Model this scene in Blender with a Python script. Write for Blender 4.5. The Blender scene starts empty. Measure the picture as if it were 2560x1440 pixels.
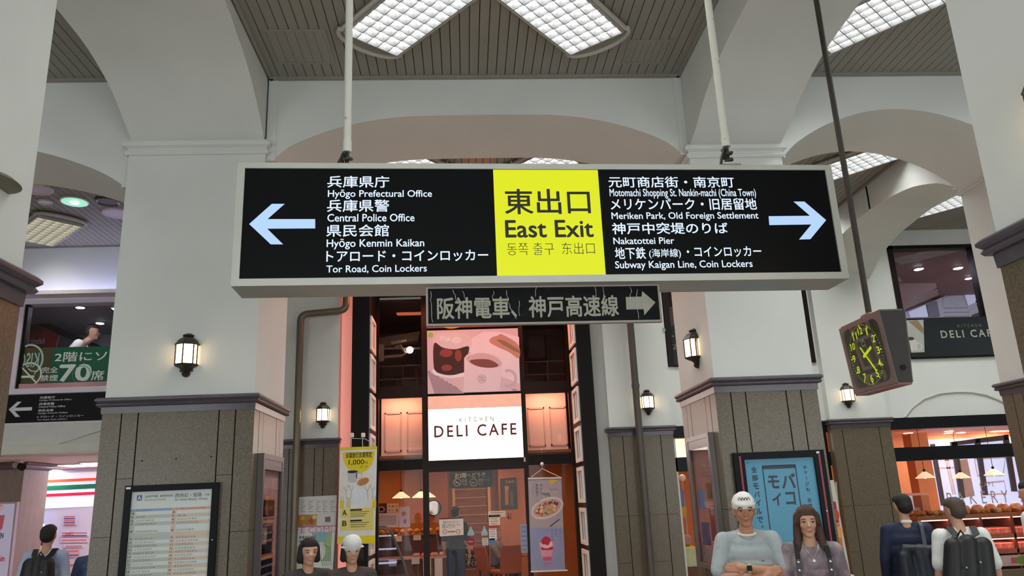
import bpy, bmesh, math, random
from mathutils import Matrix, Vector
WORLD_STRENGTH = 3.3
FIX_STRENGTH = 25.0
FIX_REAR = 31.0
DL_STRENGTH = 170.0
FILL_STRENGTH = 30.0
STORE_STRENGTH = 11.0
LANTERN_STRENGTH = 10.0
WASH = 50.0
LILAC = 8.0

# ------------------------------------------------------------------ camera, world, exposure
SC = bpy.context.scene
COL = SC.collection
YAW, PITCH, ROLL, FOC = -0.06746916, -0.26731034, 0.04313214, 1932.906
EYE = Vector((0.0, 0.0, 1.72))

def _cam_rows():
    cy, sy, cp, sp, cr, sr = (math.cos(YAW), math.sin(YAW), math.cos(PITCH), math.sin(PITCH),
                              math.cos(ROLL), math.sin(ROLL))
    B = Matrix(((1, 0, 0), (0, 0, -1), (0, 1, 0)))
    Rz = Matrix(((cy, sy, 0), (-sy, cy, 0), (0, 0, 1)))
    Rx = Matrix(((1, 0, 0), (0, cp, -sp), (0, sp, cp)))
    Rr = Matrix(((cr, sr, 0), (-sr, cr, 0), (0, 0, 1)))
    return Rr @ Rx @ B @ Rz
CAMR = _cam_rows()
cam_data = bpy.data.cameras.new('camera')
cam_data.sensor_width = 36.0
cam_data.sensor_fit = 'HORIZONTAL'
cam_data.lens = FOC / 2560.0 * 36.0
cam_data.clip_start = 0.05
cam_data.clip_end = 200
cam = bpy.data.objects.new('camera', cam_data)
COL.objects.link(cam)
_r = CAMR
cam.matrix_world = Matrix(((_r[0][0], -_r[1][0], -_r[2][0], EYE.x),
                           (_r[0][1], -_r[1][1], -_r[2][1], EYE.y),
                           (_r[0][2], -_r[1][2], -_r[2][2], EYE.z), (0, 0, 0, 1)))
SC.camera = cam

world = bpy.data.worlds.new('overcast_daylight')
SC.world = world
world.use_nodes = True
_bg = world.node_tree.nodes['Background']
_bg.inputs[0].default_value = (0.95, 0.98, 1.0, 1)
_bg.inputs[1].default_value = WORLD_STRENGTH
SC.view_settings.view_transform = 'Standard'
SC.view_settings.look = 'None'
SC.view_settings.exposure = 0.0
SC.view_settings.gamma = 1.0
SC.view_settings.use_curve_mapping = False
SC.cycles.max_bounces = 8
SC.cycles.diffuse_bounces = 4
SC.cycles.glossy_bounces = 3
SC.cycles.transparent_max_bounces = 12
SC.cycles.caustics_reflective = False
SC.cycles.caustics_refractive = False
SC.cycles.sample_clamp_indirect = 6.0

# ------------------------------------------------------------------ survey: picture point + a known plane -> place
def ray(px, py):
    d = Vector(((px - 1280) / FOC, (py - 720) / FOC, 1.0))
    return CAMR.transposed() @ d
def at(px, py, Y):
    d = ray(px, py); return EYE + d * (Y / d.y)
def at_x(px, py, X):
    d = ray(px, py); return EYE + d * (X / d.x)
def at_z(px, py, Z):
    d = ray(px, py); return EYE + d * ((Z - EYE.z) / d.z)

# ------------------------------------------------------------------ materials
def lin(h, k=1.0):
    if isinstance(h, str):
        h = h.lstrip('#'); c = [int(h[i:i + 2], 16) / 255 for i in (0, 2, 4)]
    else:
        c = h
    return tuple((x / 12.92 if x <= 0.04045 else ((x + 0.055) / 1.055) ** 2.4) * k for x in c) + (1.0,)

MATS = {}
def mat(key, color='#808080', rough=0.6, var=0.05, scale=6.0, bump=0.0, metal=0.0, emit=None, es=0.0,
        spec=0.5, stretch=None, detail=4.0, color2=None, thr=(0.4, 0.6), bscale=None):
    if key in MATS:
        return MATS[key]
    m = bpy.data.materials.new(key)
    m.use_nodes = True
    nt = m.node_tree
    p = nt.nodes['Principled BSDF']
    p.inputs['Roughness'].default_value = rough
    p.inputs['Metallic'].default_value = metal
    p.inputs['Specular IOR Level'].default_value = spec
    c = lin(color)
    tc = nt.nodes.new('ShaderNodeTexCoord')
    src = tc.outputs['Object']
    if stretch:
        mp = nt.nodes.new('ShaderNodeMapping')
        mp.inputs['Scale'].default_value = stretch
        nt.links.new(src, mp.inputs[0]); src = mp.outputs[0]
    nz = nt.nodes.new('ShaderNodeTexNoise')
    nz.inputs['Scale'].default_value = scale
    nz.inputs['Detail'].default_value = detail
    nt.links.new(src, nz.inputs['Vector'])
    rp = nt.nodes.new('ShaderNodeValToRGB')
    if color2:
        a, b = lin(color2), c
        rp.color_ramp.elements[0].position, rp.color_ramp.elements[1].position = thr
    else:
        a = tuple(max(0, x * (1 - var)) for x in c[:3]) + (1,)
        b = tuple(min(1, x * (1 + var)) for x in c[:3]) + (1,)
        rp.color_ramp.elements[0].position, rp.color_ramp.elements[1].position = 0.3, 0.7
    rp.color_ramp.elements[0].color = a
    rp.color_ramp.elements[1].color = b
    nt.links.new(nz.outputs['Fac'], rp.inputs[0])
    nt.links.new(rp.outputs[0], p.inputs['Base Color'])
    if bump:
        bp = nt.nodes.new('ShaderNodeBump')
        bp.inputs['Strength'].default_value = bump
        bp.inputs['Distance'].default_value = 0.01
        if bscale:
            nb = nt.nodes.new('ShaderNodeTexNoise')
            nb.inputs['Scale'].default_value = bscale
            nb.inputs['Detail'].default_value = 3
            nt.links.new(src, nb.inputs['Vector'])
            nt.links.new(nb.outputs['Fac'], bp.inputs['Height'])
        else:
            nt.links.new(nz.outputs['Fac'], bp.inputs['Height'])
        nt.links.new(bp.outputs[0], p.inputs['Normal'])
    if emit:
        p.inputs['Emission Color'].default_value = lin(emit)
        p.inputs['Emission Strength'].default_value = es
    MATS[key] = m
    return m

def glass(key='shop_glass', refl=0.06, tint=(0.96, 0.97, 0.97, 1), rough=0.0):
    if key in MATS:
        return MATS[key]
    m = bpy.data.materials.new(key); m.use_nodes = True
    nt = m.node_tree
    nt.nodes.remove(nt.nodes['Principled BSDF'])
    out = nt.nodes['Material Output']
    t = nt.nodes.new('ShaderNodeBsdfTransparent'); t.inputs[0].default_value = tint
    g = nt.nodes.new('ShaderNodeBsdfGlossy'); g.inputs['Roughness'].default_value = rough
    lw = nt.nodes.new('ShaderNodeLayerWeight'); lw.inputs[0].default_value = 0.5
    mx = nt.nodes.new('ShaderNodeMixShader')
    pw = nt.nodes.new('ShaderNodeMath'); pw.operation = 'POWER'; pw.inputs[1].default_value = 4.0
    ad = nt.nodes.new('ShaderNodeMath'); ad.operation = 'MULTIPLY_ADD'; ad.inputs[1].default_value = 0.5; ad.inputs[2].default_value = refl / 2
    nt.links.new(lw.outputs['Facing'], pw.inputs[0])
    nt.links.new(pw.outputs[0], ad.inputs[0])
    nt.links.new(ad.outputs[0], mx.inputs[0])
    nt.links.new(t.outputs[0], mx.inputs[1]); nt.links.new(g.outputs[0], mx.inputs[2])
    nt.links.new(mx.outputs[0], out.inputs[0])
    MATS[key] = m
    return m

# ------------------------------------------------------------------ mesh builder
class B:
    def __init__(self):
        self.v = []; self.f = []
    def add(self, vs, fs):
        n = len(self.v)
        self.v += [tuple(v) for v in vs]
        self.f += [tuple(i + n for i in f) for f in fs]
        return self
    def box(self, x0, x1, y0, y1, z0, z1):
        vs = [(x, y, z) for z in (z0, z1) for y in (y0, y1) for x in (x0, x1)]
        return self.add(vs, [(0, 2, 3, 1), (4, 5, 7, 6), (0, 1, 5, 4), (2, 6, 7, 3), (0, 4, 6, 2), (1, 3, 7, 5)])
    def bevbox(self, x0, x1, y0, y1, z0, z1, b=0.01):
        # box with chamfered vertical and horizontal edges (three stacked rings)
        def ring(i, z):
            return [(x0 + i + b, y0 + i, z), (x1 - i - b, y0 + i, z), (x1 - i, y0 + i + b, z), (x1 - i, y1 - i - b, z),
                    (x1 - i - b, y1 - i, z), (x0 + i + b, y1 - i, z), (x0 + i, y1 - i - b, z), (x0 + i, y0 + i + b, z)]
        return self.rings([ring(b, z0), ring(0, z0 + b), ring(0, z1 - b), ring(b, z1)])
    def rings(self, rs, cap=True, closed=True):
        n = len(rs[0]); vs = [p for r in rs for p in r]; fs = []
        for k in range(len(rs) - 1):
            for i in range(n if closed else n - 1):
                j = (i + 1) % n
                fs.append((k * n + i, k * n + j, (k + 1) * n + j, (k + 1) * n + i))
        if cap and closed:
            fs.append(tuple(range(n))[::-1]); fs.append(tuple((len(rs) - 1) * n + i for i in range(n)))
        return self.add(vs, fs)
    def frame(self, p0, p1):
        d = (Vector(p1) - Vector(p0)).normalized()
        u = d.orthogonal().normalized(); return u, d.cross(u)
    def cyl(self, p0, p1, r0, r1=None, n=16):
        r1 = r0 if r1 is None else r1
        u, w = self.frame(p0, p1)
        rs = [[Vector(p) + (u * math.cos(a) + w * math.sin(a)) * r for a in [2 * math.pi * i / n for i in range(n)]]
              for p, r in ((p0, r0), (p1, r1))]
        return self.rings(rs)
    def tube(self, path, r, n=10):
        path = [Vector(p) for p in path]
        rs = []; up = None
        for i, p in enumerate(path):
            a = path[max(0, i - 1)]; b = path[min(len(path) - 1, i + 1)]
            d = (b - a).normalized()
            if up is None:
                up = d.orthogonal().normalized()
            up = (up - d * up.dot(d)).normalized(); w = d.cross(up)
            rr = r[i] if isinstance(r, (list, tuple)) else r
            rs.append([p + (up * math.cos(t) + w * math.sin(t)) * rr for t in [2 * math.pi * k / n for k in range(n)]])
        return self.rings(rs)
    def lathe(self, prof, c=(0, 0, 0), n=20, half=False, ang=0.0):
        c = Vector(c); rs = []
        m = n if not half else n + 1
        for r, z in prof:
            rs.append([c + Vector((r * math.cos(a + ang), r * math.sin(a + ang), z))
                       for a in [(math.pi if half else 2 * math.pi) * i / n for i in range(m)]])
        return self.rings(rs)
    def rect(self, x0, x1, y0, y1, prof):
        return self.rings([[(x0 - d, y0 - d, z), (x1 + d, y0 - d, z), (x1 + d, y1 + d, z), (x0 - d, y1 + d, z)] for d, z in prof])
    def extrude(self, pts, vec):
        n = len(pts); vec = Vector(vec)
        vs = [Vector(p) for p in pts] + [Vector(p) + vec for p in pts]
        fs = [(i, (i + 1) % n, n + (i + 1) % n, n + i) for i in range(n)] + [tuple(range(n))[::-1], tuple(range(n, 2 * n))]
        return self.add(vs, fs)
    def ellipsoid(self, c, r, n=14, m=8):
        c = Vector(c); rs = []
        if not hasattr(r, '__len__'):
            r = (r, r, r)
        for k in range(m + 1):
            t = -math.pi / 2 + math.pi * (0.02 + 0.96 * k / m)
            rs.append([(c.x + r[0] * math.cos(t) * math.cos(a), c.y + r[1] * math.cos(t) * math.sin(a), c.z + r[2] * math.sin(t))
                       for a in [2 * math.pi * i / n for i in range(n)]])
        return self.rings(rs)
    def mesh(self, name, smooth=False):
        me = bpy.data.meshes.new(name)
        me.from_pydata(self.v, [], self.f)
        bm = bmesh.new(); bm.from_mesh(me)
        bmesh.ops.recalc_face_normals(bm, faces=bm.faces)
        bm.to_mesh(me); bm.free()
        if smooth:
            me.polygons.foreach_set('use_smooth', [True] * len(me.polygons))
            try:
                me.set_sharp_from_angle(angle=math.radians(38))
            except Exception:
                pass
        return me
    def obj(self, name, m, parent=None, smooth=False, local=False):
        return link(name, self.mesh(name, smooth), m, parent, local)

ROOTM = {}
def link(name, me, m, parent=None, local=False, loc=None):
    """local=False: vertices are in place coordinates; local=True: relative to the parent"""
    o = bpy.data.objects.new(name, me); COL.objects.link(o)
    if m is not None and not me.materials:
        me.materials.append(m)
    W = Matrix.Translation(Vector(loc)) if loc is not None else Matrix.Identity(4)
    if parent is not None:
        o.parent = parent
        if local:
            W = ROOTM[parent.name] @ W
        else:
            o.matrix_parent_inverse = ROOTM[parent.name].inverted()
    if loc is not None:
        o.location = loc
    ROOTM[o.name] = W
    return o

def tag(o, label, cat, group=None, kind=None):
    if label: o['label'] = label
    if cat: o['category'] = cat
    if group: o['group'] = group
    if kind: o['kind'] = kind
    return o
def thing(name, label, cat, loc=(0, 0, 0), rz=0.0, group=None):
    o = bpy.data.objects.new(name, None); COL.objects.link(o)
    o.empty_display_size = 0.1
    o.location = loc; o.rotation_euler = (0, 0, rz)
    ROOTM[o.name] = Matrix.Translation(Vector(loc)) @ Matrix.Rotation(rz, 4, 'Z')
    return tag(o, label, cat, group)
def struct(name, loc=(0, 0, 0), label=None):
    o = bpy.data.objects.new(name, None); COL.objects.link(o); o.location = loc
    ROOTM[o.name] = Matrix.Translation(Vector(loc))
    o['kind'] = 'structure'
    if label: o['label'] = label
    return o
def dup(root, loc, rz=0.0, label=None):
    r = root.copy(); COL.objects.link(r)
    r.location = loc; r.rotation_euler = (0, 0, rz)
    if label: r['label'] = label
    for ch in root.children:
        c = ch.copy(); COL.objects.link(c); c.parent = r
        for g in ch.children:
            d = g.copy(); COL.objects.link(d); d.parent = c
    return r

# ------------------------------------------------------------------ flat print on planes
class Plane:
    """origin + right (u) + up (v); n points to the viewer's side"""
    def __init__(self, o, u, v=(0, 0, 1)):
        self.o = Vector(o); self.u = Vector(u).normalized(); self.v = Vector(v).normalized()
        self.n = self.u.cross(self.v).normalized()
    def uv(self, px, py):
        d = ray(px, py)
        t = (self.o - EYE).dot(self.n) / d.dot(self.n)
        q = EYE + d * t - self.o
        return q.dot(self.u), q.dot(self.v)
    def pt(self, u, v, h=0.0):
        return self.o + self.u * u + self.v * v + self.n * h
    def matrix(self, h=0.0):
        o = self.o + self.n * h
        return Matrix(((self.u.x, self.v.x, self.n.x, o.x), (self.u.y, self.v.y, self.n.y, o.y),
                       (self.u.z, self.v.z, self.n.z, o.z), (0, 0, 0, 1)))
def poly(pl, name, uvs, m, parent, h=0.001, th=0.0008):
    b = B(); b.extrude([pl.pt(u, v, h) for u, v in uvs], pl.n * th)
    return b.obj(name, m, parent)
def quad(pl, name, px4, m, parent, h=0.001, th=0.0008):
    return poly(pl, name, [pl.uv(*q) for q in px4], m, parent, h, th)
def rectuv(pl, name, u0, v0, u1, v1, m, parent, h=0.001, th=0.0008):
    return poly(pl, name, [(u0, v0), (u1, v0), (u1, v1), (u0, v1)], m, parent, h, th)
def ell(pl, name, u, v, ru, rv, m, parent, h=0.001, th=0.0008, n=28, rot=0.0, a0=0.0, a1=2 * math.pi):
    full = abs(a1 - a0 - 2 * math.pi) < 1e-6
    k = n if full else n + 1
    pts = []
    for i in range(k):
        a = a0 + (a1 - a0) * i / n
        x, y = ru * math.cos(a), rv * math.sin(a)
        pts.append((u + x * math.cos(rot) - y * math.sin(rot), v + x * math.sin(rot) + y * math.cos(rot)))
    return poly(pl, name, pts, m, parent, h, th)
def stroke(pl, name, uvs, w, m, parent, h=0.001, th=0.0008, closed=False):
    """a flat line of width w through uv points"""
    b = B(); P = [Vector((u, v)) for u, v in uvs]; n = len(P)
    L, R = [], []
    for i in range(n):
        a = P[(i - 1) % n] if (closed or i) else P[i]; c = P[(i + 1) % n] if (closed or i < n - 1) else P[i]
        d = (c - a).normalized() if (c - a).length > 1e-9 else Vector((1, 0)); q = Vector((-d.y, d.x)) * w / 2
        L.append(P[i] + q); R.append(P[i] - q)
    vs = []
    for hh in (h, h + th):
        vs += [pl.pt(p.x, p.y, hh) for p in L] + [pl.pt(p.x, p.y, hh) for p in R]
    fs = []
    for i in range(n if closed else n - 1):
        j = (i + 1) % n
        fs += [(i, j, n + j, n + i), (2 * n + i, 3 * n + i, 3 * n + j, 2 * n + j), (i, 2 * n + i, 2 * n + j, j), (n + i, n + j, 3 * n + j, 3 * n + i)]
    b.add(vs, fs)
    return b.obj(name, m, parent)
def circle_line(pl, name, u, v, r, w, m, parent, h=0.001, n=36, rv=None):
    rv = rv or r
    return stroke(pl, name, [(u + r * math.cos(2 * math.pi * i / n), v + rv * math.sin(2 * math.pi * i / n)) for i in range(n)], w, m, parent, h, closed=True)

_txt = bpy.data.curves.new('lettering', 'FONT')
_txo = bpy.data.objects.new('lettering', _txt)
_tcache = {}
def text_mesh(s, bold=0.0, res=3, spacing=1.0, line=1.0):
    key = (s, bold, res, spacing, line)
    if key not in _tcache:
        _txt.body = s; _txt.offset = min(0.0, bold); _txt.resolution_u = res; _txt.space_character = spacing; _txt.space_line = line
        me = bpy.data.meshes.new_from_object(_txo)
        if bold > 0:      # heavier strokes: the letters printed five times, each a hair aside
            vs = [v.co.copy() for v in me.vertices]; fs = [tuple(q.vertices) for q in me.polygons]; n = len(vs)
            V, F_ = [], []
            for i, (dx, dy) in enumerate(((0, 0), (1, .4), (-1, -.4), (-.4, 1), (.4, -1))):
                V += [(v.x + dx * bold, v.y + dy * bold, i * 4e-5) for v in vs]
                F_ += [tuple(q + i * n for q in f_) for f_ in fs]
            me = bpy.data.meshes.new('lettering'); me.from_pydata(V, [], F_)
        _tcache[key] = me
    return _tcache[key].copy()
def text(pl, s, u0, v0, u1, v1, m, parent, h=0.002, th=0.0008, bold=0.0, res=3, mirror=False, spacing=1.0, keep=False, name='lettering', rot=0.0, line=1.0):
    """fit the ink of string s in the box (u0,v0)-(u1,v1) of a plane; keep=True keeps letter proportions (height rules)"""
    me = text_mesh(s, bold, res, spacing, line)
    n = len(me.vertices)
    if not n:
        return None
    xs = [v.co.x for v in me.vertices]; ys = [v.co.y for v in me.vertices]
    ax, bx, ay, by = min(xs), max(xs), min(ys), max(ys)
    sx = (u1 - u0) / max(1e-6, bx - ax); sy = (v1 - v0) / max(1e-6, by - ay)
    if keep:
        sx = sy = min(sx, sy) if keep == 'fit' else sy
    M = pl.matrix(h + th)
    for v in me.vertices:
        x = (v.co.x - ax) * sx; y = (v.co.y - ay) * sy
        if mirror: x = (u1 - u0) - x
        if rot:
            x, y = x * math.cos(rot) - y * math.sin(rot), x * math.sin(rot) + y * math.cos(rot)
        v.co = M @ Vector((u0 + x, v0 + y, v.co.z))
    me.name = name; me.materials.clear()
    return link(name, me, m, parent)
def text_px(pl, s, x0, y0, x1, y1, m, parent, **k):
    """ink box from picture points: left-top and right-bottom corners"""
    if k.pop('slant', False):      # the box bounds a slanted line: take the slope back out
        a = CAMR @ (pl.pt(*pl.uv(x0, (y0 + y1) / 2)) - EYE); b = CAMR @ (pl.pt(*pl.uv(x0, (y0 + y1) / 2)) + pl.u * .2 - EYE)
        sl = (b.y / b.z - a.y / a.z) / (b.x / b.z - a.x / a.z) * (x1 - x0)
        sl = max(-.42 * (y1 - y0), min(.42 * (y1 - y0), sl))
        y0 -= min(0, sl); y1 += min(0, sl)
        if sl > 0: y0, y1 = y0, y1
    u0, v1 = pl.uv(x0, y0); u1, v0 = pl.uv(x1, y1)
    return text(pl, s, u0, v0, u1, v1, m, parent, **k)
def vtext(pl, s, u, v_top, size, pitch, m, parent, **k):
    """vertical Japanese line: one character under another"""
    for i, ch in enumerate(s):
        if ch == ' ': continue
        if ch in '。、':
            text(pl, ch, u + size * 0.6, v_top - i * pitch - size * 0.35, u + size * 0.9, v_top - i * pitch - size * 0.05, m, parent, **k)
        elif ch == 'ー':
            rectuv(pl, 'lettering', u + size * 0.44, v_top - i * pitch - size * 0.95, u + size * 0.56, v_top - i * pitch - size * 0.05, m, parent, k.get('h', 0.002))
        else:
            sm = 0.7 if ch in 'ゃャュョッ' else 0.92
            text(pl, ch, u + size * (1 - sm) * .5, v_top - i * pitch - size * sm, u + size * (1 + sm) * .5, v_top - i * pitch, m, parent, **k)
# ------------------------------------------------------------------ surface materials of the hall
M_PLASTER = mat('white_plaster', '#d4d7d2', 0.75, 0.035, 1.3, bump=0.06, bscale=60)
M_SOFFIT = M_PLASTER
M_STONE = mat('brown_granite', '#6f6552', 0.3, scale=70, bump=0.12, color2='#4d4535', thr=(0.3, 0.72), detail=9)
M_STONECORE = mat('granite_joint', '#26221a', 0.9)
M_TRIM = mat('grey_trim', '#524c54', 0.26, 0.06, 12)
M_BOARD = mat('ceiling_board', '#8f8c82', 0.6, 0.05, 3, stretch=(3, 0.4, 1))
M_GROOVE = mat('ceiling_groove', '#1f1d1a', 0.9)
M_FLOOR = mat('concourse_floor', '#8f8a82', 0.35, 0.12, 3)
M_BLACK = mat('black_paint', '#100f0d', 0.45, 0.1, 4, spec=.2)
M_BLACKP = mat('black_panel', '#121318', 0.4, 0.08, 2, spec=.2)
M_WHITE = mat('white_paint', '#e8e6e0', 0.5, 0.03, 4)
M_ALU = mat('white_aluminium', '#b9bab2', 0.38, 0.05, 5, metal=0.25)
M_GLASS = glass()

ZC = 6.14      # ceiling height
ROW1 = (2.2, 3.4); ROW2 = (7.4, 8.6); BACK = 12.75

# ------------------------------------------------------------------ floor
fl = struct('floor')
B().box(-10.5, 14, -4, 18.5, -0.12, 0.0).obj('slab', M_STONECORE, fl)
tile = B().box(-0.296, 0.296, -0.296, 0.296, 0.0, 0.006).mesh('floor_tile')
tile.materials.append(M_FLOOR)
for i in range(-6, 11):
    for j in range(3, 20):
        link('floor_tile', tile, None, fl, loc=(i * 0.6, j * 0.6 + 0.3, 0))
B().box(-10.5, -3.9, -4, 12.3, 0, 0.006).obj('paving', M_FLOOR, fl)
B().box(6.31, 11, -4, 12.3, 0, 0.006).obj('paving', M_FLOOR, fl)
B().box(-3.9, 6.31, -4, 1.79, 0, 0.006).obj('paving', M_FLOOR, fl)
B().box(-10.5, 14, 12.3, 18.5, 0, 0.006).obj('paving', mat('shop_floor', '#b98a58', 0.4, 0.15, 5, stretch=(1, 8, 1)), fl)

# ------------------------------------------------------------------ ceilings of boards, one per vault bay
PITCHB = 0.0957
board_meshes = {}
def ceiling_bay(x0, x1, y0, y1, skip=()):
    c = struct('ceiling', (x0, y0, ZC))
    B().box(x0, x1, y0, y1, ZC + 0.018, ZC + 0.12).obj('ceiling_backing', M_GROOVE, c)
    L = round(y1 - y0, 2)
    if L not in board_meshes:
        me = B().box(0.004, PITCHB - 0.004, 0.0, L, 0.0, 0.02).mesh('ceiling_board')
        me.materials.append(M_BOARD); board_meshes[L] = me
    n = int((x1 - x0) / PITCHB)
    off = ((x1 - x0) - n * PITCHB) / 2
    for i in range(n):
        link('ceiling_board', board_meshes[L], None, c, loc=(x0 + off + i * PITCHB, y0, ZC))
    # edge mouldings round the bay
    for k, (a, b_, cc, d) in enumerate(((x0, x0 + 0.035, y0, y1), (x1 - 0.035, x1, y0, y1), (x0, x1, y1 - 0.035, y1), (x0, x1, y0, y0 + 0.035))):
        B().box(a, b_, cc, d, ZC - 0.03, ZC + 0.02).obj('edge_moulding', M_BOARD, c)
    return c
XL3, XL2a, XL2b, XR2a, XR2b, XR3a, XR3b = -8.6, -3.33, -1.97, 2.44, 3.44, 6.2, 7.2
ceil_c1 = ceiling_bay(XL2b, XR2a, ROW1[1], ROW2[0] + .05)
ceil_r1 = ceiling_bay(XR2b, XR3a, ROW1[1], ROW2[0] + .05)
ceil_l1 = ceiling_bay(-6.0, XL2a, ROW1[1], ROW2[0] + .05)
ceil_c2 = ceiling_bay(XL2b, XR2a, ROW2[1] - .05, BACK)
ceil_r2 = ceiling_bay(XR2b, XR3a, ROW2[1] - .05, BACK)
ceil_l2 = ceiling_bay(XL3, XL2a, ROW2[1] - .05, BACK)
ceil_x2 = ceiling_bay(XR3b, 10.2, ROW2[1] - .05, BACK)
cb = struct('ceiling')
B().box(-10.5, 11, -4, ROW1[0], ZC, ZC + .12).obj('plain_slab', M_PLASTER, cb)
B().box(-10.5, -6.0, ROW1[0], ROW2[1], ZC, ZC + .12).obj('plain_slab', M_PLASTER, cb)
B().box(XR3a, 11, ROW1[0], ROW2[1], ZC, ZC + .12).obj('plain_slab', M_PLASTER, cb)
B().box(-10.5, 14, ROW1[0], 19, ZC + .125, ZC + .3).obj('upper_slab', M_STONECORE, cb)

def hatch(x0, x1, y0, y1, label):
    h = thing('ceiling_hatch', label, 'hatch', ((x0 + x1) / 2, (y0 + y1) / 2, ZC - 0.01), group=None)
    w = 0.03
    for a, b_, c, d in ((x0, x1, y0, y0 + w), (x0, x1, y1 - w, y1), (x0, x0 + w, y0 + w, y1 - w), (x1 - w, x1, y0 + w, y1 - w)):
        B().box(a, b_, c, d, ZC - 0.012, ZC + 0.004).obj('hatch_frame', M_BOARD, h)
    n = 6
    for i in range(n):
        a = x0 + w + (x1 - x0 - 2 * w) * i / n
        B().box(a + .003, a + (x1 - x0 - 2 * w) / n - .003, y0 + w, y1 - w, ZC - 0.006, ZC + 0.002).obj('hatch_board', M_BOARD, h)
hatch(-1.84, -1.24, 6.57, 7.16, 'square access hatch in the board ceiling next to the rusty sign hanger')
hatch(1.75, 2.2, 6.77, 7.2, 'small access hatch in the board ceiling above the cable tie hanger')

# ------------------------------------------------------------------ arches (solid spandrels with a curved soffit)
def smooth_profile(pts, n=28):
    """Catmull-Rom through (t, z) points"""
    P = [pts[0]] + list(pts) + [pts[-1]]; out = []
    per = max(3, n // (len(pts) - 1))
    for i in range(1, len(P) - 2):
        for k in range(per):
            t = k / per
            out.append(tuple(0.5 * ((2 * P[i][d]) + (-P[i - 1][d] + P[i + 1][d]) * t + (2 * P[i - 1][d] - 5 * P[i][d] + 4 * P[i + 1][d] - P[i + 2][d]) * t * t
                                    + (-P[i - 1][d] + 3 * P[i][d] - 3 * P[i + 1][d] + P[i + 2][d]) * t ** 3) for d in (0, 1)))
    out.append(pts[-1]); return out
def arch_loft(name, profA, profB, place, top, parent):
    """profA/profB: soffit curves at both faces; place(t, s, z) -> point (s = 0 or 1)"""
    a, b_ = smooth_profile(profA), smooth_profile(profB)
    n = len(a); vs = []; fs = []
    for (t, z) in a: vs += [place(t, 0, z), place(t, 0, top)]
    for (t, z) in b_: vs += [place(t, 1, z), place(t, 1, top)]
    o = 2 * n
    for i in range(n - 1):
        fs += [(2 * i, 2 * i + 2, 2 * i + 3, 2 * i + 1), (o + 2 * i, o + 2 * i + 1, o + 2 * i + 3, o + 2 * i + 2),
               (2 * i, o + 2 * i, o + 2 * i + 2, 2 * i + 2), (2 * i + 1, 2 * i + 3, o + 2 * i + 3, o + 2 * i + 1)]
    fs += [(0, 1, o + 1, o), (2 * n - 2, o + 2 * n - 2, o + 2 * n - 1, 2 * n - 1)]
    return B().add(vs, fs).obj(name, M_PLASTER, parent, smooth=True)
TOPZ = ZC + 0.1
def cross_arch(x0, x1, y0, y1, spring=5.2, crown=5.69, shape='flat', pa=.09, pb=.09):
    """across the hall; flat = three-centred, round = segmental; pa/pb = short piers up to the pillars"""
    w = x1 - x0; r = crown - spring; P = []
    tab = ((0, 0), (0.035, .28), (0.09, .52), (0.16, .74), (0.24, .9), (0.33, .985), (0.5, 1.0)) if shape == 'flat' else \
          ((0, 0), (.05, .24), (.11, .44), (.19, .65), (.28, .82), (.38, .945), (0.5, 1.0))
    for f, g in tab:
        P.append((x0 + w * f, spring + r * g))
    P += [(x0 + x1 - t, z) for t, z in P[-2::-1]]
    a = struct('trim_1', (x0, y0, spring))
    arch_loft('arch_spandrel', P, P, lambda t, s, z: (t, y0 if s == 0 else y1, z), TOPZ, a)
    if pa: B().box(x0 - pa, x0 + .005, y0 - .012, y1 + .012, spring - .03, TOPZ).obj('arch_pier', M_PLASTER, a)
    if pb: B().box(x1 - .005, x1 + pb, y0 - .012, y1 + .012, spring - .03, TOPZ).obj('arch_pier', M_PLASTER, a)
    return a
def long_arch(x0, x1, y0, y1, pa, pb):
    """along the hall; pa at x0, pb at x1: (distance from far spring, z)"""
    def full(p):
        L = y1 - y0
        q = [(y1 - d, z) for d, z in p]
        return q + [(y0 + d, z) for d, z in p[::-1]]
    a = struct('trim_1', (x0, y0, 5.2))
    arch_loft('arch_spandrel', full(pa), full(pb), lambda t, s, z: (x0 if s == 0 else x1, t, z), TOPZ, a)
    return a
for yy in (ROW1, ROW2):
    ya, yb = yy[0] + .06, yy[1] - .06
    cross_arch(XL2b + .08, XR2a - .07, ya, yb, 5.22, 5.69)
    cross_arch(XR2b + .06, XR3a - .06, ya, yb, 5.17, 5.71, 'round')
    cross_arch(XR3b + .06, 10.2, ya, yb, 5.17, 5.71, 'round')
    cross_arch(-7.15, XL2a - .06, ya, yb, 4.95, 5.47, 'round')
pl_a = [(0, 5.38), (.28, 5.53), (.58, 5.68), (.85, 5.76), (1.22, 5.81), (2.0, 5.83)]
pl_b = [(0, 5.38), (.22, 5.56), (.55, 5.75), (.85, 5.87), (1.15, 5.94), (1.4, 6.0), (2.0, 6.03)]
pl_a2 = [(0, 5.38), (.22, 5.50), (.55, 5.67), (.85, 5.76), (1.15, 5.81), (1.4, 5.82), (2.0, 5.83)]
pr = [(0, 5.25), (.33, 5.345), (.66, 5.49), (1.15, 5.61), (1.55, 5.65), (2.0, 5.66)]
long_arch(XL2a + .02, XL2b - .02, ROW1[1], ROW2[0] + .02, pl_a2, pl_b)
long_arch(XR2a + .01, XR2b - .01, 3.19, ROW2[0] + .02, pr, pr)
long_arch(XL2a + .02, XL2b - .02, ROW2[1] - .02, BACK, pr, pr)
long_arch(XR2a + .01, XR2b - .01, ROW2[1] - .02, BACK, pr, pr)
long_arch(XR3a + .01, XR3b - .01, ROW1[1], ROW2[0] + .02, pr, pr)
pr3 = [(0, 5.23), (.2, 5.33), (.45, 5.47), (.95, 5.63), (1.45, 5.70), (2.08, 5.745)]
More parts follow.
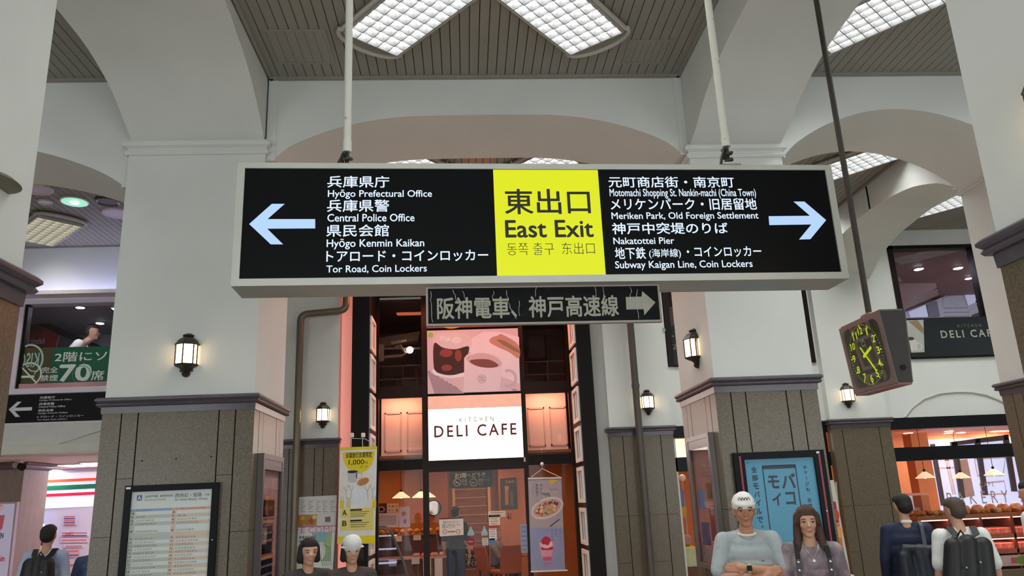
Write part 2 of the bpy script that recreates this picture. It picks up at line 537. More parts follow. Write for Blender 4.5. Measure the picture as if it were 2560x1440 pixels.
long_arch(XR3a + .01, XR3b - .01, ROW2[1] - .02, BACK, pr3, pr3)

# ------------------------------------------------------------------ pillars: granite base, grey moulding, plaster shaft, impost
TRIM_P = [(-.02, 2.64), (.018, 2.64), (.022, 2.70), (.045, 2.705), (.056, 2.72), (.045, 2.737), (.05, 2.74), (.066, 2.755), (.066, 2.77), (.05, 2.785), (-.02, 2.785)]
def impost(z0, zh=0.15):
    return [(-.01, z0), (.02, z0), (.036, z0 + .02), (.036, z0 + .035), (.012, z0 + .05), (.012, z0 + .07), (.05, z0 + .092), (.055, z0 + .118), (.03, z0 + .132), (.03, z0 + zh), (-.01, z0 + zh)]
def stone_face(parent, p0, du, normal, width, fr, z1=2.645, joints=((2.05, 1.05), (1.55, .62))):
    """granite slabs on one face; p0 = lower left corner, du = unit direction"""
    p0 = Vector(p0); du = Vector(du); nn = Vector(normal)
    edges = [0.0] + list(fr) + [1.0]
    for k in range(len(edges) - 1):
        a, b_ = edges[k] * width, edges[k + 1] * width
        if k: a += .006
        if k < len(edges) - 2: b_ -= .006
        js = [0.0] + sorted(joints[0] if k in (1, 3) else joints[1]) + [z1]
        for i in range(len(js) - 1):
            q = [p0 + du * a + Vector((0, 0, js[i] + (.002 if i else 0))), p0 + du * b_ + Vector((0, 0, js[i] + (.002 if i else 0))),
                 p0 + du * b_ + Vector((0, 0, js[i + 1] - .002)), p0 + du * a + Vector((0, 0, js[i + 1] - .002))]
            B().extrude(q, nn * (.022 + .001 * ((k + i) % 2))).obj('stone_panel', M_STONE, parent)
def pillar(x0, x1, y0, y1, z_imp, label, frx=(.127, .236, .768, .877), fry=(.15, .28, .72, .85), top=5.9):
    t = thing('pillar', label, 'pillar', ((x0 + x1) / 2, (y0 + y1) / 2, 0))
    B().box(x0 + .012, x1 - .012, y0 + .012, y1 - .012, 0, 2.66).obj('stone_core', M_STONECORE, t)
    B().box(x0, x1, y0, y1, 2.66, z_imp + .05).obj('shaft', M_PLASTER, t)
    B().box(x0 + .03, x1 - .03, y0 + .03, y1 - .03, z_imp + .05, TOPZ).obj('shaft', M_PLASTER, t)
    B().rect(x0, x1, y0, y1, TRIM_P).obj('moulding', M_TRIM, t, smooth=True)
    B().rect(x0, x1, y0, y1, impost(z_imp)).obj('impost', M_PLASTER, t, smooth=True)
    s = .012
    stone_face(t, (x0 + s - .02, y0 + s, 0), (1, 0, 0), (0, -1, 0), x1 - x0 - 2 * s + .04, frx)
    stone_face(t, (x1 - s, y0 + s - .018, 0), (0, 1, 0), (1, 0, 0), y1 - y0 - 2 * s + .036, fry)
    stone_face(t, (x0 + s, y1 - s + .018, 0), (0, -1, 0), (-1, 0, 0), y1 - y0 - 2 * s + .036, fry)
    stone_face(t, (x1 - s + .02, y1 - s, 0), (-1, 0, 0), (0, 1, 0), x1 - x0 - 2 * s + .04, frx)
    return t
FR2 = (.149, .294, .692, .838)
pl2 = pillar(XL2a, XL2b, *ROW2, 5.24, 'broad granite-based pillar carrying the framed timetable and a lit lantern')
pillar(XR2a, XR2b, *ROW2, 5.12, 'granite-based pillar with the blue phone poster, behind the couple', frx=FR2)
pillar(XL2a, XL2b, ROW1[0], 3.445, 5.24, 'near pillar cut by the picture edge beside the long arrow sign, blank shaft')
pillar(XR2a, XR2b, 2.05, 3.205, 5.12, 'near pillar beyond the hanging clock, its shaft warmed by a lantern', frx=FR2)
pillar(XR3a, XR3b, *ROW2, 5.12, 'slim-looking pillar beside the bakery window, behind the clock', frx=FR2)
for x_ in (355, 440, 528):
    q = at(x_, 1152 - (x_ - 355) * .06, ROW2[0] - .012)
    B().cyl((q.x, q.y - .001, q.z), (q.x, q.y + .003, q.z), .008, n=10).obj('bolt_hole', M_STONECORE, pl2)
# pilasters on the rear wall (granite base + shaft)
def pilaster(x0, x1, label, fr=(.2, .8), y0=12.6):
    t = thing('pilaster', label, 'pilaster', ((x0 + x1) / 2, y0, 0))
    y1 = BACK - .002
    B().box(x0 + .012, x1 - .012, y0 + .012, y1, 0, 2.66).obj('stone_core', M_STONECORE, t)
    B().box(x0, x1, y0, y1, 2.66, 5.3).obj('shaft', M_PLASTER, t)
    B().rect(x0, x1, y0, y1 - .07, TRIM_P).obj('moulding', M_TRIM, t, smooth=True)
    stone_face(t, (x0 + .012 - .02, y0 + .012, 0), (1, 0, 0), (0, -1, 0), x1 - x0 - .024 + .04, fr, joints=((1.4,), (1.4, .7)))
    stone_face(t, (x1 - .012, y0 + .012 - .018, 0), (0, 1, 0), (1, 0, 0), y1 - y0, (.5,), joints=((1.4,), (1.4,)))
    stone_face(t, (x0 + .012, y1, 0), (0, -1, 0), (-1, 0, 0), y1 - y0, (.5,), joints=((1.4,), (1.4,)))
    return t
pilaster(-3.0, -2.03, 'granite-based pilaster between the steel drainpipe and the yellow banner', (.13, .24, .64, .78))
pilaster(2.34, 3.36, 'granite-based pilaster behind the dark drainpipe, beside the black shop jamb', (.2, .45, .8))
pilaster(6.03, 7.02, 'granite-based pilaster with a lantern, between the blue poster and the bakery', (.18, .8))

# ------------------------------------------------------------------ rear wall with its openings
wb = struct('wall_back', (0, BACK, 0))
def wall(x0, x1, z0, z1, y0=BACK, y1=BACK + .18, m=M_PLASTER, name='wall_panel'):
    return B().box(x0, x1, y0, y1, z0, z1).obj(name, m, wb)
wall(-10.5, XL2b, 5.2, TOPZ)                    # over the store window
wall(-10.5, -7.22, 2.7, 5.2)
wall(-7.22, -3.6, 2.7, 3.68)
wall(-3.6, -2.0, 0, 5.2)
wall(-2.0, -1.81, 0, 5.2)
wall(2.12, 3.44, 0, 5.82)
wall(XL2b, 2.12, 5.4, TOPZ)
wall(2.12, XR2a, 5.82, TOPZ)
wall(XR2a, 10.9, 5.82, TOPZ)
wall(3.44, 6.0, 2.78, 3.77)
wall(6.0, 7.65, 2.78, 5.82)
wall(7.65, 9.33, 2.78, 3.77)
wall(9.33, 10.9, 0, 5.82)
# side closures of the hall, plus an end wall added for shade
wl = struct('wall_left'); B().box(-10.6, -10.5, -4, 18.5, 0, TOPZ).obj('wall_panel', M_PLASTER, wl)
wr = struct('wall_right'); B().box(11, 11.1, -4, BACK, 0, TOPZ).obj('wall_panel', M_PLASTER, wr)
wf = struct('wall_front_shade', (0, -4, 0)); B().box(-10.5, 11, -4.1, -4, 3.9, TOPZ).obj('added_shade_wall', M_PLASTER, wf)  # unseen wall, added to darken the upper hall
# arched relief line over the bakery window
ar = [at(x, y, BACK) for x, y in ((2262, 1043), (2280, 1020), (2310, 997), (2350, 984), (2390, 980), (2430, 981), (2465, 988), (2500, 1002), (2535, 1025), (2560, 1046))]
tr = struct('trim_2', (8.3, BACK, 2.8)); B().tube([(p.x, BACK - .002, p.z) for p in ar], .018, 8).obj('arched_bead', mat('bead_shadow', '#b9bbb2', .7), tr, smooth=True)

# ------------------------------------------------------------------ crossed louvre lights in the ceiling
M_TUBE = mat('light_diffuser', '#ffffff', 0.5, 0.0, emit='#fbfdfb', es=FIX_STRENGTH)
M_TUBEF = mat('light_diffuser_rear', '#ffffff', 0.5, 0.0, emit='#fbfdfb', es=FIX_REAR)
M_TUBEW = mat('light_diffuser_warm', '#ffffff', 0.5, 0.0, emit='#fff6d8', es=FIX_REAR * .5)
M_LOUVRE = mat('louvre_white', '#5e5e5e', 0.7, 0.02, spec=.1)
M_RIM = mat('light_rim', '#b8b5ac', 0.5, 0.03)
def louvre_light(cx, cy, ang, label, r0=0.5, r1=1.72, w=0.60, tube=None, z=ZC, group='crossed louvre lights in the vault ceilings'):
    """one arm of a crossed light: runs from r0 to r1 out of the bay centre, with a bowed outer end"""
    t = thing('ceiling_light', label, 'ceiling light', (cx, cy, z), ang, group=None)
    h = w / 2; Z0 = -.012
    B().box(r0, r1, -h, h, Z0 - .002, Z0 + .002).obj('diffuser', tube or M_TUBE, t, local=True)
    nb, na = 5, max(4, int((r1 - r0) / .12))
    for i in range(nb + 1):
        v = -h + w * i / nb
        B().box(r0, r1, v - .0035, v + .0035, Z0 - .07, Z0 - .002).obj('louvre_blade', M_LOUVRE, t, local=True)
    for i in range(na + 1):
        u = r0 + (r1 - r0) * i / na
        B().box(u - .0035, u + .0035, -h, h, Z0 - .07, Z0 - .002).obj('louvre_blade', M_LOUVRE, t, local=True)
    for q_ in ((r0 - .012, r1, -h - .012, -h - .004), (r0 - .012, r1, h + .004, h + .012), (r0 - .012, r0 - .004, -h - .004, h + .004), (r1, r1 + .004, -h - .004, h + .004)):
        B().box(*q_, Z0 - .072, .0).obj('side_plate', M_RIM, t, local=True)
    # bowed end plate and rim
    n = 12; arc = [(r1 + .16 * math.cos(math.pi * (i / n - .5)), (h + .02) * math.sin(math.pi * (i / n - .5))) for i in range(n + 1)]
    B().extrude([(a, b_, Z0 - .03) for a, b_ in [(r1 + .004, -h)] + arc + [(r1 + .004, h)]], (0, 0, .03)).obj('end_plate', M_BOARD, t, local=True)
    path = [(r0, -h - .03, -.04)] + [(r1, -h - .03, -.04)] + [(a * 1.0 + .02, b_ * 1.09, -.04) for a, b_ in arc] + [(r1, h + .03, -.04), (r0, h + .03, -.04)]
    B().tube(path, .026, 8).obj('rim', M_RIM, t, smooth=True, local=True)
    return t
def crossed(cx, cy, where, arms=(0, 1, 2, 3), **k):
    A = {0: 130, 1: 50, 2: 230, 3: 310}
    W = {0: 'rear arm towards the store', 1: 'rear arm towards the bakery', 2: 'street arm on the store side', 3: 'street arm on the bakery side'}
    for a in arms:
        louvre_light(cx, cy, math.radians(A[a]), 'louvred ceiling light %s, %s' % (where, W[a]), **k)
crossed(.29, 5.4, 'over the long sign')
crossed(4.78, 5.4, 'over the clock')
crossed(4.78, 10.65, 'before the bakery', tube=M_TUBEF)
crossed(.29, 10.65, 'before the cafe', tube=M_TUBEF)
crossed(-5.75, 5.4, 'before the store', (0, 1))
crossed(8.5, 10.65, 'beyond the far pilaster', tube=M_TUBEF)
# ------------------------------------------------------------------ the long lit direction sign
def glow(key, color, es=1.0, base='#202020'):
    return mat(key, base, 0.4, 0.0, emit=color, es=es)
M_SIGNW = glow('sign_white_light', '#dcebff', 1.05)
M_SIGNA = glow('sign_arrow_light', '#b4d4fb', 1.0)
M_SIGNY = glow('sign_yellow_light', '#e2ea00', 0.95, '#303000')
M_INK = mat('sign_ink', '#141310', 0.5, 0.0)
M_FACE = mat('sign_black_face', '#08090b', 0.35, 0.05, 3, spec=.12)
sA, sB = at(613, 421, 4.0), at(2062, 424, 4.15)
SP = Plane(sA, (sB.x - sA.x, sB.y - sA.y, 0))
u1s = (sB - sA).dot(SP.u); vb = -0.634
sign = thing('direction_sign', 'long hanging lightbox sign with white arrows and a yellow east exit panel', 'sign', SP.pt(u1s / 2, vb - .04, -.12))
def slab(pl, name, u0, v0, u1, v1, h0, h1, m, parent):
    return B().extrude([pl.pt(u0, v0, h0), pl.pt(u1, v0, h0), pl.pt(u1, v1, h0), pl.pt(u0, v1, h0)], pl.n * (h1 - h0)).obj(name, m, parent)
f = .04
slab(SP, 'housing', -f, vb - f, u1s + f, .032, -.245, -.012, M_ALU, sign)
for nm, q in (('frame_bar', (-f, vb - f, u1s + f, vb)), ('frame_bar', (-f, 0, u1s + f, .032)), ('frame_bar', (-f, vb, 0, 0)), ('frame_bar', (u1s, vb, u1s + f, 0))):
    slab(SP, nm, *q, -.012, .006, M_ALU, sign)
slab(SP, 'face_panel', 0, vb, u1s, 0, -.011, -.004, M_FACE, sign)
uy0 = SP.uv(1238, 560)[0]; uy1 = SP.uv(1505, 560)[0]
slab(SP, 'exit_panel', uy0, vb, uy1, -.002, -.004, -.0025, M_SIGNY, sign)
SH = dict(h=-.0035, th=.0008)
def sz(x, y, ox=580, oy=390, s=3.879):
    return ox + x / s, oy + y / s
def arrow(pts, ox, oy, s, m, parent, pl, h):
    poly(pl, 'arrow', [pl.uv(ox + x / s, oy + y / s) for x, y in pts], m, parent, h)
arrow(((165, 658), (385, 462), (510, 462), (343, 610), (806, 610), (806, 700), (340, 703), (495, 855), (375, 855)), 580, 390, 3.879, M_SIGNA, sign, SP, -.0035)
arrow(((2273, 620), (2062, 440), (1957, 440), (2117, 578), (1715, 582), (1722, 668), (2130, 662), (2010, 808), (2120, 805)), 1480, 390, 3.879, M_SIGNA, sign, SP, -.0035)
for s, a, b_, c, d, bo in (('兵庫県庁', 925, 190, 1525, 305, .012), ('Hyōgo Prefectural Office', 930, 325, 1940, 415, .012), ('兵庫県警', 922, 420, 1525, 540, .012),
                       ('Central Police Office', 925, 557, 1770, 635, .012), ('県民会館', 915, 660, 1522, 782, .012), ('Hyōgo Kenmin Kaikan', 918, 797, 1865, 905, .012),
                       ('トアロード・コインロッカー', 915, 905, 2487, 1028, .014), ('Tor Road, Coin Lockers', 915, 1050, 1890, 1140, .012)):
    text_px(SP, s, *sz(a, b_), *sz(c, d), M_SIGNW, sign, bold=bo, slant=True, **SH)
for s, a, b_, c, d, bo in (('元町商店街・南京町', 155, 195, 1385, 305, .012), ('Motomachi Shopping St. Nankin-machi (China Town)', 168, 315, 1598, 412, .012),
                       ('メリケンパーク・旧居留地', 175, 405, 1605, 523, .014), ('Meriken Park, Old Foreign Settlement', 187, 540, 1622, 630, .012),
                       ('神戸中突堤のりば', 190, 640, 1325, 758, .014), ('Nakatottei Pier', 205, 785, 802, 855, .012),
                       ('地下鉄', 218, 880, 527, 1000, .014), ('(海岸線)', 550, 895, 868, 995, .008), ('・コインロッカー', 915, 872, 1650, 980, .014), ('Subway Kaigan Line, Coin Lockers', 222, 1005, 1565, 1110, .012)):
    text_px(SP, s, *sz(a, b_, 1480), *sz(c, d, 1480), M_SIGNW, sign, bold=bo, slant=True, **SH)
SH2 = dict(h=-.002, th=.0008)
text_px(SP, '東出口', 1260, 472, 1478, 535, M_INK, sign, bold=.012, **SH2)
text_px(SP, 'East Exit', 1262, 550, 1485, 593, M_INK, sign, bold=.016, **SH2)
text_px(SP, '동쪽 출구', 1267, 607, 1386, 637, M_INK, sign, bold=-.012, **SH2)
text_px(SP, '东出口', 1404, 606, 1488, 635, M_INK, sign, bold=-.012, **SH2)
# hanger pipes with lashed cable ends
M_PIPE = mat('rusty_white_pipe', '#c4c3b8', 0.6, scale=22, color2='#7d6a54', thr=(0.27, 0.33), detail=6)
M_CABLE = mat('black_cable_tape', '#241f19', 0.6, .3, 30, bump=.5)
def hanger(px, py, label, seed):
    rnd = random.Random(seed)
    p = at(px, py, SP.pt(0, 0, -.12).y + .03)
    topz = SP.pt(0, .03).z
    t = thing('hanger_pipe', label, 'pipe', (p.x, p.y, topz))
    B().cyl((p.x, p.y, topz + .17), (p.x, p.y, ZC + .02), .0225).obj('pipe', M_PIPE, t, smooth=True)
    B().cyl((p.x, p.y, topz + .13), (p.x, p.y, topz + .2), .0255).obj('coupling', M_PIPE, t, smooth=True)
    B().cyl((p.x, p.y, topz - .01), (p.x, p.y, topz + .14), .012).obj('hanger_rod', M_CABLE, t)
    path = [(p.x + .028 * math.cos(k * 1.3), p.y + .028 * math.sin(k * 1.3) - .004, topz + .005 + k * .0085) for k in range(14)]
    B().tube(path, .010, 7).obj('cable_lashing', M_CABLE, t, smooth=True)
    B().tube([(p.x - .055, p.y - .02, topz), (p.x - .045, p.y - .02, topz + .05), (p.x - .02, p.y - .01, topz + .11), (p.x + .005, p.y, topz + .15)], .009, 7).obj('cable', M_CABLE, t, smooth=True)
    B().box(p.x - .05, p.x + .06, p.y - .05, p.y + .05, topz + .0, topz + .012).obj('foot_plate', M_ALU, t)
hanger(868, 360, 'rust-spotted white hanger pipe with cable over the leftward arrow half of the sign'.replace('leftward', 'police office'), 1)
hanger(1813, 345, 'rust-spotted white hanger pipe with cable over the pier and subway half of the sign', 2)

# ------------------------------------------------------------------ small black sign hung below it
QP = Plane(SP.pt(0, 0, -.06), SP.u)
M_FILM = mat('wrinkled_black_film', '#050606', 0.3, .2, 3, bump=.2, bscale=14, spec=.12)
M_SIGNG = mat('faded_lettering', '#8d8c7e', 0.5, .06, 20)
M_SHINE = mat('painted_crease_shine', '#9aa09c', 0.25, .4, 60)
qa, qb, qc, qd = QP.uv(1069, 722), QP.uv(1643, 714.6), QP.uv(1650.5, 800.8), QP.uv(1072, 807.6)
small = thing('direction_sign', 'black film-wrapped railway line sign with a grey arrow, hung under the lightbox', 'sign', QP.pt((qa[0] + qb[0]) / 2, qd[1], 0))
U0, U1, V0, V1 = (qa[0] + qd[0]) / 2, (qb[0] + qc[0]) / 2, (qc[1] + qd[1]) / 2, (qa[1] + qb[1]) / 2
V1 = min(V1, vb - f - .004)
slab(QP, 'back_board', U0 - .012, V0 - .012, U1 + .012, vb - f - .001, -.03, 0, mat('sign_border', '#8d857c', .5), small)
slab(QP, 'face_film', U0, V0, U1, V1, 0, .002, M_FILM, small)
text_px(QP, '阪神電車、神戸高速線', 1092, 744, 1548, 791, M_SIGNG, small, bold=.02, h=.0025)
arrow(((2088, 215), (2250, 210), (2255, 155), (2390, 270), (2278, 400), (2270, 338), (2095, 342)), 1050, 690, 4.063, M_SIGNG, small, QP, .0025)
rnd = random.Random(7)
for a, b_, n in (((1133, 725), (1145, 760), 5), ((1158, 728), (1170, 765), 5), ((1234, 728), (1232, 752), 4), ((1264, 726), (1275, 770), 6), ((1275, 765), (1290, 798), 6), ((1298, 752), (1300, 790), 4),
                 ((1340, 718), (1338, 742), 4), ((1488, 718), (1489, 752), 3), ((1507, 718), (1508, 740), 3), ((1576, 718), (1577, 748), 3), ((1592, 724), (1595, 798), 5), ((1076, 728), (1080, 806), 7)):
    pts = [QP.uv(a[0] + (b_[0] - a[0]) * k / n + rnd.uniform(-2.5, 2.5), a[1] + (b_[1] - a[1]) * k / n) for k in range(n + 1)]
    stroke(QP, 'wrinkle_shine', pts, .0028, M_SHINE, small, .003)  # pale strokes paint the shine along the film creases

# ------------------------------------------------------------------ hanging wedge clock
ck = thing('hanging_clock', 'dark brown wedge-shaped station clock with yellow-green numerals hung on a pole', 'clock', (2.942, 5.3, 2.37))
M_CLK = mat('clock_brown', '#6b5a55', 0.45, .06, 8)
M_CLKS = mat('clock_dark_side', '#2b2723', 0.5, .1, 8)
M_DIAL = mat('clock_dial', '#1d3028', 0.25, .15, 6)
M_NUM = glow('clock_luminous', '#c9dd0e', .85, '#606a10')
y0c, y1c, zb, zt = 5.0, 5.59, 2.37, 2.865
sec = [(2.853, zt), (3.031, zt), (2.996, zb), (2.896, zb)]
B().extrude([(x, y0c, z) for x, z in sec], (0, y1c - y0c, 0)).obj('case', M_CLKS, ck)
B().box(2.86, 3.024, y0c + .01, y1c - .01, zt, zt + .012).obj('top_cover', M_CLK, ck)
B().box(2.895, 2.997, y0c + .005, y1c - .005, zb - .014, zb).obj('bottom_tray', mat('clock_tray', '#8a5f58', .4), ck)
for side in (0, 1):
    if side == 0:
        CP = Plane((2.853 + .043, y1c, zb), (0, -1, 0), (-.043, 0, zt - zb))
    else:
        CP = Plane((3.031 - .035, y0c, zb), (0, 1, 0), (.035, 0, zt - zb))
    W, Hh = y1c - y0c, math.hypot(.043, zt - zb)
    def rrect(u0, v0, u1, v1, r, n=6):
        o = []
        for cx, cy, a in ((u1 - r, v0 + r, -90), (u1 - r, v1 - r, 0), (u0 + r, v1 - r, 90), (u0 + r, v0 + r, 180)):
            o += [(cx + r * math.cos(math.radians(a + 90 * k / n)), cy + r * math.sin(math.radians(a + 90 * k / n))) for k in range(n + 1)]
        return o
    poly(CP, 'face_frame', [(0, 0), (W, 0), (W, Hh), (0, Hh)], M_CLK, ck, 0, .006)
    poly(CP, 'dial', rrect(.05, .03, W - .05, Hh - .03, .07), M_DIAL, ck, .006, .002)
    if side == 0:
        cu, cv, R = W / 2, Hh / 2 - .002, .205
        for k in range(60):
            a = math.radians(90 - 6 * k); c, s = math.cos(a), math.sin(a)
            L, w = (.02, .009) if k % 5 == 0 else (.009, .0028)
            d1, d0 = R + .012, R + .012 - L
            stroke(CP, 'minute_mark', [(cu + c * d0, cv + s * d0), (cu + c * d1, cv + s * d1)], w, M_NUM, ck, .0085)
        for k in range(1, 13):
            a = math.radians(90 - 30 * k); r = R - .032
            x, y = cu + r * math.cos(a), cv + r * math.sin(a); w = .008 if k == 1 else .019 if k < 10 else .03
            text(CP, str(k), x - w, y - .026, x + w, y + .026, M_NUM, ck, h=.0085, bold=.016, name='numeral')
        text(CP, 'JR', cu - .03, cv + .075, cu + .03, cv + .115, mat('clock_logo', '#5f8f96', .5), ck, h=.0085, bold=.02)
        rectuv(CP, 'maker_plate', cu - .022, cv + .058, cu + .022, cv + .07, mat('clock_logo', '#5f8f96', .5), ck, .0085)
        for nm, deg, l0, l1, w in (('hour_hand', 70, -.035, .105, .020), ('minute_hand', 144, -.075, .165, .013)):
            a = math.radians(90 - deg)
            stroke(CP, nm, [(cu + l0 * math.cos(a), cv + l0 * math.sin(a)), (cu + l1 * math.cos(a), cv + l1 * math.sin(a))], w, M_NUM, ck, .012 if nm[0] == 'h' else .014, .002)
        ell(CP, 'hub', cu, cv, .012, .012, M_NUM, ck, .016, .003)
        poly(CP, 'glass', rrect(.05, .03, W - .05, Hh - .03, .07), glass('clock_glass', .03), ck, .022, .001)
B().cyl((2.95, y0c - .006, 2.47), (2.95, y0c + .002, 2.47), .02).obj('side_knob', M_BLACK, ck)
B().bevbox(2.9, 2.985, 5.24, 5.36, zt + .012, zt + .05, .012).obj('pole_socket', M_CLK, ck)
B().cyl((2.942, 5.3, zt + .04), (2.942, 5.3, 5.7), .0215).obj('pole', mat('clock_pole', '#3f3a33', .4, .08, 9, metal=.3), ck, smooth=True)
B().cyl((2.942, 5.3, 5.625), (2.942, 5.3, 5.65), .06).obj('ceiling_flange', M_CLKS, ck, smooth=True)

# ------------------------------------------------------------------ wall lanterns
M_LAN = mat('lantern_bronze', '#3a3029', 0.42, .15, 20, metal=.35)
M_LGL = glow('lantern_glass', '#ffd9a4', LANTERN_STRENGTH, '#f0e0c0')
OUT = [(-.102, 0), (-.1, -.035), (-.082, -.085), (0, -.128), (.082, -.085), (.1, -.035), (.102, 0)]
def lan_ring(s, z):
    return [(x * s, y * s, z) for x, y in OUT]
def make_lantern(label):
    t = thing('wall_lantern', label, 'lantern', (0, 0, 0), group='bronze wall lanterns of the concourse')
    B().rings([lan_ring(s, z) for s, z in ((1.06, .098), (1.1, .105), (1.0, .118), (.86, .145), (.62, .168), (.5, .172), (.42, .185))]).obj('cap', M_LAN, t, local=True)
    B().rings([lan_ring(s, z) for s, z in ((.36, .184), (.5, .192), (.5, .2), (.3, .214), (.1, .222))]).obj('top_finial', M_LAN, t, local=True)
    B().rings([lan_ring(s, z) for s, z in ((.3, -.152), (.45, -.13), (.62, -.115), (.98, -.098), (1.08, -.085), (1.0, -.08))]).obj('base', M_LAN, t, local=True)
    B().rings([lan_ring(s, z) for s, z in ((.12, -.2), (.3, -.188), (.4, -.168), (.3, -.15))]).obj('bottom_finial', M_LAN, t, local=True)
    for i in range(1, 6):
        x, y = OUT[i]; B().cyl((x, y, -.085), (x, y, .1), .007, n=8).obj('glazing_bar', M_LAN, t, local=True)
    for i in range(1, 5):
        (x0, y0), (x1, y1) = OUT[i], OUT[i + 1]
        B().extrude([(x0 * .97, y0 * .97, -.082), (x1 * .97, y1 * .97, -.082), (x1 * .97, y1 * .97, .1), (x0 * .97, y0 * .97, .1)], (0, .002, 0)).obj('glass_pane', M_LGL, t, local=True)
    B().box(-.06, .06, -.008, 0, -.15, .17).obj('back_plate', M_LAN, t, local=True)
    return t
lan = make_lantern('bronze wall lantern with lit panes above the timetable pillar moulding')
lan.location = (-2.61, ROW2[0], 3.16)
dup(lan, (XR2a, 7.86, 3.16), math.radians(-90), 'bronze lantern on the poster pillar, on its flank towards the cafe')
dup(lan, (-2.26, 12.6, 3.14), 0, 'bronze lantern on the rear pilaster beside the steel drainpipe')
dup(lan, (3.0, 12.6, 3.16), 0, 'bronze lantern on the rear pilaster beside the dark drainpipe')
dup(lan, (6.38, 12.6, 3.16), 0, 'bronze lantern on the rear pilaster half hidden by the clock')
dup(lan, (XR2a, 2.68, 3.155), math.radians(-90), 'bronze lantern on the near pillar, its glow on the shaft beyond the clock')
# shade of an up-light on the other near pillar
ul = thing('wall_uplight', 'olive metal wall up-light shade on the blank near pillar', 'wall light', (XL2b, 2.5, 3.3))
pa = at_x(25, 460, XL2b + .06)
B().rings([[(XL2b + s * .1 * math.cos(a), pa.y - .02 + s * .13 * math.sin(a), pa.z + z) for a in [math.pi * (i / 12 - .5) for i in range(13)]] for s, z in ((.9, -.006), (1.0, 0), (.75, .022), (.3, .036))]).obj('shade', mat('uplight_olive', '#6d6752', .5), ul, smooth=True)

# ------------------------------------------------------------------ drainpipes
def pipe_path(pts, r=.12, n=6):
    out = []
    P = [Vector(p) for p in pts]
    for i, p in enumerate(P):
        if i in (0, len(P) - 1): out.append(p); continue
        a, b_ = (P[i - 1] - p).normalized(), (P[i + 1] - p).normalized()
        s, e = p + a * r, p + b_ * r
        for k in range(n + 1):
            t = k / n; out.append(s * (1 - t) ** 2 + p * 2 * t * (1 - t) + e * t * t)
    return out
dp = thing('drainpipe', 'grey steel drainpipe with a bend, down the pilaster beside the yellow banner', 'pipe', (-2.63, 12.45, 0))
B().tube(pipe_path([(-1.9, 12.45, 5.35), (-1.9, 12.45, 4.83), (-2.63, 12.45, 4.78), (-2.63, 12.45, .01)]), .057, 14).obj('pipe', mat('steel_pipe', '#716a5c', .32, .08, 6, metal=.5), dp, smooth=True)
for z in (3.6, 1.9):
    B().box(-2.66, -2.6, 12.45, 12.61, z, z + .03).obj('bracket', M_CLKS, dp)
dp = thing('drainpipe', 'straight dark grey drainpipe in front of the pilaster by the black shop jamb', 'pipe', (2.78, 12.45, 0))
B().cyl((2.79, 12.45, .01), (2.79, 12.45, 5.75), .058).obj('pipe', mat('dark_pipe', '#54504b', .4, .08, 6, metal=.3), dp, smooth=True)
for z in (3.4, 1.4):
    B().cyl((2.79, 12.45, z), (2.79, 12.45, z + .06), .066).obj('collar', mat('dark_pipe'), dp, smooth=True)

# ------------------------------------------------------------------ glazed cases on the pillars
M_PAPER = mat('paper_white', '#dfe3dd', 0.7, .02, 3)
M_TXT = mat('print_black', '#26262a', .7)
def notice_case(pl, u0, v0, u1, v1, b, label, frame_m, depth=.06, cat='notice case', refl=.02, side=None):
    c = thing('notice_case', label, cat, pl.pt((u0 + u1) / 2, v0, depth / 2))
    slab(pl, 'back_panel', u0, v0, u1, v1, .0125, .03, frame_m, c)
    bt = side or b
    for q in ((u0, v0, u1, v0 + b), (u0, v1 - b, u1, v1), (u0, v0 + b, u0 + bt, v1 - b), (u1 - bt, v0 + b, u1, v1 - b)):
        slab(pl, 'frame_bar', *q, .03, depth, frame_m, c)
    slab(pl, 'glass', u0 + bt, v0 + b, u1 - bt, v1 - b, depth - .012, depth - .009, glass('case_glass_%d' % (refl * 1000), refl), c)
    return c
M_FRB = mat('case_black', '#0d0e13', 0.45, .08, 6, spec=.15)
TP = Plane((0, ROW2[0], 0), (1, 0, 0))
tt = notice_case(TP, -3.055, .62, -2.235, 1.985, .055, 'black framed railway timetable on the broad lantern pillar', M_FRB)
hh = .031
rectuv(TP, 'paper', -3.0, .675, -2.29, 1.93, M_PAPER, tt, hh)
M_TBLUE, M_TORG = mat('table_blue', '#8fa6cc', .7), mat('table_orange', '#e2a98e', .7)
M_TGR, M_TPK = mat('table_greygreen', '#c0c4b6', .7), mat('table_peach', '#dcc3ae', .7)
hq = hh + .001
def tz(x, y): return 300 + x / 5.76, 1190 + y / 5.76
rectuv(TP, 'line_badge', -2.955, 1.853, -2.91, 1.9, mat('badge_blue', '#2d4fa0', .6), tt, hq)
text(TP, 'A', -2.948, 1.858, -2.917, 1.895, M_PAPER, tt, h=hq + .001, bold=.03)
for s, u0, v0, u1, v1 in (('JR神戸線  標準時刻', -2.885, 1.872, -2.64, 1.896), ('JR Kobe Line Timetable', -2.885, 1.847, -2.7, 1.862), ('西明石・姫路', -2.62, 1.865, -2.385, 1.902), ('方面', -2.36, 1.872, -2.32, 1.89), ('for Nishi-Akashi, Himeji', -2.62, 1.832, -2.335, 1.858)):
    text(TP, s, u0, v0, u1, v1, M_TXT, tt, h=hq, bold=.006, res=3)
rectuv(TP, 'header_band', -3.0, 1.757, -2.64, 1.78, M_TBLUE, tt, hq)
rectuv(TP, 'header_band', -2.64, 1.757, -2.29, 1.78, M_TORG, tt, hq)
text(TP, '平 日  Weekdays', -2.95, 1.761, -2.82, 1.776, M_TXT, tt, h=hq + .001, res=1)
text(TP, '土・休日  Saturdays and Holidays', -2.6, 1.761, -2.34, 1.776, M_TXT, tt, h=hq + .001, res=1)
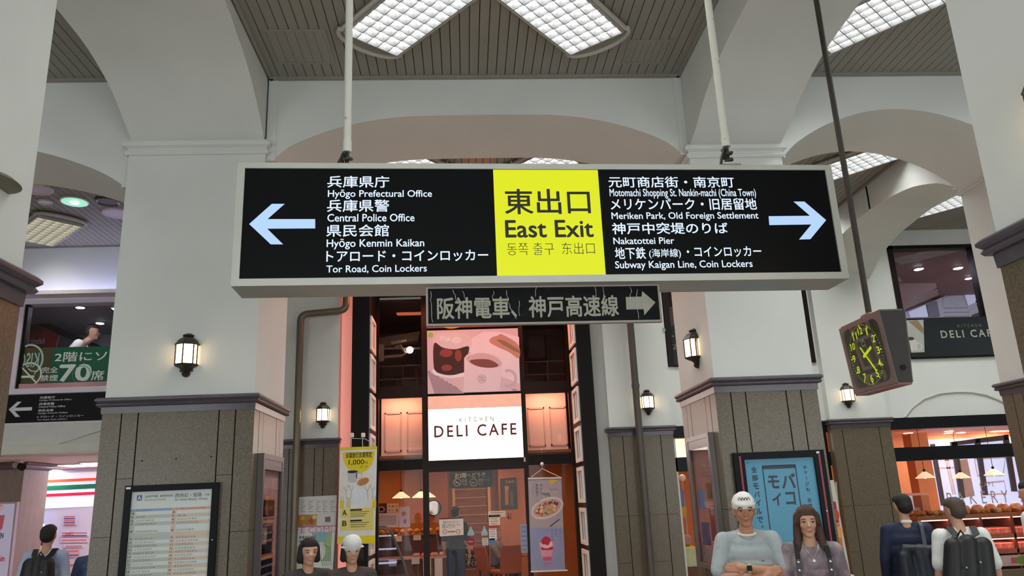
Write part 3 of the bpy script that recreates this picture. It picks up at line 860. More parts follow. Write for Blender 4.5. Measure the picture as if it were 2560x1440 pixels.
rectuv(TP, 'hour_column', -3.0, .7, -2.955, 1.757, M_TGR, tt, hq)
rectuv(TP, 'hour_column', -2.64, .7, -2.6, 1.757, M_TPK, tt, hq)
zrow = 1.757; rnd = random.Random(3)
for hr in range(4, 25):
    hgt = .062 if hr in (8, 9) else .0305
    for col, (a, b_, mband) in enumerate(((-2.955, -2.64, M_TGR), (-2.6, -2.29, M_TPK))):
        if hr % 2:
            rectuv(TP, 'row_band', a, zrow - hgt, b_, zrow, mband, tt, hq)
        text(TP, str(hr), a - .036, zrow - hgt + .006, a - .012, zrow - hgt + .024, M_TXT, tt, h=hq + .001, res=1, bold=.01)
        if hr > 4:
            k = 2 if hr == 5 else 6 + (hr * 7 + col) % 3
            mins = sorted(rnd.sample(range(0, 60), k))
            w = .02 * k + .03
            text(TP, ' '.join('%02d' % q for q in mins), a + .012, zrow - hgt + .006, a + .012 + min(w, b_ - a - .03), zrow - hgt + .022, M_TXT, tt, h=hq + .001, res=1)
    zrow -= hgt
rectuv(TP, 'maker_sticker', -3.045, 1.955, -3.005, 1.973, M_PAPER, tt, .06)
ell(TP, 'lock', -2.262, 1.49, .006, .006, M_ALU, tt, .06, .004)
# poster case on the other pillar
pc = notice_case(TP, 2.525, .86, 3.405, 2.06, .065, 'black poster case with red side strips and the blue phone poster', M_FRB, side=.1, refl=.008)
M_PBLUE = mat('poster_blue', '#55a2c4', .5, .03, 2)
rectuv(TP, 'poster', 2.625, .925, 3.305, 1.995, M_PBLUE, pc, hh)
for u in (2.575, 3.345):
    rectuv(TP, 'red_strip', u, .9, u + .018, 2.03, mat('case_red', '#8e1830', .4), pc, .06)
ell(TP, 'lock', 3.35, 1.5, .007, .007, M_ALU, pc, .062, .004)
rectuv(TP, 'maker_sticker', 3.33, 2.025, 3.36, 2.045, M_PAPER, pc, .06)
M_PINK = mat('poster_ink', '#232a3a', .5)
rectuv(TP, 'white_band', 2.625, .96, 3.305, 1.165, M_PAPER, pc, hh + .001)
stroke(TP, 'phone_outline', [(2.80, 1.2), (3.12, 1.2), (3.12, 1.93), (2.80, 1.93)], .012, M_PINK, pc, hh + .001, closed=True)
rectuv(TP, 'phone_edge', 2.80, 1.9, 3.12, 1.935, M_PINK, pc, hh + .001)
rectuv(TP, 'phone_edge', 2.80, 1.195, 3.12, 1.225, M_PINK, pc, hh + .001)
for s, u0, v0, u1, v1 in (('モ', 2.835, 1.72, 2.945, 1.84), ('バ', 2.965, 1.715, 3.105, 1.855), ('イ', 2.855, 1.565, 2.945, 1.68), ('コ', 2.985, 1.565, 3.08, 1.685)):
    text(TP, s, u0, v0, u1, v1, M_PINK, pc, h=hh + .001, bold=.03)
vtext(TP, '全部モバイルで。', 2.685, 1.93, .062, .076, M_PINK, pc, h=hh + .001, bold=.035)
vtext(TP, 'チャージも、定期券も、', 3.19, 1.92, .042, .05, M_PINK, pc, h=hh + .001, bold=.03)
text(TP, 'JR', 2.645, 1.955, 2.68, 1.978, mat('logo_blue', '#2a5fa8', .5), pc, h=hh + .001, bold=.02)
text(TP, 'モバイル', 2.80, 1.06, 2.99, 1.115, mat('poster_violet', '#4a48a8', .5), pc, h=hh + .002, bold=.03)
text(TP, 'for A', 2.90, .995, 2.96, 1.02, M_TXT, pc, h=hh + .002)
# guide case on the flank of the timetable pillar
LP = Plane((XL2b, 0, 0), (0, 1, 0))
gc = notice_case(LP, 7.58, .55, 8.4, 2.245, .05, 'grey metal case with a yellow and red station guide, flank of the timetable pillar', mat('case_grey', '#5a5353', .4), depth=.07)
rectuv(LP, 'top_bar', 7.632, 2.1, 8.348, 2.193, mat('case_grey'), gc, .045, .02)
rectuv(LP, 'paper', 7.63, .6, 8.35, 2.1, mat('guide_pink', '#c88f94', .6, .1, 3), gc, hh)
M_GY, M_GR, M_GP = mat('guide_yellow', '#dcc11c', .6), mat('guide_red', '#a53a44', .6), mat('guide_purple', '#6f4d78', .6)
for u0, v0, u1, v1, m in ((7.7, .98, 8.25, 1.85, mat('guide_orange', '#c98a58', .6)), (7.74, 1.66, 8.22, 1.82, M_GY), (7.74, 1.01, 8.22, 1.27, M_GY), (7.78, 1.3, 8.18, 1.6, mat('guide_pale', '#d3a8ac', .6)),
                          (7.63, .72, 8.35, .79, M_GR), (7.63, .8, 8.35, .9, mat('guide_pale')), (7.63, 1.93, 8.35, 2.04, mat('guide_pale'))):
    rectuv(LP, 'printed_field', u0, v0, u1, v1, m, gc, hh + .001)
for v, m in ((1.63, M_GP), (1.575, M_GP), (1.5, M_GP), (1.43, M_GR), (1.3, M_GR), (1.2, M_GP), (1.12, M_GP)):
    rectuv(LP, 'printed_line', 7.74, v, 8.22, v + .02, m, gc, hh + .002)
text(LP, '駅構内案内図', 7.82, 1.72, 8.14, 1.765, M_GP, gc, h=hh + .002, res=2)
# picture case on the flank of the poster pillar
RP = Plane((XR2a, 0, 0), (0, -1, 0))
pcase = notice_case(RP, -8.35, .98, -7.57, 2.28, .045, 'slim steel picture case on the poster pillar flank towards the cafe', mat('case_steel', '#77716f', .3, metal=.4), depth=.07, refl=.07)
rectuv(RP, 'top_bar', -8.304, 2.15, -7.616, 2.233, mat('case_steel'), pcase, .045, .02)
rectuv(RP, 'backing_sheet', -8.3, 1.03, -7.62, 2.15, mat('case_sheet', '#b7837c', .5, .2, 2), pcase, hh)
for u0, v0, u1, v1, m in ((-8.25, 1.55, -8.0, 1.75, mat('photo_sky', '#5f86b4', .5, .3, 6)), (-8.22, 1.2, -7.95, 1.42, mat('photo_sea', '#3f5f92', .5, .4, 8)), (-7.9, 1.25, -7.68, 1.55, mat('photo_dusk', '#7c4a4a', .5, .5, 9)),
                          (-7.92, 1.65, -7.7, 1.8, mat('photo_green', '#5b6d52', .5, .4, 9)), (-8.25, 1.05, -7.7, 1.16, mat('photo_grey', '#8f8888', .5, .2, 6))):
    rectuv(RP, 'photograph', u0, v0, u1, v1, m, pcase, hh + .001)
# ------------------------------------------------------------------ cafe front (recessed black portal in the rear wall)
YF = 13.75; YJ = 12.55
M_DARKWOOD = mat('dark_brown_frame', '#1a110d', 0.4, .15, 6, spec=.25)
M_PANELP = mat('cream_panel', '#dcc6b8', .6, .03, 3)
def pm(h, es=.5):
    base = '#' + ''.join('%02x' % int(int(h[i:i + 2], 16) * .62) for i in (1, 3, 5))
    return mat('lit_print_%s_%d' % (h, int(es * 100)), base, 0.35, .04, 5, emit=h, es=es)
def pr_(h):
    return mat('print_' + h, h, 0.55, .05, 6)
FP = Plane((0, YF, 0), (1, 0, 0))
JP = Plane((0, YJ, 0), (1, 0, 0))
front = thing('cafe_storefront', 'tall black cafe portal with glass bays and white framed side windows', 'storefront', (.2, YF, 0))
for x0, x1 in ((-1.81, -1.53), (1.88, 2.12)):
    B().box(x0, x1, YJ, YF + .12, 0, 5.4).obj('jamb', M_BLACK, front)
B().box(-1.81, 2.12, YJ + .05, YF + .12, 5.4, 5.55).obj('head_beam', M_BLACK, front)
for side, X, u in (('a', -1.53, 1), ('b', 1.88, -1)):
    pl_ = Plane((X, 0, 0), (0, u, 0))
    for k in range(-5, 3):
        z1 = 4.13 + .645 * k + .0; z0 = z1 - .565
        if z0 < .15 or z1 > 5.35: continue
        y0, y1 = (12.63, 13.28)
        q0, q1 = (y0, y1) if u > 0 else (-y1, -y0)
        fr_ = rectuv(pl_, 'window_pane', q0 + .05, z0 + .05, q1 - .05, z1 - .05, mat('side_pane', '#5c5148', .2, .2, 4), front, .002, .004)
        for q in ((q0, z0, q1, z0 + .06), (q0, z1 - .06, q1, z1), (q0, z0 + .06, q0 + .07, z1 - .06), (q1 - .07, z0 + .06, q1, z1 - .06)):
            slab(pl_, 'window_frame', *q, .001, .03, M_WHITE, fr_)
        um = (q0 + q1) / 2
        slab(pl_, 'glazing_bar', um - .014, z0 + .06, um + .014, z1 - .06, .006, .02, M_WHITE, fr_)
# grid of the front
XM = [(-1.53, -1.50), (-.745, -.645), (1.005, 1.08), (1.85, 1.88)]
for a, b_ in XM:
    B().box(a, b_, YF - .06, YF + .06, 0, 5.4).obj('mullion', M_DARKWOOD, front)
for a, b_ in ((-1.5, -.745), (1.08, 1.85)):
    B().box(a, b_, YF - .05, YF + .05, 2.29, 2.465).obj('transom', M_BLACK, front)
    B().box(a, b_, YF - .03, YF + .03, 3.53, 3.74).obj('transom', M_DARKWOOD, front)
    B().box(a, b_, YF + .40, YF + .44, 2.3, 3.7).obj('cream_panel', M_PANELP, front)
    B().box(a + .03, b_ - .03, YF + .05, YF + .13, 3.565, 3.58).obj('added_wash_strip', mat('added_wash_salmon', '#ffffff', .5, 0, emit='#ffa98c', es=WASH), front)  # lamp added behind the transom to wash the cream panel salmon
    B().box(a, b_, YF + .07, YF + .44, 3.7, 3.72).obj('cove_top', M_PANELP, front)
    for j in (0, 1):
        w = (b_ - a); x0 = a + .06 + j * (w * .52); x1 = x0 + w * .40
        for q in ((x0, 2.63, x1, 2.66), (x0, 3.30, x1, 3.33), (x0, 2.63, x0 + .025, 3.33), (x1 - .025, 2.63, x1, 3.33)):
            B().box(q[0], q[2], YF + .385, YF + .40, q[1], q[3]).obj('panel_bead', mat('cream_bead', '#c9ae9f', .6), front)
    for z0, z1, nm in ((2.465, 3.53, 'glass_pane'), (3.74, 5.4, 'glass_pane'), (.05, 2.29, 'glass_pane')):
        B().box(a, b_, YF - .012, YF - .004, z0, z1).obj(nm, glass('front_glass', .02), front)
    B().box(a, b_, YF - .05, YF + .05, 0, .05).obj('sill', M_DARKWOOD, front)
B().box(-.645, 1.005, YF - .07, YF + .07, 2.24, 2.42).obj('transom', M_DARKWOOD, front)
B().box(-.645, 1.005, YF - .05, YF + .05, 4.72, 4.75).obj('transom', M_DARKWOOD, front)
B().box(-.645, 1.005, YF - .05, YF + .05, 3.535, 3.565).obj('transom', M_DARKWOOD, front)
for a, b_ in ((-.645, .18), (.18, 1.005)):
    B().box(a + .002, b_ - .002, YF - .012, YF - .004, .02, 2.24).obj('door_pane', glass('front_glass'), front)
B().box(1.0, 1.03, YF - .09, YF - .06, 2.35, 2.42).obj('door_closer', M_ALU, front)
# lit name sign
ns = thing('shop_sign', 'glowing white lightbox lettered with the cafe name', 'sign', (.18, YF - .1, 2.42))
B().box(-.64, 1.0, YF - .1, YF - .05, 2.425, 3.53).obj('box', M_WHITE, ns)
rectuv(FP, 'dim_face', -.635, 3.30, .995, 3.525, mat('sign_dim_face', '#d9bfae', .5, emit='#e0b49c', es=.35), ns, .101)
rectuv(FP, 'lit_face', -.635, 2.43, .995, 3.30, mat('sign_lit_face', '#fff6ee', .5, emit='#fff4ea', es=3.0), ns, .101)
M_MAR = mat('sign_maroon', '#5c2a33', .5)
def dz(x, y): return 1060 + x / 3.788, 790 + y / 3.788
FP2 = Plane((0, YF - .104, 0), (1, 0, 0))
text_px(FP2, 'KITCHEN', *dz(335, 962), *dz(660, 995), mat('sign_letter_small', '#6a5a62', .5), ns, h=0, th=.012, bold=.012, spacing=1.9)
text_px(FP2, 'DELI CAFE', *dz(95, 1040), *dz(878, 1125), M_MAR, ns, h=0, th=.015, bold=.02, spacing=1.3)
# backlit photographs above
ph = thing('photo_panel', 'backlit photo panel of an iced coffee glass and a white mug', 'poster', (.18, YF - .1, 3.57))
B().box(-.645, 1.0, YF - .1, YF - .05, 3.57, 4.715).obj('box', M_DARKWOOD, ph)
PP = Plane((0, YF - .101, 0), (1, 0, 0))
def pz(pts): return [PP.uv(*dz(x, y)) for x, y in pts]
def ppoly(nm, pts, m, h, smooth=True):
    P_ = [Vector(q) for q in pz(pts)]
    if smooth and len(P_) > 4:
        n = len(P_); out = []
        for i in range(n):
            a, b_, c, d = P_[i - 1], P_[i], P_[(i + 1) % n], P_[(i + 2) % n]
            for k in range(5):
                t = k / 5; out.append(.5 * (2 * b_ + (c - a) * t + (2 * a - 5 * b_ + 4 * c - d) * t * t + (3 * b_ - a - 3 * c + d) * t ** 3))
        P_ = out
    poly(PP, nm, [(q.x, q.y) for q in P_], m, ph, h)
rectuv(PP, 'print_ground', -.64, 3.575, .995, 4.71, pm('#d9b3b6'), ph, 0)
ppoly('print_haze', ((560, 150), (720, 150), (900, 200), (905, 640), (700, 560), (420, 330), (450, 210)), pm('#e8cdd0'), .001, False)
for k in range(9):
    ppoly('print_table_line', ((30 + k * 40, 520 + k * 24), (60 + k * 40, 520 + k * 24), (140 + k * 40, 735), (100 + k * 40, 737)) if k < 7 else ((700 + k * 18, 690), (720 + k * 18, 690), (750 + k * 18, 712), (725 + k * 18, 712)), pm('#a88890'), .0015)
ppoly('print_sandwich', ((640, 205), (700, 185), (740, 175), (890, 270), (900, 400), (800, 340), (690, 290), (620, 245)), pm('#c08470'), .002)
ppoly('print_sandwich', ((690, 225), (760, 235), (895, 320), (898, 350), (760, 280)), pm('#8f6a4c'), .003)
ppoly('print_glass_rim', ((95, 200), (120, 170), (270, 155), (400, 170), (445, 205), (435, 300), (270, 330), (95, 265)), pm('#dcc0be'), .003)
ppoly('print_iced_coffee', ((95, 262), (180, 300), (300, 315), (425, 290), (400, 420), (385, 530), (250, 560), (140, 540), (95, 500)), pm('#3c1a18'), .004)
for c, r in (((210, 350), (60, 40)), ((325, 375), (32, 55)), ((215, 490), (50, 30))):
    uu, vv = PP.uv(*dz(*c)); ell(PP, 'print_ice', uu, vv, r[0] / 3.788 / 1933 * 14, r[1] / 3.788 / 1933 * 14, pm('#8a3b2e'), ph, .005)
for c, r in (((310, 230), (48, 30)), ((215, 220), (40, 22)), ((175, 210), (30, 20))):
    uu, vv = PP.uv(*dz(*c)); ell(PP, 'print_ice', uu, vv, r[0] / 3.788 / 1933 * 14, r[1] / 3.788 / 1933 * 14, pm('#e6d2d0'), ph, .005)
ppoly('print_coaster', ((90, 500), (140, 545), (250, 565), (385, 535), (385, 570), (250, 590), (110, 560), (80, 530)), pm('#ead9d9'), .005)
ppoly('print_mug', ((380, 400), (405, 368), (470, 352), (560, 345), (640, 352), (700, 375), (735, 415), (745, 460), (738, 530), (725, 600), (715, 712), (372, 722), (376, 640), (380, 560)), pm('#e3c6ca'), .006, False)
ppoly('print_mug_inside', ((400, 410), (430, 375), (560, 352), (690, 395), (735, 465), (640, 490), (480, 470)), pm('#cfa9a6'), .007)
ppoly('print_coffee', ((430, 430), (500, 410), (620, 415), (705, 465), (650, 490), (520, 480)), pm('#7c4640'), .008)
uu, vv = PP.uv(*dz(800, 590)); stroke(PP, 'print_handle', [(uu + .13 * math.cos(t), vv + .14 * math.sin(t)) for t in [(-2.2 + 4.2 * i / 14) for i in range(15)]], .05, pm('#c8abb0'), ph, .006)
uu, vv = PP.uv(*dz(548, 596)); circle_line(PP, 'print_logo_ring', uu, vv, .072, .005, pm('#6d4a4c'), ph, .008)
text(PP, 'DELI', uu - .05, vv + .008, uu + .05, vv + .042, pm('#4c2c2e'), ph, h=.008)
text(PP, 'CAFE', uu - .05, vv - .042, uu + .05, vv - .008, pm('#4c2c2e'), ph, h=.008)
uu, vv = PP.uv(*dz(62, 180)); ell(PP, 'print_leaf', uu, vv, .045, .05, pm('#8fbf3a'), ph, .004)
ph2 = thing('photo_panel', 'backlit photo panel of food just above the coffee panel', 'poster', (.18, YF - .1, 4.75))
B().box(-.645, 1.0, YF - .1, YF - .05, 4.75, 5.39).obj('box', M_DARKWOOD, ph2)
rectuv(PP, 'print_ground', -.64, 4.755, .995, 5.385, pm('#a8402c'), ph2, 0)
ell(PP, 'print_bread', -.15, 4.86, .24, .12, pm('#e08a2a'), ph2, .001, rot=.15)
ell(PP, 'print_dish', .6, 4.92, .3, .14, pm('#e7b79a'), ph2, .001)
ell(PP, 'print_salad', -.45, 5.1, .2, .14, pm('#4f7a2a'), ph2, .001)
for k in range(5):
    stroke(PP, 'print_crust', [(-.3 + k * .08, 4.80), (-.25 + k * .08, 4.92)], .012, pm('#b8561c'), ph2, .002)

# ------------------------------------------------------------------ rooms behind the glass
M_ORW = mat('orange_wall', '#d2925f', .6, .06, 2)
M_SALM = mat('ceiling_pink_light', '#eec3b4', .6, .03, 2)  # pinkish light on the ceiling is put into its colour
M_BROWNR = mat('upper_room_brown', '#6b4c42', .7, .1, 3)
def room(tagname, x0, x1, y0, y1, z0, z1, mw, mc, mb=None, left=True, right=True):
    """open-fronted room shell; walls 6 cm thick"""
    w = struct(tagname, (x0, y1, z0))
    B().box(x0, x1, y1, y1 + .06, z0, z1).obj('back_wall', mb or mw, w)
    if left: B().box(x0 - .06, x0, y0, y1 + .06, z0, z1).obj('side_wall', mw, w)
    if right: B().box(x1, x1 + .06, y0, y1 + .06, z0, z1).obj('side_wall', mw, w)
    B().box(x0 - .06, x1 + .06, y0, y1 + .06, z1, z1 + .05).obj('room_ceiling', mc, w)
    if z0 > 1: B().box(x0 - .06, x1 + .06, y0, y1 + .06, z0 - .05, z0).obj('room_floor', mat('upper_floor', '#6a5a50', .6), w)
    return w
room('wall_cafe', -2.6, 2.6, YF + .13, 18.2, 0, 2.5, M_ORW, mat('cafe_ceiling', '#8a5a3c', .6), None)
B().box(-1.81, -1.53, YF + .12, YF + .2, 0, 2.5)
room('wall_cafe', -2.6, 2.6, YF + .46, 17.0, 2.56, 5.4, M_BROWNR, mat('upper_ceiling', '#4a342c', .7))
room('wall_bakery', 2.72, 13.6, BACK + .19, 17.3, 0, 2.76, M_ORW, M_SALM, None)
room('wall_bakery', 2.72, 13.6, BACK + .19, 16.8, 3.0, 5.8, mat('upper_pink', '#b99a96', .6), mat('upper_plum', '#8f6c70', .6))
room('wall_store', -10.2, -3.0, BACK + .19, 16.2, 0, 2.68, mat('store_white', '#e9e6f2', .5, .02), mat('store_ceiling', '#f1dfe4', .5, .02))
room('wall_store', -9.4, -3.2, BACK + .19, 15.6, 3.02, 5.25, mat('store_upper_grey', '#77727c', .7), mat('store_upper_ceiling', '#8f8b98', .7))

def downlight(x, y, z, m, label, r=.06, n=12, rim=M_WHITE):
    t = thing('downlight', label, 'downlight', (x, y, z), group=None)
    B().cyl((x, y, z - .012), (x, y, z + .01), r * 1.3, n=n).obj('rim', rim, t)
    B().cyl((x, y, z - .016), (x, y, z - .011), r, n=n).obj('lens', m, t)
    return t
M_DLP = glow('downlight_pink', '#ffcdb8', DL_STRENGTH, '#ffffff')
M_DLW = glow('downlight_cool', '#f3ecff', DL_STRENGTH, '#ffffff')
M_DLO = glow('downlight_amber', '#ffb878', DL_STRENGTH * .5, '#ffffff')
proto = None
def downlights(pts, m, label, group, r=.06):
    base = None
    for (x, y, z) in pts:
        if base is None:
            base = thing('downlight', label, 'downlight', (x, y, z), group=group)
            B().cyl((0, 0, -.012), (0, 0, .004), r * 1.3, n=14).obj('rim', M_WHITE, base, local=True)
            B().cyl((0, 0, -.016), (0, 0, -.011), r, n=14).obj('lens', m, base, local=True)
        else:
            dup(base, (x, y, z))
downlights([(-1.9, 14.6, 2.5), (-1.2, 15.6, 2.5), (-.3, 14.6, 2.5), (.6, 15.4, 2.5), (1.5, 14.6, 2.5), (2.0, 16.2, 2.5), (-1.6, 17.0, 2.5), (.2, 16.8, 2.5)], M_DLO, 'small amber downlight in the cafe ceiling behind the portal glass', 'cafe ceiling downlights', r=.09)
bk = [(2270, 1083), (2300, 1093), (2372, 1078), (2400, 1082), (2336, 1101), (2386, 1094), (2292, 1105), (2430, 1086)]
downlights([(at_z(x, y, 2.75).x, min(16.9, at_z(x, y, 2.75).y), 2.76) for x, y in bk] + [(3.6, 13.8, 2.76), (4.6, 14.2, 2.76), (5.6, 13.8, 2.76), (9.8, 13.8, 2.76)], M_DLP, 'small pinkish downlight in the pink-lit bakery ceiling', 'bakery ceiling downlights', r=.085)
downlights([(at(x, y, 14.2).x, 14.2, 5.8) for x, y in ((2190, 634), (2289, 633), (2387, 631))], M_DLW, 'round downlight in the upper cafe room over the black name board', 'upper room downlights', r=.075)

# pendant lamps
M_SHADE = mat('pendant_shade', '#f2dcc6', .4, .03, emit='#ffd9ae', es=.9)
M_BULB = glow('pendant_bulb', '#fff0d0', 12, '#ffffff')
def pendant(label):
    t = thing('pendant_lamp', label, 'pendant lamp', (0, 0, 0), group='cone pendant lamps of the cafe and bakery')
    B().rings([[(r * math.cos(a), r * math.sin(a), z) for a in [2 * math.pi * i / 18 for i in range(18)]] for r, z in ((.17, 0), (.165, .012), (.05, .1), (.03, .115))], cap=False).obj('shade', M_SHADE, t, local=True, smooth=True)
    B().ellipsoid((0, 0, .03), .035).obj('bulb', M_BULB, t, local=True, smooth=True)
    B().cyl((0, 0, .11), (0, 0, .16), .022).obj('socket', M_BLACK, t, local=True)
    B().cyl((0, 0, .15), (0, 0, .9), .005, n=8).obj('cord', M_BLACK, t, local=True)
    return t
pd = pendant('cone pendant lamp over the pastry counter behind the cafe glass')
p_ = at(1003, 1237, 15.2); pd.location = (p_.x, 15.2, p_.z - .06)
for px, py, Y in ((1052, 1236, 15.6), (1068, 1236, 16.0)):
    q = at(px, py, Y); dup(pd, (q.x, Y, q.z - .06))
for px, py, Y, lb in ((2312, 1187, 14.0, 'cone pendant lamp behind the bakery window nearest the granite pilaster'), (2402, 1188, 15.4, 'small cone pendant lamp at the middle of the bakery window'), (2484, 1180, 14.0, 'cone pendant lamp behind the bakery window before the blue door')):
    q = at(px, py, Y); dup(pd, (q.x, Y, q.z - .06), 0, lb)

# cafe interior: stairs with timber risers, pictures, counter
st = thing('staircase', 'timber-clad stair with pale nosings at the back of the cafe', 'stairs', (.0, 17.4, 0))
ya = 17.6
q0, q1 = at(1140, 1400, ya).x, at(1222, 1400, ya).x
for k in range(13):
    z = .15 + k * .185
    B().box(q0, q1, ya + k * .03, ya + .05 + k * .03, z, z + .175).obj('riser', mat('stair_timber', '#8c5a30', .5, .3, 3, stretch=(1, 1, 14)), st)
    B().box(q0, q1, ya - .02 + k * .03, ya + .03 + k * .03, z + .172, z + .187).obj('nosing', mat('stair_nosing', '#e0bf95', .5), st)
for x in (q0 - .05, q1 + .02):
    B().box(x, x + .06, ya - .03, ya + .02, 0, 2.45).obj('stair_post', mat('stair_nosing'), st)
SPl = Plane((0, ya - .03, 0), (1, 0, 0))
bd = thing('step_boards', 'black boards with cream sofa seat lettering on the lowest stair risers', 'sign', (.1, ya, .4))
for (a, b_, c, d, s) in ((1128, 1362, 1216, 1380, 'ソファー席もある'), (1124, 1383, 1216, 1399, 'お2階でゆったり'), (1124, 1402, 1217, 1418, 'おくつろぎください')):
    quad(SPl, 'board', [(a, b_), (c + 2, b_ - 3), (c + 2, d - 3), (a, d)], M_BLACKP, bd, .005)
    text_px(SPl, s, a + 4, b_ + 2, c - 2, d - 5, mat('cream_letter', '#ead9b8', .5), bd, h=.007, bold=.03, res=2)
up = thing('hanging_sign', 'dark green upstairs sign with smoking symbols inside the cafe door', 'sign', at(1180, 1215, 14.6))
HP = Plane((0, 14.6, 0), (1, 0, 0))
M_GRN = mat('dark_green_sign', '#1d2a20', .5)
quad(HP, 'board', [(1123, 1177), (1231, 1172), (1231, 1217), (1123, 1221)], M_GRN, up, 0, .01)
M_CREAM = mat('cream_letter')
text_px(HP, 'お2階へどうぞ', 1137, 1183, 1214, 1193, M_CREAM, up, h=.012, bold=.03, res=2)
for px in (1143, 1184):
    uu, vv = HP.uv(px, 1206); circle_line(HP, 'symbol_ring', uu, vv, .065, .012, M_CREAM, up, .012)
    rectuv(HP, 'symbol_bar', uu - .04, vv - .012, uu + .03, vv + .004, M_CREAM, up, .012)
    if px < 1160: stroke(HP, 'symbol_slash', [(uu - .045, vv + .045), (uu + .045, vv - .045)], .012, M_CREAM, up, .0135)
text_px(HP, '禁煙\n70席', 1154, 1198, 1168, 1214, M_CREAM, up, h=.012, res=1)
text_px(HP, '喫煙ブース\nあり', 1196, 1196, 1224, 1213, M_CREAM, up, h=.012, res=1)
pic = thing('framed_picture', 'dark framed picture of a tall beer glass on the orange cafe wall', 'picture', at(1271, 1273, 17.0))
KP = Plane((0, 17.0, 0), (1, 0, 0))
B().box(*[at(1249, 1235, 17).x, at(1312, 1235, 17).x], 17.0, 18.2, 0, 2.45).obj('wall_pier', M_ORW, pic)
quad(KP, 'frame', [(1250, 1197), (1291, 1193), (1294, 1272), (1252, 1274)], mat('picture_frame', '#3a1f16', .4), pic, 0, .03)
quad(KP, 'picture', [(1254, 1201), (1288, 1198), (1290, 1268), (1256, 1270)], mat('picture_dark', '#3c3d24', .4, .4, 4), pic, .03)
quad(KP, 'beer', [(1262, 1224), (1271, 1224), (1271, 1262), (1263, 1262)], mat('beer_amber', '#c8862c', .4), pic, .032)
quad(KP, 'beer_foam', [(1262, 1215), (1272, 1215), (1271, 1224), (1262, 1224)], mat('beer_foam', '#d9a890', .4), pic, .032)
quad(KP, 'bottle', [(1276, 1228), (1282, 1228), (1284, 1264), (1275, 1264)], mat('bottle_green', '#59623a', .4), pic, .032)
text_px(KP, 'Carls', 1264, 1201, 1286, 1206, M_CREAM, pic, h=.032, res=2)
wcs = thing('restroom_sign', 'small pair of restroom figures in red and black on the orange wall', 'sign', at(1274, 1300, 17.0))
for px, m in ((1271, M_TXT), (1276.5, mat('sign_red', '#b3262a', .5))):
    uu, vv = KP.uv(px, 1289); ell(KP, 'figure', uu, vv - .03, .016, .05, m, wcs, .002); ell(KP, 'figure_head', uu, vv + .04, .015, .015, m, wcs, .002)
uu, vv = KP.uv(1273, 1297); stroke(KP, 'pointer', [(uu - .06, vv + .04), (uu - .02, vv), (uu + .06, vv)], .012, M_TXT, wcs, .002)
mr = thing('round_mirror', 'round black-rimmed wall mirror beside the stair', 'mirror', at(1085, 1287, 17.2))
MP = Plane((0, 17.2, 0), (1, 0, 0)); uu, vv = MP.uv(1084, 1270)
ell(MP, 'rim', uu, vv, .165, .165, M_BLACK, mr, 0, .02); ell(MP, 'mirror_glass', uu, vv, .145, .145, mat('mirror_glass', '#8f8078', .05, .3, 6, metal=.8), mr, .021)
B().box(uu - .22, uu + .3, 17.21, 17.3, 0, 2.45).obj('mirror_wall', mat('cafe_brown_wall', '#a8683a', .6), mr)
# door notice and small stickers on the glass
GP = Plane((0, YF - .014, 0), (1, 0, 0))
dn = thing('door_notice', 'white cafe door notice with red circles', 'notice', at(1128, 1345, YF))
quad(GP, 'sheet', [(1098, 1299), (1158, 1296), (1159, 1337), (1099, 1341)], M_PAPER, dn, .001, .003)
quad(GP, 'edge', [(1098, 1296), (1158, 1293), (1158, 1296), (1098, 1299)], M_MAR, dn, .001, .004)
text_px(GP, '電源コンセントについて', 1108, 1303, 1147, 1307, M_TXT, dn, h=.005, res=1)
text_px(GP, '座席をご利用の前にご注文\nお願い申し上げます', 1105, 1311, 1150, 1319, M_TXT, dn, h=.005, res=1)
for px in (1112, 1145.5):
    uu, vv = GP.uv(px, 1329); circle_line(GP, 'red_ring', uu, vv, .034, .008, mat('sign_red'), dn, .005); text(GP, '11', uu - .015, vv - .012, uu + .015, vv + .012, mat('sign_red'), dn, h=.005, res=1)
uu, vv = GP.uv(1129, 1329); rectuv(GP, 'red_bar', uu - .065, vv - .008, uu + .065, vv + .008, mat('sign_red'), dn, .005)
stk = thing('glass_sticker', 'round dark red sticker low on the cafe door glass', 'sticker', at(1177, 1355, YF))
uu, vv = GP.uv(1177, 1354); ell(GP, 'disc', uu, vv, .065, .065, mat('sticker_red', '#8c2438', .5), stk, .001, .002)
text(GP, '飲食店', uu - .04, vv - .012, uu + .04, vv + .012, M_PAPER, stk, h=.003, res=1)
for px, lb in ((1177, 'pale blue tree-shaped sticker above the round red sticker'), (1211, 'pale blue tree-shaped sticker beside the white notice column')):
    o = thing('glass_sticker', lb, 'sticker', at(px, 1335, YF)); uu, vv = GP.uv(px, 1327)
    poly(GP, 'tree', [(uu - .06, vv - .05), (uu + .06, vv - .05), (uu, vv + .085)], mat('sticker_ice', '#9fc0c4', .5), o, .001, .002)
    rectuv(GP, 'caption', uu - .055, vv - .075, uu + .055, vv - .052, mat('sticker_ice'), o, .001, .002)
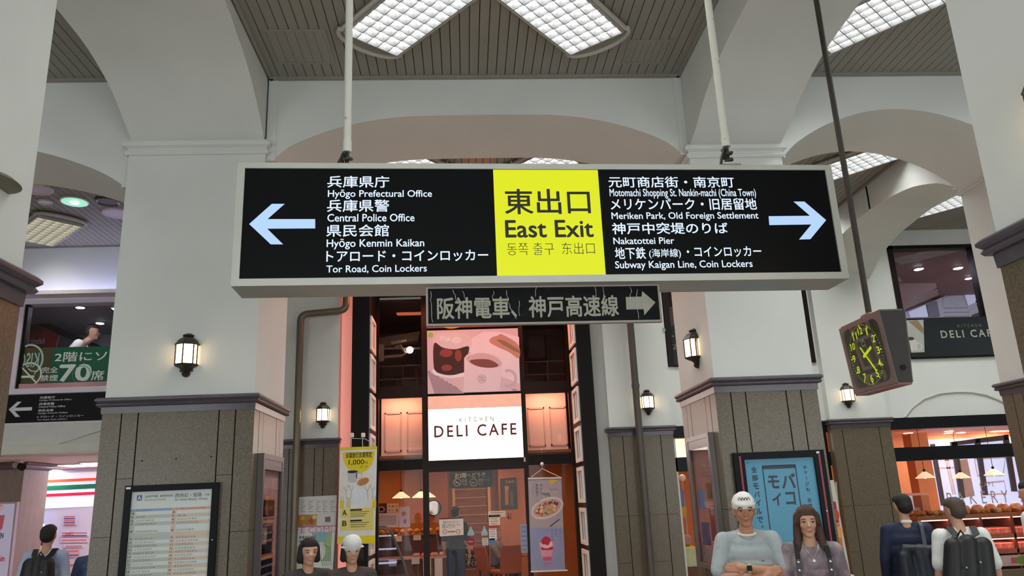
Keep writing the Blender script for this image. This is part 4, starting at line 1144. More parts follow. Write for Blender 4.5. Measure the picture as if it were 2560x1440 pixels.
for px, py, w, h_, m, lb in ((1242, 1285, .3, .1, '#d8cdbd', 'grey paper notice hanging over the map by the cafe picture'), (1236, 1300, .19, .17, '#e3ddc8', 'small station map sheet on the cafe glass'), (1234, 1317, .2, .05, '#c04438', 'thin red caution strip under the station map sheet'),
                             (1232, 1335, .13, .19, '#dfe2e2', 'white notice column beside the seated customer'), (1229, 1353, .11, .08, '#3f8fc0', 'small blue notice below the white notice column'), (1213, 1354, .1, .12, '#dedad2', 'white emblem sticker beside the round red sticker'),
                             (1311, 1346, .13, .46, '#8fa3c4', 'tall blue advice sheet at the door edge')):
    o = thing('paper_notice', lb, 'notice', at(px, py, YF)); uu, vv = GP.uv(px, py)
    rectuv(GP, 'sheet', uu - w / 2, vv - h_ / 2, uu + w / 2, vv + h_ / 2, pr_(m), o, .001, .002)
    nl = max(1, int(h_ / .035))
    for k in range(min(nl, 6)):
        rectuv(GP, 'print_line', uu - w * .36, vv + h_ / 2 - (k + .6) * h_ / (min(nl, 6) + .2) - .004, uu + w * (.36 - .1 * (k % 2)), vv + h_ / 2 - (k + .6) * h_ / (min(nl, 6) + .2) + .004, pr_('#5b5a5c'), o, .0035)

# pastry counter in the left bay of the cafe
ct = thing('pastry_counter', 'brown pastry counter with two tiers and price cards behind the cafe glass', 'counter', (-1.2, 14.9, 0))
M_CTR = mat('counter_brown', '#5a3628', .5, .1, 4)
z1c = at(1000, 1340, 14.9).z; z2c = at(1000, 1400, 14.5).z
B().box(-1.75, -.15, 15.0, 15.5, 0, z1c).obj('rear_tier', M_CTR, ct)
B().box(-1.75, -.2, 14.55, 15.0, 0, z2c).obj('front_tier', mat('counter_brown2', '#6f4030', .5), ct)
B().box(-1.78, -.12, 14.98, 15.55, z1c, z1c + .03).obj('shelf', mat('counter_oak', '#b0764a', .5), ct)
B().box(-1.78, -.17, 14.5, 15.0, z2c, z2c + .03).obj('shelf', mat('counter_pinkpaper', '#d99a90', .5), ct)
for k, (x, z, y) in enumerate(((-1.35, z1c - .1, 14.985), (-1.0, z1c - .09, 14.985), (-1.4, z2c - .1, 14.49), (-1.0, z2c - .08, 14.49), (-.8, z2c - .28, 14.49), (-.6, z2c - .3, 14.49))):
    B().box(x, x + .14, y - .004, y, z, z + (.12 if k < 4 else .3)).obj('price_card', pr_('#e8d3c8'), ct)
sc_ = thing('glass_showcase', 'curved glass cake showcase with a grey frame at the end of the cafe counter', 'showcase', (-1.6, 14.3, 0))
yb0 = 14.1
pts = [(x, z) for x, z in ((-1.75, .55), (-1.05, .55), (-1.12, .8), (-1.32, 1.28), (-1.42, 1.36), (-1.75, 1.38))]
B().extrude([(x, yb0, z) for x, z in pts], (0, .02, 0)).obj('end_glass', glass('case_glass2', .06, (.8, .85, .9, 1)), sc_)
B().tube([(x, yb0 - .01, z) for x, z in pts[1:]], .025, 6).obj('frame', mat('showcase_grey', '#8d8a8c', .3, metal=.4), sc_)
B().box(-1.75, -1.05, yb0, 14.5, 0, .55).obj('base', mat('counter_brown2'), sc_)
for z in (.75, .98, 1.2):
    B().box(-1.74, -1.25, yb0 + .03, 14.48, z, z + .012).obj('shelf', mat('showcase_shelf', '#dfe6ee', .3, emit='#dfe8ff', es=.5), sc_)
def roll_mesh(seed, r=(.06, .045, .04)):
    b = B(); b.ellipsoid((0, 0, r[2] * .8), r, 10, 6)
    rnd = random.Random(seed); b.v = [(x * rnd.uniform(.9, 1.1), y * rnd.uniform(.9, 1.1), max(0, z * rnd.uniform(.9, 1.1))) for x, y, z in b.v]
    return b.mesh('bread_roll', True)
M_BREAD = [mat('bread_%d' % i, c, .6, .25, 30) for i, c in enumerate(('#b87434', '#c98a48', '#8f5226', '#d9a566'))]
rolls = [roll_mesh(i) for i in range(4)]
for i, m in enumerate(rolls): m.materials.append(M_BREAD[i])
def bread(x, y, z, i, label, group, s=1.0, rz=0):
    o = link('bread_roll', rolls[i % 4], None, None, loc=(x, y, z)); o.rotation_euler = (0, 0, rz); o.scale = (s, s, s)
    tag(o, label, 'bread', group)
rnd = random.Random(11)
for k in range(22):
    bread(-1.6 + (k % 11) * .13, 15.08 + (k // 11) * .14, z1c + .03, k, 'small bread roll on the upper tier of the cafe pastry counter', 'rolls on the cafe counter', 1.1, rnd.uniform(0, 3))
for k in range(8):
    x = -1.0 + (k % 4) * .16
    o = B().bevbox(x, x + .13, 14.6 + (k // 4) * .15, 14.73 + (k // 4) * .15, z2c + .03, z2c + .085, .02).obj('wrapped_sandwich', mat('wrap_pink', '#e0a494', .3, .2, 20), None)
    tag(o, 'wrapped sandwich on the lower tier of the cafe pastry counter', 'sandwich', 'sandwiches on the cafe counter')
def board_poster(pl, quadpx, lb, base, shapes=(), h=0, cat='poster', lines=0):
    o = thing('menu_poster', lb, cat, at(quadpx[2][0], quadpx[2][1], pl.o.y))
    quad(pl, 'sheet', quadpx, pr_(base), o, h, .004)
    (x0, y0), (x1, y1) = quadpx[0], quadpx[2]
    for (fx, fy, rx, ry, c) in shapes:
        uu, vv = pl.uv(x0 + (x1 - x0) * fx, y0 + (y1 - y0) * fy)
        w = abs(pl.uv(x1, y1)[0] - pl.uv(x0, y0)[0])
        ell(pl, 'print_shape', uu, vv, rx * w, ry * w, pr_(c), o, h + .005, n=16)
    for k in range(lines):
        ya_ = y0 + (y1 - y0) * (.15 + .75 * k / lines)
        quad(pl, 'print_line', [(x0 + 3, ya_), (x1 - 5, ya_ - .3), (x1 - 5, ya_ + 1), (x0 + 3, ya_ + 1.3)], pr_('#9a7f78'), o, h + .005)
    return o
CP_ = Plane((0, 14.7, 0), (1, 0, 0))
board_poster(CP_, [(943, 1259), (967, 1258), (967, 1283), (943, 1283)], 'dark poster of a round pasta dish above the pastry counter', '#2c1d1a', ((.45, .6, .38, .32, '#b86a4a'), (.45, .6, .2, .16, '#7a2f24')))
board_poster(CP_, [(968, 1259), (996, 1258), (997, 1281), (968, 1282)], 'orange menu card of small dishes above the pastry counter', '#efb888', ((.2, .3, .07, .07, '#a85a34'), (.5, .3, .07, .07, '#8f4a2a'), (.8, .3, .07, .07, '#b0784a'), (.2, .75, .08, .05, '#7c3d26'), (.5, .75, .08, .06, '#c99a7a'), (.85, .75, .07, .09, '#8c3a2a')))
board_poster(CP_, [(942, 1284), (998, 1282), (996, 1318), (942, 1318)], 'pale pink price list sheet above the pastry counter', '#ecc8bc', lines=8)
board_poster(CP_, [(998, 1268), (1024, 1266), (1025, 1317), (998, 1319)], 'lilac drink poster with an orange hot dog and a red float', '#e6c9d6', ((.45, .33, .25, .2, '#c87a3a'), (.55, .72, .13, .22, '#d0306a')))

# table, chairs in the cafe
def chair(x, y, rz, label):
    t = thing('cafe_chair', label, 'chair', (x, y, .006), rz)
    m = mat('chair_orange', '#b4623c', .5, .05, 6); ml = mat('chair_leg', '#2a1c17', .5)
    B().bevbox(-.22, .22, -.22, .22, .42, .49, .02).obj('seat', m, t, local=True)
    B().rings([[(-.21, .2 + d, z), (.21, .2 + d, z), (.21, .25 + d, z), (-.21, .25 + d, z)] for d, z in ((0, .44), (.01, .6), (.05, .8), (.09, .92))]).obj('backrest', m, t, local=True)
    for sx in (-1, 1):
        for sy in (-1, 1):
            B().cyl((sx * .19, sy * .19, 0), (sx * .18, sy * .18, .43), .014, .02, n=8).obj('leg', ml, t, local=True)
    return t
chair(at(1262, 1400, 15.1).x, 15.1, math.radians(205), 'orange upholstered cafe chair seen from behind, with a free seat')
chair(at(1232, 1400, 15.9).x, 15.9, math.radians(120), 'orange upholstered cafe chair with the seated customer')
tb = thing('cafe_table', 'small brown cafe table before the seated customer', 'table', (at(1295, 1400, 15.5).x, 15.5, .006))
tx = at(1295, 1400, 15.5).x
B().bevbox(tx - .38, tx + .38, 15.15, 15.85, .69, .72, .01).obj('tabletop', mat('table_brown', '#a06238', .4), tb)
B().cyl((tx, 15.5, .02), (tx, 15.5, .69), .035).obj('pedestal', M_BLACK, tb)
B().cyl((tx, 15.5, .006), (tx, 15.5, .03), .22).obj('foot', M_BLACK, tb)
saucer = thing('coffee_cup', 'white cup on a saucer on the small cafe table', 'cup', (tx - .1, 15.4, .72))
B().lathe([(.02, 0), (.07, .008), (.075, .012), (.02, .012)], (tx - .1, 15.4, .72)).obj('saucer', M_WHITE, saucer, smooth=True)
B().lathe([(.022, .012), (.035, .03), (.038, .07), (.034, .07), (.02, .03)], (tx - .1, 15.4, .72)).obj('cup', M_WHITE, saucer, smooth=True)
dv = thing('booth_divider', 'curved orange booth divider and shelf beyond the seated customer', 'divider', (at(1300, 1340, 16.3).x, 16.3, 0))
xx = at(1300, 1340, 16.3).x
B().extrude([(xx - .25, 16.3, 0), (xx + .3, 16.3, 0), (xx + .3, 16.3, 1.42)] + [(xx + .3 - .55 * math.sin(a), 16.3, 1.0 + .42 * math.cos(a)) for a in [math.pi / 2 * k / 8 for k in range(9)]], (0, .06, 0)).obj('panel', M_ORW, dv)
# ------------------------------------------------------------------ upper room of the cafe (dim)
ul_ = thing('track_light', 'white track spotlight rig with one lit lamp in the dim upper room', 'track light', at(980, 890, 15.2))
tp = Plane((0, 15.2, 0), (1, 0, 0))
def tzp(x, y): return at(860 + x / 3.13, 720 + y / 3.13, 15.2)
B().tube([tzp(270, 475), tzp(600, 470)], .02, 8).obj('rail', mat('dim_white', '#b7a595', .4), ul_)
B().tube([tzp(300, 540), tzp(450, 530), tzp(480, 510), tzp(440, 450), tzp(400, 465)], .03, 8).obj('arm', mat('dim_white'), ul_)
q = tzp(515, 485); B().ellipsoid(q, .07).obj('lit_lamp', glow('rig_lamp', '#ffe9cf', 6, '#ffffff'), ul_, smooth=True)
q = tzp(488, 402); B().cyl(q, (q.x - .3, q.y, q.z - .06), .03, .05).obj('spot_head', mat('dim_white'), ul_, smooth=True)
q = tzp(285, 500); B().bevbox(q.x - .07, q.x + .07, 15.15, 15.25, q.z - .2, q.z + .15, .02).obj('bracket', mat('dim_white'), ul_)
sl = thing('ceiling_fold', 'sloping pale ceiling fold inside the dim upper room', 'soffit', at(960, 860, 15.6))
B().extrude([at(945, 845, 15.6), at(1050, 828, 15.6), at(1045, 850, 15.6), at(945, 870, 15.6)], (0, .3, 0)).obj('fold', mat('fold_brown', '#8a6a5c', .6), sl)
rail = thing('balustrade', 'thin metal balustrade behind the upper cafe glass', 'railing', (-1.1, 14.6, 3.6))
for z in (4.0, 4.25):
    B().cyl((-2.4, 14.6, z), (2.4, 14.6, z), .015, n=8).obj('rail', mat('rail_steel', '#6b5f5a', .4, metal=.5), rail)
for x in (-2.2, -1.15, -.9, 1.2, 1.6, 2.3):
    B().cyl((x, 14.6, 2.6), (x, 14.6, 4.25), .015, n=8).obj('post', mat('rail_steel'), rail)
for x0, x1, z0, z1, c, lb in ((1.35, 1.75, 4.55, 5.1, '#4a2024', 'dark red wall panel in the dim upper room'), (1.1, 1.3, 4.3, 4.75, '#6b5648', 'brown cabinet door in the dim upper room'), (-1.45, -1.0, 3.6, 4.3, '#3a302c', 'tall dark screen in the dim upper room')):
    o = thing('wall_panel', lb, 'panel', (x0, 16.2, z0)); B().bevbox(x0, x1, 16.1, 16.2, z0, z1, .02).obj('panel', mat('up_' + c, c, .6), o)
    B().box(x0 + .05, x1 - .05, 16.09, 16.1, z0 + .05, z1 - .05).obj('inset', mat('upi_' + c, c, .4), o)
bs = thing('added_glow_strip', 'tall added salmon glow over the pink-lit wall strip beside the black jamb', 'glow strip', (-1.9, 12.7, 0))
B().box(-1.995, -1.815, 12.66, BACK - .002, .02, 5.38).obj('glow_panel', mat('salmon_wall_glow', '#e6b0a4', .4, .02, 2, emit='#ff8f7c', es=.45), bs)  # glowing panel put in for the pink light on this wall strip
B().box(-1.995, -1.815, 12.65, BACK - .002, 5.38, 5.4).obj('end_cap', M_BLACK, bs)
# added salmon strip lamps hidden under the portal head, washing front and hall pink
fl_ = thing('added_fill_lamp', 'added salmon strip lamp hidden under the head of the cafe portal', 'fill lamp', (.2, 12.9, 5.3))
M_FILL = glow('added_fill_lens', '#ff7c54', FILL_STRENGTH, '#ffffff')
B().bevbox(-1.3, 1.65, 12.62, 12.9, 5.3, 5.4, .02).obj('housing', M_BLACK, fl_)
B().extrude([(-1.27, 12.61, 5.3), (1.62, 12.61, 5.3), (1.62, 12.88, 5.285), (-1.27, 12.88, 5.285)], (0, 0, .01)).obj('lens', M_FILL, fl_)
B().box(-1.27, 1.62, 12.605, 12.615, 5.31, 5.39).obj('lens', M_FILL, fl_)

# ------------------------------------------------------------------ hung posters and banners
YP = Plane((0, 12.52, 0), (1, 0, 0))
bn = thing('hanging_banner', 'yellow and white travel set banner hung before the black jamb', 'banner', at(895, 1358, 12.52))
def bz(x, y): return 730 + x / 4.0, 1080 + y / 4.0
def bq(pts): return [YP.uv(*bz(x, y)) for x, y in pts]
poly(YP, 'cloth', bq(((485, 155), (852, 142), (830, 1115), (452, 1120))), pr_('#e6e6e2'), bn, 0, .004)
poly(YP, 'yellow_band', bq(((485, 155), (852, 142), (850, 172), (484, 184))), pr_('#e8d414'), bn, .004)
poly(YP, 'yellow_band', bq(((458, 1048), (832, 1032), (830, 1113), (452, 1118))), pr_('#e8d414'), bn, .004)
uu, vv = YP.uv(*bz(668, 200)); ell(YP, 'yellow_drop', uu, vv, .25, .33, pr_('#e8d414'), bn, .0045, a0=math.pi, a1=2 * math.pi)
text_px(YP, '全国旅行支援限定', *bz(537, 210), *bz(800, 248), M_TXT, bn, h=.006, bold=.02, res=2)
stroke(YP, 'rule', bq(((535, 205), (800, 203))), .004, M_TXT, bn, .006); stroke(YP, 'rule', bq(((535, 256), (800, 252))), .004, M_TXT, bn, .006)
text_px(YP, '1,000', *bz(568, 278), *bz(722, 330), M_TXT, bn, h=.006, bold=.01)
text_px(YP, '円', *bz(728, 295), *bz(756, 322), M_TXT, bn, h=.006, res=2); text_px(YP, 'セット', *bz(684, 335), *bz(760, 360), M_TXT, bn, h=.006, res=2)
poly(YP, 'print_mug', bq(((555, 382), (655, 380), (650, 490), (635, 505), (575, 505), (558, 490))), pr_('#c6c6c8'), bn, .005)
uu, vv = YP.uv(*bz(606, 398)); ell(YP, 'print_coffee', uu, vv, .08, .022, pr_('#2a1a16'), bn, .006)
uu, vv = YP.uv(*bz(672, 435)); circle_line(YP, 'print_handle', uu, vv, .045, .014, pr_('#c6c6c8'), bn, .005, 16)
uu, vv = YP.uv(*bz(712, 497)); ell(YP, 'print_croissant', uu, vv, .095, .055, pr_('#c9874a'), bn, .005, rot=.35)
for k in range(3):
    uu2, vv2 = YP.uv(*bz(690 + k * 25, 505 - k * 8)); stroke(YP, 'print_crust', [(uu2, vv2 - .03), (uu2 + .02, vv2 + .04)], .008, pr_('#9a5a2a'), bn, .006)
uu, vv = YP.uv(*bz(663, 650)); ell(YP, 'print_cloud', uu, vv, .14, .17, pr_('#dfe7ee'), bn, .0045)
for k, (fx, fc) in enumerate(((568, '#d9cfa8'), (782, '#e4e0d8'))):     # line-drawn travellers
    uu, vv = YP.uv(*bz(fx, 540)); g = .72
    circle_line(YP, 'print_head', uu, vv, .026 * g, .005, pr_('#8a857c'), bn, .0058, 14)
    for sx in (-1, 1):
        stroke(YP, 'print_body_line', [(uu + sx * .02 * g, vv - .03 * g), (uu + sx * .06 * g, vv - .12 * g), (uu + sx * .045 * g, vv - .26 * g)], .005, pr_('#8a857c'), bn, .0058)
        stroke(YP, 'print_body_line', [(uu + sx * .05 * g, vv - .1 * g), (uu + sx * .09 * g, vv - .06 * g), (uu + sx * .1 * g, vv - .0 * g)], .005, pr_('#8a857c'), bn, .0058)
    poly(YP, 'print_trousers', [(uu - .045 * g, vv - .46 * g), (uu + .045 * g, vv - .46 * g), (uu + .04 * g, vv - .24 * g), (uu - .04 * g, vv - .24 * g)], pr_(fc), bn, .0052)
    rx_ = -.1 if k == 0 else .065
    rectuv(YP, 'print_suitcase', uu + rx_ - .03, vv - .46 * g, uu + rx_ + .03, vv - .3 * g, pr_('#e8c81e'), bn, .0064)
    stroke(YP, 'print_suitcase_grip', [(uu + rx_ - .018, vv - .3 * g), (uu + rx_ - .018, vv - .22 * g), (uu + rx_ + .018, vv - .22 * g), (uu + rx_ + .018, vv - .3 * g)], .006, pr_('#8a857c'), bn, .0058)
for y0_, y1_, L_ in ((765, 862, 'A'), (872, 985, 'B')):
    poly(YP, 'option_box', bq(((488, y0_ + 4), (820, y0_ - 10), (815, y1_ - 4), (484, y1_))), pr_('#e6d978'), bn, .005)
    text_px(YP, L_, *bz(503, y0_ + 15), *bz(548, y0_ + 68), mat('banner_brown', '#4a4016', .6), bn, h=.007, bold=.03)
    poly(YP, 'option_tag', bq(((582, y0_ + 8), (700, y0_ + 3), (700, y0_ + 20), (582, y0_ + 25))), M_TXT, bn, .006)
    for j in range(3):
        stroke(YP, 'option_line', bq(((585, y0_ + 36 + j * 21), (770 - 20 * j, y0_ + 30 + j * 21))), .012, pr_('#8f8448'), bn, .006)
for px in (880, 908):
    q = at(px, 1088, 12.53)
    B().bevbox(q.x - .03, q.x + .03, 12.5, 12.55, q.z - .035, q.z + .035, .008).obj('hook', M_WHITE, bn)
    B().tube([(q.x, 12.515, q.z), (q.x - .01, 12.515, q.z - .1), tuple(at(px - 1, 1117, 12.515))], .005, 6).obj('string', M_WHITE, bn)
B().tube([tuple(at(880, 1096, 12.512)), tuple(at(912, 1097, 12.512)), tuple(at(936, 1110, 12.512))], .004, 6).obj('string', M_WHITE, bn)
# food banner before the glass
WP = Plane((0, YF - .14, 0), (1, 0, 0))
fb = thing('hanging_banner', 'grey hanging banner of a pasta plate and a red parfait', 'banner', at(1368, 1425, YF - .14))
def fz(x, y): return 1160 + x / 4.8, 1140 + y / 4.8
def fq(pts): return [WP.uv(*fz(x, y)) for x, y in pts]
poly(WP, 'cloth', fq(((768, 270), (1168, 262), (1215, 1375), (805, 1390))), pr_('#a9a5ab'), fb, 0, .004)
poly(WP, 'lower_print', fq(((790, 862), (1192, 858), (1212, 1372), (806, 1382))), pr_('#8d9bbf'), fb, .004)
poly(WP, 'top_bar', fq(((765, 262), (1170, 252), (1170, 268), (766, 278))), M_WHITE, fb, .004, .012)
poly(WP, 'bottom_bar', fq(((800, 1378), (1240, 1362), (1240, 1378), (800, 1396))), M_WHITE, fb, .004, .012)
uu, vv = WP.uv(*fz(998, 625)); ell(WP, 'print_plate', uu, vv, .29, .165, pr_('#cfcac8'), fb, .005, rot=.32); ell(WP, 'print_plate_well', uu, vv, .25, .125, pr_('#b9a08c'), fb, .006, rot=.32)
rnd = random.Random(5)
for k in range(34):
    a, r = rnd.uniform(0, 6.28), rnd.uniform(.2, 1) ** .5
    x, y = .2 * r * math.cos(a), .09 * r * math.sin(a)
    ell(WP, 'print_topping', uu + x * .95 - y * .3, vv + x * .3 + y * .95, rnd.uniform(.02, .04), rnd.uniform(.014, .03), pr_(rnd.choice(('#8a2c3a', '#4f7032', '#d9b070', '#e0c4a8', '#6d3a5a', '#b8503a', '#c99a4a'))), fb, .007 + .0002 * k, n=10, rot=rnd.uniform(0, 3))
stroke(WP, 'print_fork', fq(((1030, 850), (1090, 800), (1145, 760))), .02, pr_('#4a4a52'), fb, .005)
poly(WP, 'print_corner', fq(((1022, 285), (1130, 285), (1040, 345))), pr_('#d9b92a'), fb, .005)
vtext(WP, '旬彩な', *WP.uv(*fz(905, 335)), .05, .06, pr_('#55565e'), fb, h=.006, res=1)
vtext(WP, '農耕盛の', *WP.uv(*fz(855, 335)), .05, .055, pr_('#55565e'), fb, h=.006, res=1)
vtext(WP, 'パスタ。', *WP.uv(*fz(812, 320)), .04, .06, pr_('#80808a'), fb, h=.006, res=1)
text_px(WP, 'Vegetable', *fz(1018, 390), *fz(1135, 412), pr_('#7a7a80'), fb, h=.006, res=2)
text_px(WP, '¥980', *fz(870, 540), *fz(918, 555), pr_('#7a7a80'), fb, h=.006, res=1)
for k in range(3):
    uu2, vv2 = WP.uv(*fz(960 + 30 * k, 455 + 6 * k)); ell(WP, 'print_herb', uu2, vv2, .035, .02, pr_('#6f8a84'), fb, .006, rot=k)
for xx_, s in ((1140, '苺がつぷ'), (1088, '苺ヒ'), (1040, 'サクサクな'), (990, 'フ。')):
    vtext(WP, s, *WP.uv(*fz(xx_, 885)), .035, .05, pr_('#5a5f78'), fb, h=.006, res=1)
poly(WP, 'print_cup', fq(((895, 1040), (1083, 1030), (1045, 1250), (950, 1255))), pr_('#d59ab4'), fb, .005)
poly(WP, 'print_syrup', fq(((925, 1095), (1070, 1090), (1065, 1125), (930, 1130))), pr_('#b0244c'), fb, .006)
poly(WP, 'print_cup_base', fq(((945, 1210), (1052, 1205), (1045, 1250), (950, 1255))), pr_('#c2577e'), fb, .006)
uu, vv = WP.uv(*fz(988, 1055)); ell(WP, 'print_cream', uu, vv, .1, .07, pr_('#e9c8d0'), fb, .007)
for k, (x, y, r) in enumerate(((975, 1000, .045), (1005, 1010, .05), (960, 1025, .05), (1000, 1045, .035), (985, 985, .03))):
    uu2, vv2 = WP.uv(*fz(x, y)); ell(WP, 'print_berry', uu2, vv2, r, r, pr_('#b81c3c'), fb, .008 + k * .0003, n=14)
poly(WP, 'print_reflection', fq(((950, 1275), (1055, 1270), (1040, 1320), (965, 1325))), pr_('#a884a8'), fb, .005)
q = at(1355, 1160, YF - .14)
B().ellipsoid((q.x, q.y, q.z), .032).obj('suction_hook', M_WHITE, fb, smooth=True)
for px in (1328, 1400):
    B().tube([(q.x, q.y, q.z - .03), (q.x, q.y, q.z - .08), tuple(at(px, 1193, YF - .15))], .006, 6).obj('string', M_WHITE, fb)
# posters on the rear pilaster
PPl = Plane((0, 12.585, 0), (1, 0, 0))
def lz(x, y): return 730 + x / 4.0, 1080 + y / 4.0
po = thing('wall_poster', 'white cafe menu poster with a fruit photo strip, upper one on the pilaster', 'poster', at(790, 1315, 12.58))
poly(PPl, 'sheet', [PPl.uv(*lz(*q)) for q in ((72, 650), (448, 632), (437, 940), (62, 945))], pr_('#c9cbc8'), po, 0, .003)
poly(PPl, 'photo_strip', [PPl.uv(*lz(*q)) for q in ((66, 830), (250, 822), (246, 938), (62, 942))], mat('fruit_photo', '#8a9a4a', .5, scale=9, color2='#b0602a', thr=(.4, .6)), po, .003)
for x, y, c in ((105, 860, '#d09a3a'), (190, 890, '#a04a26'), (225, 850, '#d8c07a')):
    uu, vv = PPl.uv(*lz(x, y)); ell(PPl, 'print_fruit', uu, vv, .035, .035, pr_(c), po, .004, n=14)
poly(PPl, 'photo_bus', [PPl.uv(*lz(*q)) for q in ((330, 850), (385, 845), (385, 898), (332, 902))], pr_('#6f6a70'), po, .004)
for cx in (85, 165, 240, 305, 385):
    for k in range(7):
        stroke(PPl, 'menu_line', [PPl.uv(*lz(cx, 690 + k * 18)), PPl.uv(*lz(cx + 48 - 12 * (k % 3), 688 + k * 18))], .007, pr_('#80827f'), po, .004)
po = thing('wall_poster', 'pastel poster of a line-drawn woman, lower one on the pilaster', 'poster', at(790, 1430, 12.58))
poly(PPl, 'sheet', [PPl.uv(*lz(*q)) for q in ((62, 950), (437, 940), (400, 1480), (30, 1500))], pr_('#d6dcd8'), po, 0, .003)
poly(PPl, 'pastel_field', [PPl.uv(*lz(*q)) for q in ((200, 1005), (400, 995), (388, 1290), (240, 1290), (225, 1140))], mat('poster_pastel', '#a9c45a', .6, scale=3, color2='#7fb0c4', thr=(.35, .65)), po, .003)
poly(PPl, 'magenta_rule', [PPl.uv(*lz(*q)) for q in ((62, 946), (437, 936), (437, 942), (62, 954))], pr_('#a8286a'), po, .004)
text_px(PPl, 'E COML', *lz(90, 955), *lz(430, 1000), pr_('#d88ab0'), po, h=.0045, bold=.006, res=2)
text_px(PPl, '未来のために', *lz(70, 1040), *lz(243, 1062), M_TXT, po, h=.005, bold=.02, res=2); text_px(PPl, '今できること', *lz(68, 1080), *lz(235, 1102), M_TXT, po, h=.005, bold=.02, res=2)
uu, vv = PPl.uv(*lz(285, 1190)); ell(PPl, 'print_face', uu, vv, .075, .13, pr_('#e6e6de'), po, .004)
for k in range(5):
    stroke(PPl, 'print_hair', [(uu - .04 + k * .03, vv + .14 - k * .015), (uu + .03 + k * .03, vv + .04), (uu + .01 + k * .035, vv - .12), (uu + .05 + k * .03, vv - .22)], .006, pr_('#6f8060'), po, .005)
stroke(PPl, 'print_eye', [(uu - .06, vv + .02), (uu - .035, vv + .025)], .01, M_TXT, po, .005)
# ------------------------------------------------------------------ bakery fronts in the rear wall (two bays)
BP = Plane((0, BACK, 0), (1, 0, 0))
bf = thing('bakery_storefront', 'black framed bakery window with a lettered pane and two dark beams', 'storefront', (8.2, BACK, 0))
for a, b_ in ((7.02, 9.33),):
    B().box(a, b_, BACK - .02, BACK + .16, 2.59, 2.78).obj('lintel', M_BLACKP, bf)
    B().box(a, b_, BACK - .02, BACK + .1, 2.07, 2.29).obj('transom', M_BLACKP, bf)
    B().box(a, b_, BACK + .02, BACK + .1, 0, .3).obj('plinth', M_STONE, bf)
    B().box(a + .01, b_ - .01, BACK + .03, BACK + .036, .3, 2.07).obj('glass_pane', glass('bakery_glass', .02), bf)
    B().box(a + .01, b_ - .01, BACK + .03, BACK + .036, 2.29, 2.59).obj('glass_pane', glass('bakery_glass'), bf)
GB = Plane((0, BACK + .028, 0), (1, 0, 0))
text_px(GB, 'BAKERY', 2365, 1232, 2524, 1256, mat('letter_and_reflection', '#a59a96', .4), bf, h=0, th=.001, bold=.0, spacing=1.7)
text_px(GB, 'CAFE', 2448, 1206, 2486, 1216, mat('letter_and_reflection'), bf, h=0, th=.001, spacing=1.4)  # letters painted in for the reversed word reflected in the pane
bf2 = thing('bakery_storefront', 'bakery entrance bay with a lit panel over the opening, beside the poster pillar', 'storefront', (4.6, BACK, 0))
B().box(3.37, 6.02, BACK - .02, BACK + .16, 2.59, 2.78).obj('lintel', M_BLACKP, bf2)
B().box(3.37, 6.02, BACK + .0, BACK + .12, 2.05, 2.27).obj('transom', M_BLACKP, bf2)
for a, b_ in ((3.37, 3.9), (3.95, 5.3), (5.35, 5.96)):
    B().box(a, b_, BACK + .04, BACK + .07, 2.28, 2.58).obj('lit_panel', mat('lit_fascia', '#f4dcc4', .5, emit='#ffdcb8', es=1.1), bf2)
    B().box(b_, b_ + .05, BACK + .03, BACK + .1, 0, 2.59).obj('mullion', M_DARKWOOD, bf2)
# upper windows with black name boards
def upper_window(n, x0, x1, lab):
    w = struct('window_%d' % n, ((x0 + x1) / 2, BACK, 4.48))
    B().box(x0, x0 + .1, BACK - .02, BACK + .2, 3.77, 5.82).obj('window_frame', M_DARKWOOD, w)
    B().box(x1 - .12, x1, BACK - .02, BACK + .2, 3.77, 5.82).obj('window_frame', M_DARKWOOD, w)
    B().box(x0, x1, BACK - .02, BACK + .2, 5.76, 5.82).obj('window_frame', M_BLACK, w)
    B().box(x0 + .1, x1 - .12, BACK + .05, BACK + .056, 4.48, 5.76).obj('glass_pane', glass('upper_glass', .06), w)
    nb = thing('name_board', lab, 'sign', ((x0 + x1) / 2, BACK - .01, 3.77))
    B().box(x0 + .1, x1 - .02, BACK - .015, BACK + .04, 3.80, 4.48).obj('board', mat('name_board_black', '#20262a', .25, .08, 2), nb)
    B().box(x0 + .1, x1 - .02, BACK - .03, BACK + .04, 3.765, 3.80).obj('ledge', M_BLACK, nb)
    return nb
nb = upper_window(1, 7.6, 9.33, 'black name board with grey cafe lettering under the upper window')
NP = Plane((0, BACK - .016, 0), (1, 0, 0))
def nz(x, y): return 2140 + x / 4.5, 600 + y / 4.5
M_NBL = mat('name_letter', '#a7a89a', .5)
text_px(NP, 'KITCHEN', *nz(1140, 950), *nz(1408, 975), mat('name_letter_dim', '#75776f', .5), nb, h=.001, spacing=1.9)
text_px(NP, 'DELI CAFE', *nz(945, 1020), *nz(1600, 1085), M_NBL, nb, h=.001, bold=.015, spacing=1.3)
quad(NP, 'photo_print', [nz(*q) for q in ((560, 905), (758, 897), (770, 1262), (600, 1268))], pr_('#a9aaa4'), nb, .001)
quad(NP, 'photo_bread', [nz(*q) for q in ((590, 915), (690, 900), (760, 1000), (758, 1060))], pr_('#8a7450'), nb, .002)
quad(NP, 'photo_cup', [nz(*q) for q in ((598, 1110), (640, 1100), (690, 1150), (690, 1240), (600, 1250))], pr_('#c3c4c0'), nb, .002)
uu, vv = NP.uv(*nz(612, 1110)); ell(NP, 'photo_coffee', uu, vv, .07, .03, pr_('#3c302a'), nb, .003)
uu, vv = NP.uv(*nz(700, 1195)); circle_line(NP, 'photo_handle', uu, vv, .06, .022, pr_('#c3c4c0'), nb, .003, 18)
nb2 = upper_window(2, 3.45, 6.0, 'black menu board edge with white katakana, between lantern and cafe portal')
